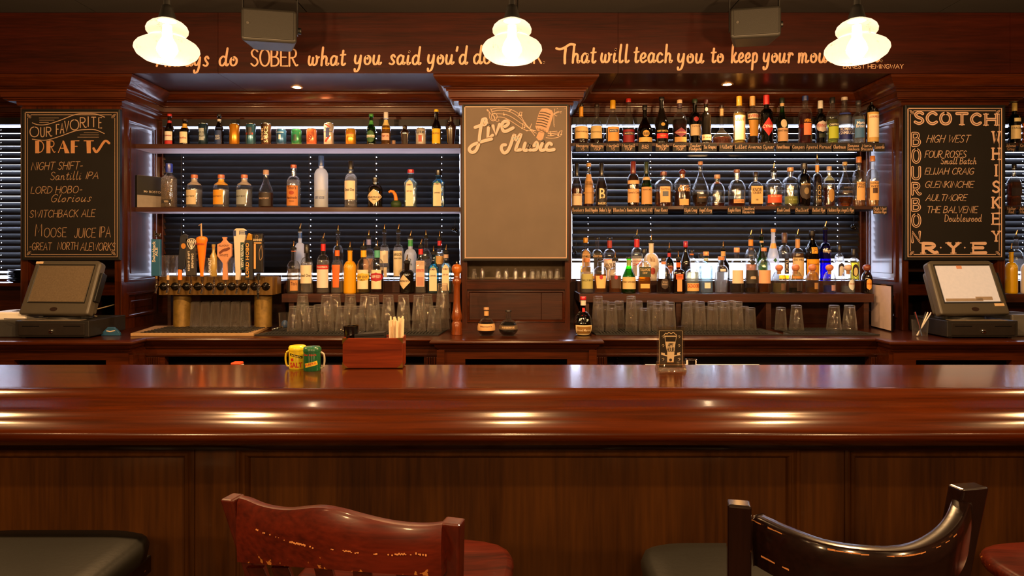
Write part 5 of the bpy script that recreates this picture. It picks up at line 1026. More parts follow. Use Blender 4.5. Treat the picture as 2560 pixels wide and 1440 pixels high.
for ch, y0, y1 in zip('WHISKEY', (328, 369, 411, 452, 492, 532, 577), (359, 400, 441, 482, 521, 562, 604)): slab(ch, 2480, 2501 if ch != 'I' else 2501, y0, y1, 5, 1, 0)
for ch, a, b in (('R', 2304, 2344), ('Y', 2367, 2400), ('E', 2429, 2467)): slab(ch, a, b, 606, 634, 8, 1, 0)
m = MB()
for x in (2352, 2412): poly_px(m, [(x-2.5, 619), (x, 616.5), (x+2.5, 619), (x, 621.5)], YL)
T(m).build('dots', CHALK, r)
m = MB()
for s, a, b, yb, h, sl in [('HIGH WEST', 2316, 2421, 356, 18, .35), ('FOUR ROSES', 2312, 2414, 394, 17, .25), ('Small Batch', 2352, 2440, 410, 15, .2), ('ELIJAH CRAIG', 2312, 2433, 436, 16, .25), ('GLENKINCHIE', 2312, 2432, 469, 16, .25), ('AULTMORE', 2314, 2414, 502, 16, .3), ('THE BALVENIE', 2316, 2442, 532, 16, .22), ('Doublewood', 2362, 2453, 554, 17, .1)]:
    m = write_px(MB(), s, a, b, yb, h, YL, 1.6, slant=sl, det=5); T(m).build('lettering', pm('b09078', .85, noise=.25, scale=200), r)
# music board
YM = 3.925
r, T = board(1156, 1421, 261, 652, YM, 'large centre chalkboard headed Live Music with a microphone drawing', SLATE2)
YL = YM-.0015
m = MB(); line_px(m, [(1162, 267), (1417, 266), (1416, 644), (1163, 644), (1162, 267)], YL, 2.2, False)
q = lambda pts: [(1150+x/9.143, 255+y/9.143) for x, y in pts]
for pts in ([(720, 165), (860, 140), (1060, 148), (1250, 210), (1380, 310), (1480, 470), (1600, 610), (1740, 660)], [(730, 220), (900, 190), (1080, 205), (1230, 265), (1380, 380), (1520, 540), (1650, 660), (1745, 715)],
        [(760, 270), (900, 268), (1060, 290), (1200, 355), (1400, 490), (1560, 590), (1640, 680), (1705, 768)], [(830, 345), (950, 345), (1060, 380), (1200, 460), (1400, 590), (1530, 650), (1740, 660)],
        [(610, 180), (640, 215), (620, 165), (660, 210), (700, 270), (760, 310), (800, 360), (770, 400), (720, 370), (730, 290), (800, 255), (850, 320), (820, 400), (750, 430), (680, 370), (665, 240)], [(700, 150), (790, 380), (840, 440), (890, 425), (880, 395)],
        [(2010, 690), (2120, 680), (2220, 668)], [(2010, 720), (2100, 722), (2260, 705)], [(2005, 772), (2100, 770), (2240, 730)], [(1965, 815), (2100, 830), (2230, 810), (2300, 775)],
        [(1180, 170), (1130, 215)], [(1370, 230), (1350, 300)], [(1420, 235), (1400, 300)], [(1370, 230), (1420, 240)], [(1430, 490), (1430, 590)], [(1490, 470), (1480, 570)], [(1430, 490), (1490, 470)], [(1635, 500), (1610, 570)], [(2280, 670), (2250, 750)], [(2335, 655), (2310, 740)], [(2280, 670), (2335, 655)], [(2060, 670), (2080, 740)], [(1000, 240), (1005, 290)],
        [(2150, 270), (2165, 160)], [(2150, 270), (2320, 215)], [(2150, 270), (2230, 215)], [(2150, 270), (2200, 325)], [(2145, 270), (2145, 510), (2155, 570)]): line_px(m, q(pts), YL, 1.3, det=4)
for (x, y, s) in [(1130, 208, 3), (1350, 305, 3.2), (1400, 305, 3.2), (1005, 290, 3), (1418, 600, 3), (1470, 585, 3), (1605, 575, 2.6), (1530, 655, 3), (2075, 750, 3), (2245, 760, 3.2), (2312, 745, 3.2), (2150, 515, 1.6), (2225, 150, 1.5), (2255, 215, 1.4), (2305, 250, 1.4), (2215, 312, 1.2), (2400, 155, 1.2)]:
    c = q([(x, y)])[0]; poly_px(m, [(c[0]+s*.75*cos(t*pi/4), c[1]+s*.6*sin(t*pi/4)) for t in range(8)], YL-.0003)
T(m).build('chalk_drawing', CHALK, r)
m = MB() # microphone
poly_px(m, q([(1870, 150), (1990, 145), (2100, 190), (2140, 270), (2090, 440), (2010, 690), (1900, 700), (1760, 650), (1720, 560), (1760, 400), (1810, 230)]), YL)
poly_px(m, q([(1800, 680), (1930, 715), (1900, 840), (1850, 880), (1790, 870), (1740, 810)]), YL)
T(m).build('chalk_microphone', pm('b08c70', .8, noise=.2, scale=80), r)
m = MB()
for k in range(6):
    y = 235+k*58; x = 1830-k*18
    line_px(m, q([(x, y), (x+110, y+8), (x+230, y+50)]), YL-.0006, 2.6, det=4)
line_px(m, q([(1830, 640), (1900, 668), (1960, 700)]), YL-.0006, 1.6)
for k in range(6): line_px(m, q([(1770+k*34, 590+k*10), (1785+k*34, 640+k*10)]), YL-.0006, 1.0)
T(m).build('chalk_slots', pm('4a3c30', .8), r)
LV = [[(345, 580), (470, 535)], [(610, 470), (555, 520), (510, 480), (530, 400), (590, 390), (590, 450), (540, 520)], [(520, 400), (480, 560), (450, 760), (430, 950), (360, 1110), (270, 1150), (210, 1080), (280, 990), (420, 930), (580, 880), (720, 845)],
      [(650, 520), (652, 524)], [(650, 590), (635, 800), (745, 760)], [(755, 545), (815, 745), (905, 510)], [(960, 560), (1050, 550), (1110, 480), (1060, 435), (980, 470), (960, 560), (985, 650), (1050, 670), (1215, 590)]]
MU = [[(1040, 980), (970, 990), (945, 1070), (1000, 1160), (1080, 1130), (1150, 1000), (1240, 745), (1275, 870), (1395, 730), (1280, 1060), (1300, 1100), (1385, 1090)], [(1490, 940), (1455, 1070), (1500, 1110), (1560, 1060), (1600, 950), (1560, 1070), (1620, 1100)],
      [(1690, 1000), (1750, 920), (1770, 1010), (1740, 1080), (1670, 1100)], [(1890, 890), (1892, 893)], [(1880, 950), (1835, 1060), (1860, 1105), (1920, 1095)], [(2090, 970), (2040, 940), (1975, 1010), (1975, 1080), (2040, 1105), (2150, 1085)]]
sm = MB(); m1 = MB(); m2 = MB(); m3 = MB()
for st in LV+MU:
    det = 5; cu = st[-1] != (745, 760) and st[-1] != (905, 510)
    line_px(sm, [(x+1.6, y+1.6) for x, y in q(st)], YL, 8.2, cu, det); line_px(m1, q(st), YL-.0005, 8, cu, det); line_px(m2, q(st), YL-.001, 5.2, cu, det); line_px(m3, q(st), YL-.0015, 2.6, cu, det)
T(sm).build('lettering_shadow', pm('4c4438', .8), r); T(m1).build('lettering', CHALK, r); T(m2).build('lettering_tint', pm('9ab0b8', .8, noise=.2, scale=60), r); T(m3).build('lettering_core', CHALK, r)
# ------------------------------------------------------------------ beer tap tower
YTW = 3.90
tw = empty('beer_tower', (X_(549, YTW), YTW, 1.02), 'brass beer tap tower with ten faucets and mixed handles', 'beer tap'); ox, oy, oz = tw.location
T = lambda m: m.xf((-ox, -oy, -oz))
BRW = pm('76582a', .38, .55, noise=.35, scale=14, bump=.2)
T(MB().box(X_(397, YTW), X_(681, YTW), YTW, YTW+.12, Z_(738, YTW), Z_(692, YTW))).build('tap_beam', BRW, tw, bevel=.002)
for x in (452, 655):
    T(MB().lathe([(.052, 1.0365), (.05, 1.046), (.05, Z_(737, YTW))], 28, (X_(x, YTW+.08), YTW+.1, 0))).build('beam_column', pm('80642a', .45, .35, noise=.45, scale=40, bump=.4), tw, smooth=SM)
T(MB().box(X_(700, YTW+.1), X_(681, YTW), YTW+.05, YTW+.12, Z_(736, YTW), Z_(694, YTW))).build('end_box', BRW, tw)
for i in range(9):
    x = X_(409.5+i*28.4, YTW)
    T(MB().lathe([(.001, .0), (.012, .001), (.02, .006), (.022, .014), (.019, .02)][::-1], 20).xf((x, YTW-.001, Z_(716, YTW)), rx=pi/2).xf() if 0 else MB().lathe([(.024, 0), (.024, .004), (.019, .012), (.010, .017), (.004, .019)], 20).xf((x, YTW, Z_(716, YTW)), rx=pi/2)).build('shank_cap', pm('15100a', .15, .3, noise=.2), tw, smooth=SM)
T(MB().lathe([(.024, 0), (.024, .004), (.014, .012), (.006, .03), (.002, .031)], 20).xf((X_(665, YTW), YTW, Z_(716, YTW)), rx=pi/2)).build('shank_cap', pm('15100a', .15, .3), tw, smooth=SM)
fx = [391, 420, 449, 478, 506, 535, 564, 593, 622, 647]; YF_ = YTW-.05
for x in fx:
    X = X_(x, YF_); m = MB()
    m.lathe([(.004, .05), (.0065, .048), (.0065, .034), (.004, .032), (.004, .026), (.009, .024), (.01, .014), (.009, .004), (.006, 0), (.004, -.004)][::-1], 14, (X, YF_, Z_(716, YF_)-.012))
    m.tube([(X, YF_, Z_(716, YF_)), (X, YTW, Z_(716, YF_))], .005, 8)
    m.tube([(X, YF_, Z_(722, YF_)), (X+.002, YF_-.012, Z_(727, YF_)), (X+.003, YF_-.02, Z_(733, YF_))], .0065, 10)
    T(m).build('faucet', CHROME, tw, smooth=SM)
def hmesh(m, mat, nm='tap_handle', lb=None, **k):
    o = T(m).build(nm, mat, tw, **k)
    if lb: o['label'] = lb
    return o
def pz(y): return Z_(y, YF_)
def pxx(x): return X_(x, YF_)
def hb(x0, x1, y0, y1, d=.022): return MB().box(pxx(x0), pxx(x1), YF_-d/2, YF_+d/2, pz(y1), pz(y0))
def htext(o, items, col, Y=None):
    m = MB()
    for (s, x, y, w, h, v) in items:
        yy = YF_-.0118 if Y is None else Y
        if v: put_text(m, s, 0, 0, w*YF_/F, h*YF_/F, lambda a, b: (pxx(x)+a, yy, pz(y)+b), .015, v)
        else: put_text(m, s, 0, -h*YF_/F/2, w*YF_/F, h*YF_/F, lambda a, b: (pxx(x)+a, yy, pz(y)+b), .015)
    T(m).build('lettering', pm(col, .5, noise=.02), o)
o = hmesh(hb(380, 402, 598, 690), pm('1f5578', .4, noise=.1), lb='blue rectangular handle', bevel=.003); htext(o, [('Switchback', 387, 629, 52, 8, 1), ('ALE', 394, 630, 22, 6, 1)], 'd8c8b0')
m = MB()
for a in range(8): m.tube([(pxx(393)+.018*cos(a*.8), YF_+.01*sin(a*.8), pz(592)+.004*(a % 3)), (pxx(393)+.018*cos(a*.8+1), YF_+.01*sin(a*.8+1), pz(586)+.006*(a % 2))], .004, 6)
m.box(pxx(386), pxx(391), YF_-.012, YF_-.004, pz(593), pz(577)); hmesh(m, STEEL, 'handle_topper', 'grey knotted metal topper')
o = hmesh(MB().prism([(pxx(446), pz(674)), (pxx(463), pz(674)), (pxx(472), pz(590)), (pxx(462), pz(584)), (pxx(452), pz(590))], 'y', YF_-.011, YF_+.011), pm('141824', .4, noise=.2), lb='navy handle with pumpkin face and orange foot', bevel=.003)
T(MB().lathe([(.0115, 0), (.0115, .061)], 16, (pxx(450), YF_, pz(700)))).build('handle_foot', pm('e87a14', .4), o, smooth=SM)
m = MB(); c = (pxx(461), pz(615)); m.add([(c[0]+.014*cos(k*pi/7), YF_-.0116, c[1]+.016*sin(k*pi/7)) for k in range(14)], [tuple(range(14))]); T(m).build('pumpkin_face', pm('b87820', .5), o)
o = hmesh(hb(466, 491, 596, 689), pm('2e2823', .6, noise=.3), lb='dark wooden handle with hop emblem', bevel=.003); htext(o, [('NIGHT SHIFT', 474.5, 652, 50, 5, 1), ('BREWING', 483.5, 652, 36, 5.5, 1)], 'e0d0b8')
m = MB()
for k in range(4): line_px(m, [(469+k*5, 600), (474+k*3, 610), (478, 622)], YF_-.012, 1.2); line_px(m, [(488-k*5, 600), (483-k*3, 610), (479, 622)], YF_-.012, 1.2)
line_px(m, [(470, 599), (468, 608), (478, 623), (489, 608), (487, 599), (478, 597), (470, 599)], YF_-.012, 1.4); T(m).build('emblem', pm('e8dccb', .6), o)
o = hmesh(MB().lathe([(.010, pz(691)), (.0105, pz(680)), (.028, pz(606)), (.033*.98, pz(600)), (.029, pz(594)), (.015, pz(591))], 24, (pxx(504.5), YF_, 0), dy=.8), pm('e87c12', .35, noise=.12), lb='tall orange carved-pumpkin handle with stalk', smooth=SM)
T(MB().tube([(pxx(504), YF_, pz(592)), (pxx(503), YF_, pz(575)), (pxx(503), YF_, pz(559)), (pxx(497), YF_, pz(564))], .005, 8, .003)).build('stalk', pm('b89870', .6), o, smooth=1)
htext(o, [('PUMPKINHEAD', 504, 610, 24, 5, 0)], '9a2a10', YF_-.0258); htext(o, [('I', 495, 624, 2, 8, 0), ('P', 496, 636, 5, 8, 0), ('A', 497, 649, 5, 8, 0)], '3a2010', YF_-.0232)
o = hmesh(MB().lathe([(.017, pz(691)), (.019, pz(688)), (.019, pz(640)), (.008, pz(630)), (.008, pz(618)), (.01, pz(616)), (.01, pz(611))], 20, (pxx(534), YF_, 0)), pm('a88c48', .3, noise=.3, coat=.5), lb='miniature bottle handle', smooth=SM)
htext(o, [('DOWNEAST', 529, 666, 42, 7, 1)], 'e8dcc8', YF_-.021); T(MB().lathe([(.0095, pz(618)), (.0095, pz(611))], 16, (pxx(534), YF_, -.0))).build('cork', pm('b06840', .6), o)
o = hmesh(MB().prism([(pxx(a), pz(b)) for a, b in [(557, 700), (570, 700), (568, 658), (572, 650), (580, 640), (580, 611), (572, 607), (566, 600), (568, 593), (556, 593), (559, 600), (553, 607), (544, 611), (544, 640), (552, 650), (558, 658)]], 'y', YF_-.009, YF_+.009), pm('c88a60', .5, noise=.1), lb='pale wooden paddle handle with leaf print', bevel=.003)
htext(o, [('ALLAGASH', 561, 614, 26, 5, 0), ('WHITE', 561, 638, 22, 6, 0)], '5a2c14', YF_-.0096)
m = MB(); line_px(m, [(550, 632), (558, 626), (566, 624), (572, 621)], YF_-.0096, 5, vary=-.6); T(m).build('emblem', pm('6a3014', .5), o)
o = hmesh(MB().prism([(pxx(a), pz(b)) for a, b in [(590, 700), (600, 700), (603, 676), (614, 596), (616, 576), (608, 571), (592, 571), (585, 577), (586, 596), (590, 676)]], 'y', YF_-.011, YF_+.011), pm('cfc0ac', .4, noise=.08), lb='white and blue ruler-shaped handle', bevel=.002)
T(hb(600, 616, 577, 587, .023)).build('blue_plate', pm('1c2c5c', .4), o); m = hb(603, 612, 606, 674, .0226); T(m).build('green_plate', pm('1c3a34', .4), o)
T(hb(585, 592, 576, 590, .023)).build('blue_plate', pm('1c2c5c', .4), o)
htext(o, [('SAMUEL', 608, 580, 13, 3.5, 0), ('ADAMS', 608, 585, 13, 3.5, 0), ('WINTER LAGER', 607.5, 640, 58, 6, -1)], 'e8e0d0', YF_-.0122)
o = hmesh(hb(614, 634, 601, 699, .03), pm('1a1714', .55), lb='black block handle with gold tip', bevel=.003); htext(o, [('LORD HOBO', 621, 650, 86, 8, 1)], 'd89a3c', YF_-.0156)
T(MB().prism([(pxx(617), pz(601)), (pxx(632), pz(601)), (pxx(631), pz(587)), (pxx(623), pz(583)), (pxx(619), pz(590))], 'y', YF_-.013, YF_+.013)).build('gold_tip', pm('d89a30', .25, .7), o, bevel=.003)
o = hmesh(hb(634, 659, 584, 682, .03), pm('120e0c', .3, noise=.3), lb='black handle with harp and gold edge', bevel=.006); htext(o, [('GUINNESS', 646, 600, 22, 5.5, 0)], 'e0c8a0', YF_-.0156)
T(hb(637, 642, 608, 672, .031)).build('gold_edge', pm('c89858', .4), o); T(hb(637, 656, 606, 609, .031)).build('gold_edge', pm('c89858', .4), o)
m = MB(); line_px(m, [(640, 596), (640, 588), (645, 590), (644, 596)], YF_-.0158, 1); line_px(m, [(654, 612), (648, 630), (650, 650), (656, 640), (654, 612)], YF_-.0158, 1.6); T(m).build('harp', pm('8a6a48', .5), o)
T(MB().lathe([(.010, pz(700)), (.012, pz(685)), (.012, pz(683))], 16, (pxx(646), YF_, 0))).build('handle_foot', BLACK, o)
T(MB().lathe([(.004, pz(746)), (.008, pz(730)), (.008, pz(720))], 16, (pxx(647), YF_-.012, 0))).build('spout_extension', BLACK, tw)
T(MB().lathe([(.008, pz(697)), (.008, pz(690))], 12, (pxx(391), YF_, 0))).build('handle_stub', BRW, tw); T(MB().lathe([(.008, pz(700)), (.007, pz(688))], 12, (pxx(420), YF_, 0))).build('handle_stub', pm('c8a884', .5), tw)
for x in (478, 506, 535, 564, 593, 622): T(MB().tube([(pxx(x), YF_, pz(706)), (pxx(x), YF_, pz(686))], .004, 8)).build('handle_ferrule', CHROME, tw)
# drip board and mats
r = empty('drip_board', P(480, 843, 3.66), 'pale wooden drip board with black grid mat under the beer taps', 'tray'); r.location.z = 1.02; T = lambda m: m.xf((-r.location[0], -r.location[1], -r.location[2]))
T(MB().prism([(X_(326, 3.67), 3.67), (X_(634, 3.67), 3.67), (X_(676, 4.05), 4.05), (X_(392, 4.05)-.01, 4.05)], 'z', 1.0205, 1.036)).build('board', pm('a8855a', .5, noise=.2), r, bevel=.002)
g = MB()
for k in range(22): g.box(-2.02+k*.025, -2.008+k*.025, 3.69, 3.98, 1.0365, 1.041)
for k in range(9): g.box(-2.04, -1.45, 3.69+k*.035, 3.702+k*.035, 1.0365, 1.040)
T(g).build('grid_mat', pm('2a2620', .6), r)
def mat_(pts, lb, z0=1.0205):
    r = empty('bar_mat', (pts[0][0], pts[0][1], z0), lb, 'mat'); T = lambda m: m.xf((-pts[0][0], -pts[0][1], -z0))
    T(MB().prism(pts, 'z', z0, z0+.006)).build('base', RUB, r); g = MB(); x0 = min(p[0] for p in pts)+.05; x1 = max(p[0] for p in pts)-.05; y0 = pts[0][1]+.01; y1 = y0+.28
    n = int((x1-x0)/.018)
    for k in range(n): g.box(x0+k*.018, x0+k*.018+.009, y0, y1, z0+.006, z0+.011)
    T(g).build('ribs', RUB, r); return r
mat_([(X_(636, 3.69), 3.69), (X_(1096, 3.69), 3.69), (X_(1118, 3.9), 4.01), (X_(700, 3.9), 4.01)], 'black rubber bar mat under the stacked pint glasses')
mat_([(X_(1490, 3.71), 3.71), (X_(1640, 3.71)+.7, 3.71), (X_(1900, 4.0), 4.01), (X_(1470, 3.9), 4.01)], 'black rubber bar mat under the ribbed tumblers')
mat_([(X_(1958, 3.70), 3.70), (X_(2200, 3.70), 3.70), (X_(2110, 4.0), 4.01), (X_(1960, 4.0), 4.01)], 'black rubber bar mat beside the leaning menu')
# ------------------------------------------------------------------ glasses
PG = thin('fffdfa', .9, .05, .97, haze=.014, streak=1, base_=.13, fq=120)
def gmesh(R0, R1, H, rib=0, nm='pint_glass', wall=.0022, basez=.012):
    """upturned glass: rim R1 on the counter, thick base R0 on top, fluted wall"""
    m = MB(); seg = 40 if nm != 'shot_glass' else 20; d = .018 if rib else .014
    inner = 0
    def ring(r, z, rb): return [(r*(1-(rb if k % 2 else 0))*cos(2*pi*k/seg), r*(1-(rb if k % 2 else 0))*sin(2*pi*k/seg), z) for k in range(seg)]
    for L_ in ([(R1, 0, 0), (R1*.985+R0*.015, .012, d), (R0+(R1-R0)*.5, H*.5, d), (R0, H-.016, d), (R0, H-.004, 0), (R0*.92, H, 0)], [(R1-wall, .0005, 0), (R0+(R1-R0)*.5-wall, H*.5, d*.8), (R0-wall, H-basez, d*.8)]):
        o = len(m.v)
        for (r, z, rb) in L_: m.v += ring(r, z, rb)
        for i in range(len(L_)-1):
            for k in range(seg): a = o+i*seg+k; b = o+i*seg+(k+1) % seg; m.f.append((a, b, b+seg, a+seg) if not inner else (a, a+seg, b+seg, b))
        q = o+(len(L_)-1)*seg; m.f.append(tuple(q+k for k in range(seg)) if not inner else tuple(reversed([q+k for k in range(seg)])))
        inner = 1
    o = m.build(nm, PG, None, smooth=math.radians(8 if rib else 30)); me = o.data; bpy.data.objects.remove(o); me.name = nm; return me
PINT = gmesh(.029, .041, .142); PINT2 = gmesh(.0265, .0335, .13, 1); SHOT = gmesh(.013, .0185, .062, 1, 'shot_glass', basez=.014); LOGO = gmesh(.024, .0285, .145, 1)
def put_glass(me, x, y, z, lb, grp, nm='pint_glass', up=0):
    o = bpy.data.objects.new(nm, me); COL.objects.link(o); o.location = (x, y, z+(up or 0)); o.rotation_euler = (pi if up else 0, 0, random.random()*3)
    o['label'] = lb; o['category'] = 'glass'; o['group'] = grp; return o
GZ = 1.0325
ORD = 'first second third fourth fifth sixth seventh eighth ninth tenth eleventh twelfth'.split()
def glass_rows(me, rows, dz, group, where, frm):
    """every glass of a row or of a nested stack, counted from one end"""
    for rn_, y, row in rows:
        for i, (x, n) in enumerate(row):
            for k in range(n):
                lv = '' if n == 1 else ('bottom glass of ' if k == 0 else 'top glass of ' if k == n-1 else 'middle glass of ')
                put_glass(me, X_(x, y), y, GZ+k*dz, '%s%s upturned clear glass%s from the %s, %s row, %s' % (lv, ORD[i], '' if n == 1 else ' stack', frm, rn_, where), group)
glass_rows(PINT, [('front', 3.79, [(736, 1), (775, 1), (817, 2), (856, 1), (895, 1), (934, 2), (971, 2), (1009, 2), (1047, 2), (1086, 1)]), ('back', 3.885, [(757, 2), (797, 1), (838, 2), (876, 2), (914, 2), (953, 1), (1068, 2), (1107, 3)])], .062, 'pint glasses under the low vodka shelf', 'under vodka shelf', 'taps')
glass_rows(PINT2, [('front', 3.80, [(1495, 3), (1529, 2), (1578, 3), (1612, 1), (1644, 2), (1675, 2)]), ('back', 3.89, [(1512, 2), (1548, 2), (1595, 2), (1629, 2), (1661, 2)])], .034, 'ribbed tumblers nearer the column', 'under whiskey', 'column')
glass_rows(PINT2, [('front', 3.84, [(1718, 2), (1750, 2), (1781, 2), (1812, 2), (1844, 2), (1876, 1)]), ('back', 3.93, [(1734, 2), (1766, 1), (1797, 2), (1828, 2), (1860, 1)])], .034, 'ribbed tumblers in the middle compartment', 'middle compartment', 'partition')
for i, (x, lb) in enumerate([(1952, 'first of four tumblers in the right compartment, ribbed'), (1985, 'second tumbler in the right compartment, smooth sided'), (2085, 'third tumbler in the right compartment, before the last one'), (2116, 'last tumbler in the right compartment, nearest the menu')]):
    put_glass(PINT2 if i == 0 else PINT, X_(x+(6 if i == 1 else 8 if i == 3 else 0), 3.86), 3.86, GZ, lb, 'tumblers in the right compartment')
for i in range(6):
    for j in range(2): put_glass(LOGO, X_(488+i*25+j*3, 3.92+j*.08), 3.92+j*.08, 1.042, '%s printed pint glass from the left in the %s row between the brass tower columns' % (ORD[i], 'back' if j else 'front'), 'printed pint glasses under the taps')
for i, x in enumerate((1185, 1205, 1246, 1265, 1289, 1311, 1331, 1345, 1360, 1376, 1393)):
    y = 3.995+(i % 2)*.045
    put_glass(SHOT, X_(x, y), y, Z_(699, 3.95)+.0006, '%s small upturned shot glass from the left in the niche under the music board' % ORD[i], 'shot glasses in the niche', 'shot_glass')
# ledge behind the tower with rocks glasses and black dish
lg = bx(X_(398, 4.1), X_(700, 4.1), 4.06, 4.33, Z_(703, 4.06)-.02, Z_(703, 4.06)).build('back_ledge', WEDGE); lg['label'] = 'narrow wooden ledge behind the beer tower'; lg['category'] = 'shelf'
for q_ in (X_(398, 4.1), X_(700, 4.1)-.02): MB().box(q_, q_+.02, 4.2, 4.33, 1.0195, Z_(703, 4.06)-.02).build('leg', WDK, lg)
ZG = Z_(703, 4.06)
for i, x in enumerate((410, 432, 452, 520, 545, 575)):
    R = gmesh(.026 if i < 3 else .022, .03, .155 if i < 3 else .14) if i in (0, 3) else R
    put_glass(R, X_(x, 4.13), 4.13, ZG+.0006, '%s tall upright clear glass from the left behind the tap handles' % ORD[i], 'tall glasses behind the tap handles' if i < 3 else 'glasses behind the pale tap handles', 'tall_glass', up=(.155 if i < 3 else .14)+.001)
r = empty('black_dish', (X_(668, 4.12), 4.12, ZG), 'shallow black dish on the ledge beside the harp handle', 'dish'); MB().lathe([(.05, 0), (.07, .01), (.085, .028), (.08, .03), (.065, .014), (.001, .008)], 24, cap=False).build('dish_body', BLKG, r, smooth=SM)
# figurine by the tower
r = empty('beverage_tool_holder', (X_(712, 3.86), 3.86, 1.0325), 'clear tumbler holding a blue figure and silver tools beside the tower', 'glass'); MB().lathe([(.03, 0), (.034, .1)], 18, cap=False).build('glass_body', PG, r, smooth=SM)
MB().lathe([(.012, .012), (.02, .02), (.018, .045), (.008, .055)], 14).build('blue_figure', pm('2a4a78', .4), r, smooth=1); MB().tube([(-.06, -.04, .006), (-.03, -.02, .014), (-.002, -.034, .022)], .006, 8).build('metal_tool', CHROME, r, smooth=1)
# ------------------------------------------------------------------ pepper mill
r = empty('pepper_mill', (X_(1142, 3.74), 3.74, 1.0205), 'tall turned wooden pepper mill beside the centre column', 'pepper mill')
s = 3.74/F; ZM = lambda y: Z_(y, 3.74)-1.0205
MB().lathe([(13.5*s, 0), (14*s, ZM(834)), (13*s, ZM(820)), (13*s, ZM(808)), (10.5*s, ZM(803)), (13*s, ZM(797)), (13.5*s, ZM(790)), (11*s, ZM(778)), (8.5*s, ZM(755)), (8*s, ZM(725)), (8.5*s, ZM(712)), (11*s, ZM(706)), (11.5*s, ZM(700)), (8*s, ZM(695)), (7*s, ZM(690))], 28).build('mill_body', wood('z', '3a1408', '8a4418', .25, .6, 2, name='turned_wood'), r, smooth=SM)
MB().lathe([(7*s, ZM(690)), (8*s, ZM(684)), (10*s, ZM(682)), (12.5*s, ZM(677)), (13*s, ZM(671)), (11.5*s, ZM(665)), (8*s, ZM(661)), (3*s, ZM(660))], 28).build('head', wood('z', '7a3408', 'c06c20', .2, .8, 2, name='mill_head'), r, smooth=1)
MB().lathe([(1.5*s, ZM(660)), (3*s, ZM(658)), (2.4*s, ZM(655)), (.5*s, ZM(653))], 14).build('top_nut', STEEL, r, smooth=1)
# ------------------------------------------------------------------ tills
def till(side, cx, dx0, dx1, lb, lb2):
    """side -1: screen turned towards the room centre from the left, +1 from the right"""
    Yd = 3.57
    d = empty('cash_drawer', (X_((dx0+dx1)/2, Yd), Yd, 1.0205), lb2, 'cash drawer'); W = X_(dx1, Yd)-X_(dx0, Yd); H = Z_(802, Yd)-1.0205
    bx(-W/2, W/2, 0, .34, .008, H).build('case', pm('1a1613', .5), d, bevel=.003)
    bx(-W/2+.02, W/2-.02, -.006, .0, .018, H-.012).build('drawer_front', pm('201a16', .4, noise=.3), d, bevel=.002)
    for s_ in (-1, 1): bx(s_*W*.28-.045, s_*W*.28+.045, -.0068, -.005, H*.68, H*.68+.004).build('slot', BLKG, d)
    MB().lathe([(.011, 0), (.011, .006), (.006, .008)], 16).xf((0, -.006, H*.42), rx=pi/2).build('lock', STEEL, d, smooth=SM)
    bx(-W/2+.03, W/2-.05, .004, .06, H, H+.0015).build('worn_edge', pm('8a7c6c', .5, noise=.5), d)
    for s_ in (-1, 1):
        for yy in (.03, .3): bx(s_*(W/2-.03)-.01, s_*(W/2-.03)+.01, yy-.01, yy+.01, 0, .008).build('foot', BLACK, d)
    Zb = 1.0205+H; Yt = 3.66
    t = empty('till_screen', (X_(cx, Yt), Yt+.06, Zb+.0015), lb, 'till')
    MB().lathe([(.13, 0), (.125, .012), (.09, .02), (.05, .03), (.045, .06)], 28, dy=.8).build('stand_foot', PLAST, t, smooth=SM)
    hd = bpy.data.objects.new('screen_head', None); COL.objects.link(hd); hd.parent = t
    hw, hh = .195, .155
    yaw = .10*side; tilt = -math.radians(22)
    bk = MB()
    pl = [(-hw*1.03, -hh), (hw*1.03, -hh), (hw, hh*.9), (hw*.88, hh), (-hw*.88, hh), (-hw, hh*.9)]
    def place(m): return m.xf((0, -.02, 0), 0, tilt).xf((0, -.045, .175), yaw*1.0)
    hd2 = place(MB().prism(pl, 'y', 0, .05).prism([(p[0]*.8, p[1]*.8) for p in pl], 'y', .05, .12)).build('screen_case', pm('4a443a', .45, noise=.08), t, bevel=.012, seg=3)
    bpy.data.objects.remove(hd)
    sc = place(MB().box(-hw*.82, hw*.82, -.004, .002, -hh*.55, hh*.78)).build('screen_glass', pm('6a5c4a' if side < 0 else 'b8aa9c', .22, noise=.3, scale=120) if side < 0 else pm('a89c90', .18, noise=.12, scale=60, emis=('c8b8a4', .22)), t)
    m = MB().frame(-hw*.86, hw*.86, -hh*.60, hh*.83, 0, [(0, -.002), (0, .003), (.008, -.002)]); place(m).build('screen_bezel', BLACK, t)
    place(MB().lathe([(.022, 0), (.022, .002)], 20, dy=.5).xf((0, -.0005, -hh*.82), rx=pi/2)).build('badge', STEEL, t)
    place(MB().box(-hw*.96, -hw*.75, -.003, 0, hh*.86, hh*.94) if side < 0 else MB().box(hw*.62, hw*.9, -.003, 0, -hh*.72, -hh*.62)).build('sticker', pm('d8b890', .6), t)
    if side > 0:
        place(MB().box(-hw*.2, -hw*.04, -.0055, -.004, hh*.66, hh*.78)).build('paper_note', pm('c89078', .6), t)
        place(MB().box(-hw*.8, hw*.3, -.0055, -.004, -hh*.54, -hh*.44).box(hw*.1, hw*.6, -.0055, -.004, -hh*.5, -hh*.38)).build('screen_menu_bar', pm('9a8a7c', .4), t)
    place(MB().box(hw*1.02, hw*1.1, .01, .05, -hh*.5, hh*.55)).build('card_reader', BLACK, t, bevel=.003)
    return t
tl = till(-1, 154, 38, 222, 'dark reflective till screen below the draft beer chalkboard', 'black cash drawer under the till beneath the draft board')
tr = till(1, 2418, 2368, 2545, 'pale lit till screen with small paper note below the whiskey chalkboard', 'black cash drawer under the till beneath the whiskey board')
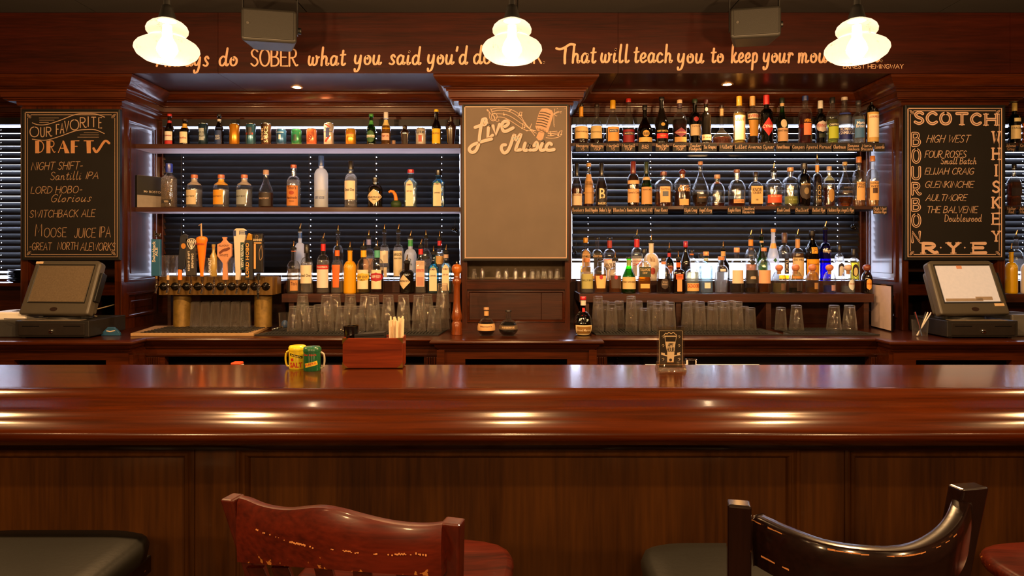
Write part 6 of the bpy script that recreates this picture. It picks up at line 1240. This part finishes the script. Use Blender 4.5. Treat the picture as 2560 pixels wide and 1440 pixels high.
# printers, plates, cables and small things by the tills
r = empty('receipt_printer', (X_(22, 3.62), 3.62, 1.0205), 'white-topped receipt printer at the left picture edge', 'printer')
bx(-.12, .08, 0, .22, 0, .09).build('case', pm('3a3836', .5), r, bevel=.006); bx(-.115, .075, .02, .2, .09, .135).build('lid', WHITE, r, bevel=.01); bx(-.02, .05, .05, .09, .1355, .137).build('paper_slot', BLKG, r)
r = empty('receipt_printer', (X_(2566, 3.62), 3.66, 1.0205), 'grey receipt printer behind the till at the right picture edge', 'printer')
bx(-.05, .12, 0, .22, 0, .12).build('case', pm('5a5650', .5), r, bevel=.01); bx(-.02, .09, .05, .09, .12, .122).build('paper_slot', BLKG, r)
PO = ['lowest', 'second from the bottom', 'third from the bottom', 'third from the top', 'second from the top', 'topmost']
def plates(x, z, lab, n=6):
    for k in range(n):
        r = empty('black_plate', (x, 4.1, z+k*.011), lab % PO[k], 'plate', (lab % 'stack')[12:])
        MB().lathe([(.05, 0), (.07, .004), (.09, .013), (.088, .014), (.06, .006), (.001, .005)], 28, cap=False).build('dish_body', BLKG, r, smooth=SM)
plates(-2.62 if 0 else X_(150, 4.1)+.0, 1.2885, 'black plate %s in the stack behind the draft board till')
plates(X_(2300, 4.1), 1.2885, 'black plate %s in the stack behind the whiskey board till')
for k in range(6):
    r = empty('black_plate', (X_(58, 4.26), 4.262, 1.2885+k*.013), 'black plate %s in the stack on the window sill' % PO[k], 'plate', 'black plates on the sill')
    MB().lathe([(.05, 0), (.068, .004), (.085, .014), (.083, .015), (.06, .006), (.001, .005)], 28, cap=False).build('dish_body', BLKG, r, smooth=SM)
sl = MB().box(-4.6, -2.885, 4.16, 4.37, 1.268, 1.288).build('window_sill', WX); sl['kind'] = 'structure'
for x in (-3.6, -2.95): b = MB().box(x-.02, x+.02, 4.2, 4.37, 1.0195, 1.268).build('bracket', WX, sl)
def cable(pts, col, lb, r=.003):
    m = MB().tube(crom(pts, 6), r, 6).build('cable', pm(col, .5), None, smooth=1); m['label'] = lb; m['category'] = 'cable'
cable([(-2.58, 3.78, 1.17), (-2.44, 3.74, 1.16), (-2.37, 3.8, 1.12), (-2.36, 4.0, 1.08)], 'b8a888', 'pale cable arching from the draft board till into the column')
cable([(-2.6, 3.74, 1.125), (-2.45, 3.70, 1.14), (-2.38, 3.8, 1.15), (-2.37, 4.05, 1.17)], 'a89474', 'second pale cable running above the blue coaster holder')
cable([(-2.72, 3.6, 1.122), (-2.62, 3.57, 1.124), (-2.52, 3.6, 1.124), (-2.5, 3.7, 1.122)], '3a342c', 'dark cable lying on the cash drawer')
r = empty('coaster_holder', P(278, 840, 3.7), 'small blue fan-shaped card holder beside the cash drawer', 'holder'); r.location.z = 1.0205
MB().prism([(-.052, 0), (.052, 0), (.05, .014), (.036, .03), (.018, .046), (-.016, .046), (-.034, .028), (-.05, .014)], 'y', -.008, .008).build('holder_body', pm('1c4a6c', .5, noise=.2), r, bevel=.002)
m = MB(); m.tube([(-.02, -.009, .026), (.0, -.009, .022), (.026, -.009, .028)], .003, 5); m.lathe([(.008, 0), (.008, .002)], 10).build('emblem', pm('d8c8b0', .5), r) if 0 else m.build('emblem', pm('d8c8b0', .5), r)
# pen glass
r = empty('pen_glass', P(2300, 838, 3.66), 'small clear tumbler full of pens beside the whiskey board till', 'glass'); r.location.z = 1.0205
MB().lathe([(.036, 0), (.041, .09)], 20, cap=False).build('glass_body', PG, r, smooth=SM)
for (a, b, c) in [(-.03, .0, '1a1a1a'), (-.012, .02, '24406a'), (.05, -.01, 'c8c8c8'), (.036, .012, '15151a'), (.04, .0, 'e0d8cc'), (-.02, .01, 'a03020')]:
    p = empty('pen', (r.location.x, r.location.y, 1.024), {'1a1a1a': 'black pen leaning towards the column in the pen glass', '24406a': 'blue pen standing nearly upright in the pen glass', 'c8c8c8': 'grey pen leaning furthest towards the till', '15151a': 'dark marker leaning towards the till', 'e0d8cc': 'white pen leaning towards the till', 'a03020': 'red pen leaning towards the column'}[c], 'pen')
    MB().tube([(-a*.3, -b*.5, .001), (a, b, .12)], .0035, 8).build('barrel', pm(c, .4), p); MB().tube([(a, b, .12), (a*1.07, b*1.07, .128)], .003, 8).build('pen_cap', pm(c, .3), p)
# leaning menu
r = empty('menu_card', P(2204, 836, 3.9), 'tall printed menu sheet in black holder leaning on the column side', 'menu'); r.location.z = 1.0205
q = [(X_(2177, 4.12), 4.12), (X_(2231, 3.84), 3.84)]; X0 = r.location.x; Y0 = r.location.y
def mq(t, z, e=0): return (q[0][0]+(q[1][0]-q[0][0])*t-X0-e, q[0][1]+(q[1][1]-q[0][1])*t-Y0-e*.5, z)
H = .27
m = MB(); m.add([mq(0, .0, 0), mq(1, .0, 0), mq(1, H, 0), mq(0, H, 0), mq(0, 0, -.006), mq(1, 0, -.006), mq(1, H, -.006), mq(0, H, -.006)], [(0, 1, 2, 3), (4, 7, 6, 5), (0, 3, 7, 4), (1, 5, 6, 2), (3, 2, 6, 7), (0, 4, 5, 1)]); m.build('holder', BLKG, r)
MB().add([mq(.03, .008, .001), mq(.95, .008, .001), mq(.95, H-.008, .001), mq(.03, H-.008, .001)], [(0, 1, 2, 3)]).build('menu_sheet', pm('b8a4a0', .5), r)
# ------------------------------------------------------------------ things on the bar
def shaker_can(px, x0, x1, y0, y1, Y, body, lidc, lb, hs, txts):
    z0 = 1.0702; X = X_((x0+x1)/2, Y); R = (x1-x0)/2*Y/F; H = Z_(y0, Y)-z0
    r = empty('spice_shaker', (X, Y, z0), lb, 'shaker')
    B = MB().lathe([(R*.96, 0), (R, .003), (R, H*.80)], 32).build('tin_body', pm(body, .3, noise=.1, coat=.5), r, smooth=SM)
    MB().lathe([(R*1.03, H*.80), (R*1.04, H*.82), (R*1.03, H*.93), (R*.9, H*.99), (R*.3, H)], 32).build('lid', pm(lidc, .3, noise=.1, coat=.5), r, smooth=SM)
    MB().tube(crom([(hs*R, 0, H*.76), (hs*R*1.35, 0, H*.66), (hs*R*1.42, 0, H*.36), (hs*R*1.25, 0, H*.12), (hs*R*.98, 0, H*.1)], 5), .0035, 8).build('handle', pm(body if hs < 0 else 'b8b098', .3), r, smooth=1)
    for (s, u, z, w, h, c, rot) in txts:
        m = MB()
        def put(a, b):
            a2 = a*cos(rot)-b*sin(rot)+u*R; b2 = a*sin(rot)+b*cos(rot)+z*H; th = -pi/2+a2/R
            return ((R+.0006)*cos(th), (R+.0006)*sin(th), b2)
        if s: put_text(m, s, 0, 0, w*R, h*H, put, .03)
        else:
            n = 10; v = [put(-w*R/2+w*R*i/n, -h*H/2) for i in range(n+1)]+[put(-w*R/2+w*R*i/n, h*H/2) for i in range(n+1)]; m.add(v, [(i, i+1, i+n+2, i+n+1) for i in range(n)])
        m.build('lettering' if s else 'printed_band', pm(c, .5), B)
    return r
shaker_can(0, 723, 765, 863, 916, 2.37, 'd8c020', 'e8d020', 'yellow tin salt shaker with side handle on the bar', -1, [('', .1, .58, 1.6, .1, '1a1a10', -.25), ("Red Devil Pot", .1, .545, 1.3, .06, 'e8d020', -.25), ('SALT', .1, .08, 1.5, .22, 'b01c10', 0), ('', -.35, .42, .3, .12, 'b01c10', .3)])
shaker_can(0, 759, 802, 866, 917, 2.33, '145a34', '1c5c38', 'dark green tin pepper shaker overlapping the salt tin', 1, [('Dog King\'s', .0, .62, 1.5, .12, 'b02c18', 0), ('', .15, .3, 1.5, .17, 'd8b828', .22), ('PEPPER', .15, .24, 1.4, .12, 'b01c10', .22)])
# napkin caddy
r = empty('napkin_caddy', P(932, 914, 2.36), 'red-brown wooden box with brass corners holding napkins and straws', 'caddy', rz=0); r.location.z = 1.0702; cx, cyy = r.location.x, r.location.y
CW = wood('x', '4a1408', '9a3c14', .3, .5, 1, name='caddy_wood'); s = 2.36/F; Hc = Z_(845, 2.36)-1.0702
r.rotation_euler = (0, 0, .03)
W2 = .104; D = .085
for (a, b, c, d) in [(-W2, W2, -.006, 0), (-W2, W2, D, D+.006), (-W2, -W2+.006, 0, D), (W2-.006, W2, 0, D)]: bx(a, b, c, d, .004, Hc).build('wall_board', CW, r, bevel=.001)
bx(W2*.42, W2*.42+.005, 0, D, .004, Hc-.004).build('divider', CW, r); bx(-W2+.004, W2-.004, 0, D, .002, .008).build('bottom', CW, r)
for x in (-W2, W2):
    for z in (.004, Hc):
        sx = -1 if x > 0 else 1; sz = -1 if z > .02 else 1
        MB().prism([(x-sx*.001, z-sz*.0005), (x+sx*.02, z-sz*.0005), (x+sx*.008, z+sz*.008), (x-sx*.001, z+sz*.02)], 'y', -.0072, -.0058).build('brass_corner', BRASS, r)
        MB().prism([(-.007, z-sz*.0005), (.014, z-sz*.0005), (.002, z+sz*.008), (-.007, z+sz*.02)], 'x', x-(0.0012 if x < 0 else -.0000), x+(0.0012 if x > 0 else 0)).build('brass_corner', BRASS, r)
np_ = empty('napkin_stack', (cx-.018, cyy+.05, 1.0782), 'stack of black paper napkins in the wooden caddy', 'napkins', rz=.03)
m = MB()
for k in range(13): m.box(-.052, .052, -.03, .03, k*.0085, k*.0085+.007)
m.v = [(x, y, z+.012*sin((x+.05)*22)*max(0, z-.08)/.02*.5) for x, y, z in m.v]; m.build('napkins', pm('1c1a1c', .8, noise=.2), np_)
cp = empty('black_cup', P(878, 845, 2.42), 'small black ridged cup standing in the wooden caddy', 'cup'); cp.location = (X_(880, 2.40), 2.405, 1.0785); 
MB().lathe([(.014, 0), (.018, .05), (.027, .138), (.0255, .138), (.016, .06), (.001, .05)], 18, cap=False).xf(ry=-.04).build('cup_body', BLKG, cp, smooth=math.radians(15))
random.seed(5)
for k in range(26):
    a = random.uniform(-.018, .018); b = random.uniform(-.02, .02); h = random.uniform(.155, .172); x0 = X_(991, 2.40); 
    o = MB().tube([(0, 0, 0), (a*.25, b*.2, h)], .0031, 6).build('paper_straw', pm('e8d2b0', .7, noise=.05), None, smooth=1)
    o.location = (x0+a, 2.405+b, 1.0785); o['label'] = 'white paper-wrapped straw in the bundle standing in the caddy'; o['category'] = 'straw'; o['group'] = 'straws in the caddy'
# acrylic sign
r = empty('table_sign', P(1677, 926, 2.33), 'clear acrylic stand with dark happy hour beer card on the bar', 'sign'); r.location.z = 1.0704; s = 2.33/F; X0 = r.location.x
ACR = thin('fdf8f0', .6, .02, .8, haze=.004, base_=.04)
Wd = 33.5*s; Hs = Z_(816, 2.33)-1.0704
m = MB(); m.box(-Wd, Wd, -.001, .001, .006, Hs); m.build('sleeve', ACR, r); MB().box(-Wd, Wd, .006, .008, .006, Hs).build('sleeve', ACR, r)
MB().prism([(-.028, 0), (.034, 0), (.006, .03), (.003, .03)], 'x', -Wd-.002, Wd+.002).build('foot', thin('f0d8b0', .9, .03, .6), r)
MB().box(-29*s, 29*s, .0025, .0045, Z_(919, 2.33)-1.0704, Z_(824, 2.33)-1.0704).build('card', pm('1c1814', .6, noise=.1), r)
YS = 2.33+.0018
m = MB(); poly_px(m, [(1661, 839), (1692, 839), (1688, 862), (1686, 882), (1684, 906), (1668, 906), (1668, 882), (1664, 862)], YS)
line_px(m, [(1660, 838), (1664, 833), (1668, 835), (1672, 831), (1678, 834), (1683, 831), (1688, 835), (1692, 838)], YS, 1.6, vary=0)
line_px(m, [(1648, 827), (1706, 827), (1706, 912), (1648, 912), (1648, 827)], YS, .9, False)
poly_px(m, [(1653, 881), (1662, 883), (1662, 887), (1677, 890), (1693, 887), (1693, 882), (1702, 880), (1699, 884), (1702, 888), (1692, 889), (1677, 894), (1661, 889), (1653, 887)], YS-.0004)
for x in (1657, 1697):
    for y in (845, 867, 901): line_px(m, [(x, y), (x+3, y-3), (x+1, y-6), (x-2, y-4)], YS, .9)
m.xf((-X0, -2.33, -1.0704)).build('print', pm('fff2dc', .6), r)
m = MB(); poly_px(m, [(1663, 842), (1690, 842), (1689, 854), (1664, 854)], YS-.0003)
for t in ((1676.5, 874, 'HOUR', 17, 10), (1676.5, 862, 'APPY', 13, 8)):
    write_px(m, t[2], t[0]-t[3]/2, t[0]+t[3]/2, t[1]+t[4]/2, t[4], YS-.0006, 1.2, det=3)
m.add([], []); poly_px(m, [(1673+3.5+3.8*cos(k*pi/5), 900+3.8*sin(k*pi/5)) for k in range(10)], YS-.0005)
m.xf((-X0, -2.33, -1.0704)).build('print', pm('1c1814', .6), r)
# steel cup on the station, opened drinks carton behind the bar
r = empty('steel_cup', (X_(1721, 2.62), 2.58, .976), 'ribbed steel cup just behind the acrylic sign', 'cup'); 
hz = Z_(899, 2.58)-.976
MB().lathe([(.012, 0), (.014, .002), (.021, hz), (.0225, hz+.001), (.02, hz), (.012, .004)], 22, cap=False).build('cup_body', CHROME, r, smooth=math.radians(12))
r = empty('orange_packet', (X_(593, 2.62), 2.62, 0), 'small orange-topped carton showing above the back edge of the bar', 'carton')
bx(-.035, .035, -.02, .02, .0, .02).build('stand', BLACK, r)
bx(-.02, .02, -.02, .02, .02, Z_(911, 2.62)).build('carton_body', pm('c8b8a0', .5), r, bevel=.003); bx(-.019, .019, -.019, .019, Z_(911, 2.62), Z_(905, 2.62)).build('top', pm('d04818', .5), r, bevel=.004)
for x, h, lb in ((1540, .78, 'first dark bottle inside the cooler opening under the whiskey side'), (1605, .80, 'second dark bottle inside the cooler opening under the whiskey side')):
    r = empty('cooler_bottle', (X_(x, 3.85), 3.85, .56), lb, 'bottle'); MB().lathe([(.035, 0), (.035, .17), (.013, .23), (.013, .31), (.015, .312), (.014, .325)], 18).build('glass_body', pm('0c0a08', .1, coat=1), r, smooth=SM)
bx(.46, 1.98, 3.72, 3.99, .54, .56).build('cooler_shelf', STEEL, cn).location = (0, -3.6+0, 0)
# ------------------------------------------------------------------ bar stools
random.seed(3)
def stool_legs(r, z, hw, d0, d1, mt):
    for sx in (-1, 1):
        for y in (d0, d1):
            MB().tube([(sx*(hw-.03), y, z), (sx*(hw+.02), y+(-.03 if y == d0 else .03), 0.0)], .021, 8, .016).build('leg', mt, r, smooth=1)
    for zz, w in ((.26, 1), (.42, 0)):
        MB().tube([(-hw-.005, d1+.015 if w else d0-.01, zz), (hw+.005, d1+.015 if w else d0-.01, zz)], .013, 8).build('stretcher', mt, r, smooth=1)
    for sx in (-1, 1): MB().tube([(sx*(hw), d0-.01, .34), (sx*hw, d1+.015, .34)], .013, 8).build('stretcher', mt, r, smooth=1)
WSTL = wood('x', '220703', '5c1c0c', .34, .25, 1.2, .26, name='worn_stool'); WSTZ = wood('z', '220703', '521a0a', .32, .5, 1.2, .25, name='worn_stool')
WBLK = wood('x', '0a0504', '1c0d09', .2, .8, 1, .26, name='worn_black'); VIN = pm('0f0f0a', .42, noise=.12, scale=90, bump=.15)
def vinyl_seat(r, x0, x1, y0, y1, zt, mt):
    m = MB(); n = 16
    for lv, (ins, z) in enumerate([(.016, zt-.065), (.004, zt-.055), (0, zt-.03), (.006, zt-.012), (.022, zt-.002), (.06, zt+.002), (.15, zt+.004)]):
        for k in range(4*n):
            a = 2*pi*(k+.5)/(4*n); e = 6; c, s_ = cos(a), sin(a); q = (abs(c)**e+abs(s_)**e)**(-1/e)
            wy = 1-.07*((s_*q+1)/2)
            m.v.append(((x0+x1)/2+((x1-x0)/2-ins)*c*q*1.0, (y0+y1)/2+((y1-y0)/2-ins)*s_*q, z))
    for lv in range(6):
        for k in range(4*n): a = lv*4*n+k; b = lv*4*n+(k+1) % (4*n); m.f.append((a, b, b+4*n, a+4*n))
    m.f.append(tuple(range(24*n, 28*n))); m.f.append(tuple(reversed(range(4*n))))
    m.build('vinyl_seat', VIN, r, smooth=1)
    bx(x0+.02, x1-.02, y0+.02, y1-.02, zt-.11, zt-.066).build('seat_frame', mt, r, bevel=.003)
# left stool
r = empty('bar_stool', (-1.16, 1.53, 0), 'bar stool with worn black vinyl seat cut by the left picture edge', 'bar stool'); vinyl_seat(r, -.25, .25, -.2, .225, .765, WBLK); stool_legs(r, .66, .2, -.14, .17, WBLK)
for sx in (-1, 1): MB().tube([(sx*.2, -.19, .66), (sx*.2, -.3, .85), (sx*.205, -.46, 1.08)], .02, 8, .017).build('back_post', WBLK, r, smooth=1)
MB().prism([(-.22, -.45), (-.1, -.49), (.1, -.49), (.22, -.45), (.22, -.43), (.1, -.47), (-.1, -.47), (-.22, -.43)], 'z', .99, 1.07).build('crest_rail', WBLK, r, bevel=.006)
# black worn stool
r = empty('bar_stool', (.54, 1.45, 0), 'black worn bar stool with curved back and vinyl seat, near the right', 'bar stool'); Ro = r.location
vinyl_seat(r, -.235, .235, -.2, .235, .762, WBLK); stool_legs(r, .655, .19, -.14, .18, WBLK)
def pt(px, py, z): d = (CZ-z)*F/(py-HY); return (X_(px, d)-Ro[0], d-Ro[1], z)
top = [pt(*p) for p in [(1884, 1290, 1.062), (1960, 1325, 1.062), (2050, 1357, 1.061), (2150, 1374, 1.061), (2250, 1378, 1.061), (2320, 1364, 1.064), (2375, 1332, 1.07), (2408, 1293, 1.078), (2424, 1250, 1.088)]]
top = crom(top, 5); m = MB(); n = len(top)
for i, p in enumerate(top):
    a = top[max(0, i-1)]; b = top[min(n-1, i+1)]; dx, dy = b[0]-a[0], b[1]-a[1]; l = sqrt(dx*dx+dy*dy); nx, ny = -dy/l, dx/l; hgt = .078
    for (o, z) in [(0, -hgt), (-.004, -hgt*.5), (-.003, -.008), (.001, -.001), (.006, 0), (.018, 0), (.023, -.002), (.025, -.01), (.024, -hgt)]:
        m.v.append((p[0]+nx*o, p[1]+ny*o, p[2]+z))
k = 9
for i in range(n-1):
    for j in range(k): a = i*k+j; b = i*k+(j+1) % k; m.f.append((a, a+k, b+k, b))
m.f += [tuple(reversed(range(k))), tuple((n-1)*k+j for j in range(k))]
m.build('crest_rail', WBLK, r, smooth=SM, bevel=.0015)
WBLZ = wood('z', '0a0504', '1c0d09', .2, .8, 1, .26, name='worn_black')
ck = MB(); CHIP = pm('b87a44', .7, noise=.3, scale=150)
random.seed(11)
def chips(i0, i1, z0, z1, gap=.3):
    for i in range(i0, min(i1, n-1)):
        if random.random() < gap: continue
        a, b = top[i], top[i+1]; dx, dy = b[0]-a[0], b[1]-a[1]; l = sqrt(dx*dx+dy*dy); nx, ny = -dy/l*-.0046, dx/l*-.0046
        j = [random.uniform(0, .0012) for _ in range(4)]
        ck.add([(a[0]+nx, a[1]+ny, a[2]+z0+j[0]), (b[0]+nx, b[1]+ny, b[2]+z0+j[1]), (b[0]+nx, b[1]+ny, b[2]+z1-j[2]), (a[0]+nx, a[1]+ny, a[2]+z1-j[3])], [(0, 1, 2, 3)])
chips(0, 5, -.0065, -.0035, .1); chips(10, 16, -.006, -.003, .25); chips(17, 31, -.006, -.0035, .45); chips(2, 6, -.056, -.0525, .2); chips(8, 10, -.06, -.057, .2)
o = ck.build('worn_chips', CHIP, r); o['kind'] = 'stuff'
p0 = pt(1856, 1262, 1.085); 
def post(x, y, zt, w, d, yaw, xb, yb):
    m = MB(); c_, s_ = cos(yaw), sin(yaw)
    for (cx_, cy_, z) in ((xb, yb, .66), (x*.75+xb*.25, y*.72+yb*.28, .86), (x, y, zt)):
        for (u, v) in ((-w/2, -d/2), (w/2, -d/2), (w/2, d/2), (-w/2, d/2)): m.v.append((cx_+u*c_-v*s_, cy_+u*s_+v*c_, z))
    for i in range(2):
        for j in range(4): a = i*4+j; b = i*4+(j+1) % 4; m.f.append((a, b, b+4, a+4))
    m.f += [(3, 2, 1, 0), (8, 9, 10, 11)]
    return m.build('back_post', WBLZ, r, bevel=.004, seg=3)
post(p0[0]-.002, p0[1]+.01, 1.085, .036, .03, -.25, p0[0]+.0, p0[1]+.02)
p1 = pt(2428, 1222, 1.105); post(p1[0], p1[1]+.006, 1.108, .05, .03, .2, .2, -.13)
for i in (10, 17, 24, 31):
    p = top[i]; MB().tube([(p[0], p[1]+.012, p[2]-.07), (p[0]*.8, -.165, .66)], .009, 8).build('back_slat', WBLK, r, smooth=1)
# red-brown worn stool
r = empty('bar_stool', (-.235, 1.40, 0), 'red-brown worn wooden bar stool with wavy crest rail', 'bar stool'); Ro = r.location
top = [(593, 1246), (612, 1251), (640, 1263), (675, 1272), (720, 1276), (790, 1270), (840, 1277), (900, 1293), (960, 1307), (1010, 1314), (1060, 1316), (1104, 1312)]
dl, dr = 1.10, .985
def dd(px): # depth of the crest: straight chord with a shallow bow towards the camera
    t = (px-590)/(1104-590); return dl+(dr-dl)*t-.05*(1-(2*t-1)**2)
m = MB(); cr_ = crom([(a, b) for a, b in top], 4); n = len(cr_)
bot = lambda px: 1407+(px-615)*.09 if px < 700 else 1414.6+(px-700)*.075
for px, py in cr_:
    d = dd(px); X = X_(px, d); zt = Z_(py, d); zb = Z_(min(1447, bot(px)), d)
    for (o, z) in ((0, zb), (-.003, (zt+zb)/2), (0, zt-.006), (.004, zt-.001), (.014, zt), (.02, zt-.003), (.022, zt-.01), (.022, zb)): m.v.append((X-Ro[0]+o*.25, d-Ro[1]+o, z))
k = 8
for i in range(n-1):
    for j in range(k): a = i*k+j; b = i*k+(j+1) % k; m.f.append((a, a+k, b+k, b))
m.f += [tuple(reversed(range(k))), tuple((n-1)*k+j for j in range(k))]
m.build('crest_rail', WSTL, r, smooth=SM)
ck = MB(); random.seed(4)
for (xa, ya, xb, yb, h, pr) in [(641, 1325, 672, 1338, 7, .75), (668, 1335, 690, 1342, 5, .5), (690, 1342, 725, 1354, 3, .4), (725, 1355, 765, 1364, 7, .85), (765, 1364, 785, 1370, 5, .5), (825, 1373, 835, 1375, 3, .6), (858, 1377, 905, 1384, 5, .45), (935, 1386, 990, 1388, 5, .35), (988, 1385, 1030, 1386, 5, .7), (1040, 1384, 1068, 1390, 8, .7)]:
    m_ = int((xb-xa)/3.2)
    for k in range(m_):
        if random.random() > pr: continue
        px = xa+(xb-xa)*k/m_; py = ya+(yb-ya)*k/m_+random.uniform(-1, 1.5); d = dd(px)-.0042; s_ = random.uniform(.5, 1)*h/2
        ck.add([(X_(px+u*2.4, d)-Ro[0], d-Ro[1], Z_(py+v*s_, d)) for u, v in ((-1, -.3), (-.3, -1), (.7, -.8), (1, .1), (.4, .9), (-.6, .7))], [(0, 1, 2, 3, 4, 5)])
o = ck.build('worn_chips', CHIP, r); o['kind'] = 'stuff'
def post2(pts, w, d, yaw):
    m = MB(); c_, s_ = cos(yaw), sin(yaw)
    for (cx_, cy_, z, tilt) in pts:
        for (u, v) in ((-w/2, -d/2), (w/2, -d/2), (w/2, d/2), (-w/2, d/2)): m.v.append((cx_+u*c_-v*s_, cy_+u*s_+v*c_, z+tilt*u))
    for i in range(len(pts)-1):
        for j in range(4): a = i*4+j; b = i*4+(j+1) % 4; m.f.append((a, b, b+4, a+4))
    q = 4*(len(pts)-1); m.f += [(3, 2, 1, 0), (q, q+1, q+2, q+3)]
    return m.build('back_post', WSTZ, r, bevel=.004, seg=3)
a = (X_(577, 1.105)-Ro[0], 1.11-Ro[1]); b = (X_(1130, .99)-Ro[0], 1.0-Ro[1])
post2([(a[0]+.055, a[1]+.13, .72, 0), (a[0]+.03, a[1]+.05, .9, 0), (a[0], a[1], Z_(1244, 1.105), 0)], .024, .034, -.25)
post2([(b[0]-.03, b[1]+.16, .72, 0), (b[0]-.008, b[1]+.07, .9, 0), (b[0], b[1], Z_(1308, .99), 0)], .031, .03, -.25)
for i in (7, 14, 21, 28, 36):
    px = cr_[i][0]; d = dd(px); X = X_(px, d)
    m = MB(); 
    for (xx, yy, z) in ((X-Ro[0], d+.011-Ro[1], Z_(1425, d)), ((X-Ro[0])*.92, d+.14-Ro[1], .785)): m.v += [(xx-.014, yy-.005, z), (xx+.014, yy-.005, z), (xx+.014, yy+.005, z), (xx-.014, yy+.005, z)]
    m.f += [(0, 1, 5, 4), (1, 2, 6, 5), (2, 3, 7, 6), (3, 0, 4, 7)]; m.build('back_slat', WSTZ, r, bevel=.002)
def wseat(r, cx, cy_, w, d, zt, yaw, mt):
    m = MB(); n = 12; L_ = []
    for (ins, z) in ((.02, zt-.04), (.004, zt-.03), (0, zt-.012), (.006, zt-.003), (.016, zt), (.06, zt-.004), (.14, zt-.008)):
        for k in range(4*n):
            a = 2*pi*(k+.5)/(4*n); e = 4.5; c, s_ = cos(a), sin(a); q = (abs(c)**e+abs(s_)**e)**(-1/e)
            u, v = (w/2-ins)*c*q, (d/2-ins)*s_*q; m.v.append((cx+u*cos(yaw)-v*sin(yaw), cy_+u*sin(yaw)+v*cos(yaw), z))
    for lv in range(6):
        for k in range(4*n): a = lv*4*n+k; b = lv*4*n+(k+1) % (4*n); m.f.append((a, b, b+4*n, a+4*n))
    m.f.append(tuple(range(24*n, 28*n))); m.f.append(tuple(reversed(range(4*n)))); m.build('wooden_seat', mt, r, smooth=1)
wseat(r, .0, .02, .46, .44, .79, -.12, WSTL); stool_legs(r, .755, .18, -.12, .17, WSTZ)
# second red seat at the right edge
r = empty('bar_stool', (1.31, 1.41, 0), 'red-brown wooden stool seat cut by the right picture edge', 'bar stool'); wseat(r, 0, 0, .47, .42, .79, .1, WSTL); stool_legs(r, .755, .18, -.14, .15, WSTZ)
for sx in (-1, 1): MB().tube([(sx*.19, -.17, .76), (sx*.2, -.22, .9), (sx*.205, -.3, 1.06)], .018, 8, .016).build('back_post', WSTZ, r, smooth=1)
MB().prism([(-.22, -.29), (0, -.34), (.22, -.29), (.22, -.27), (0, -.32), (-.22, -.27)], 'z', .97, 1.07).build('crest_rail', WSTL, r, bevel=.005)
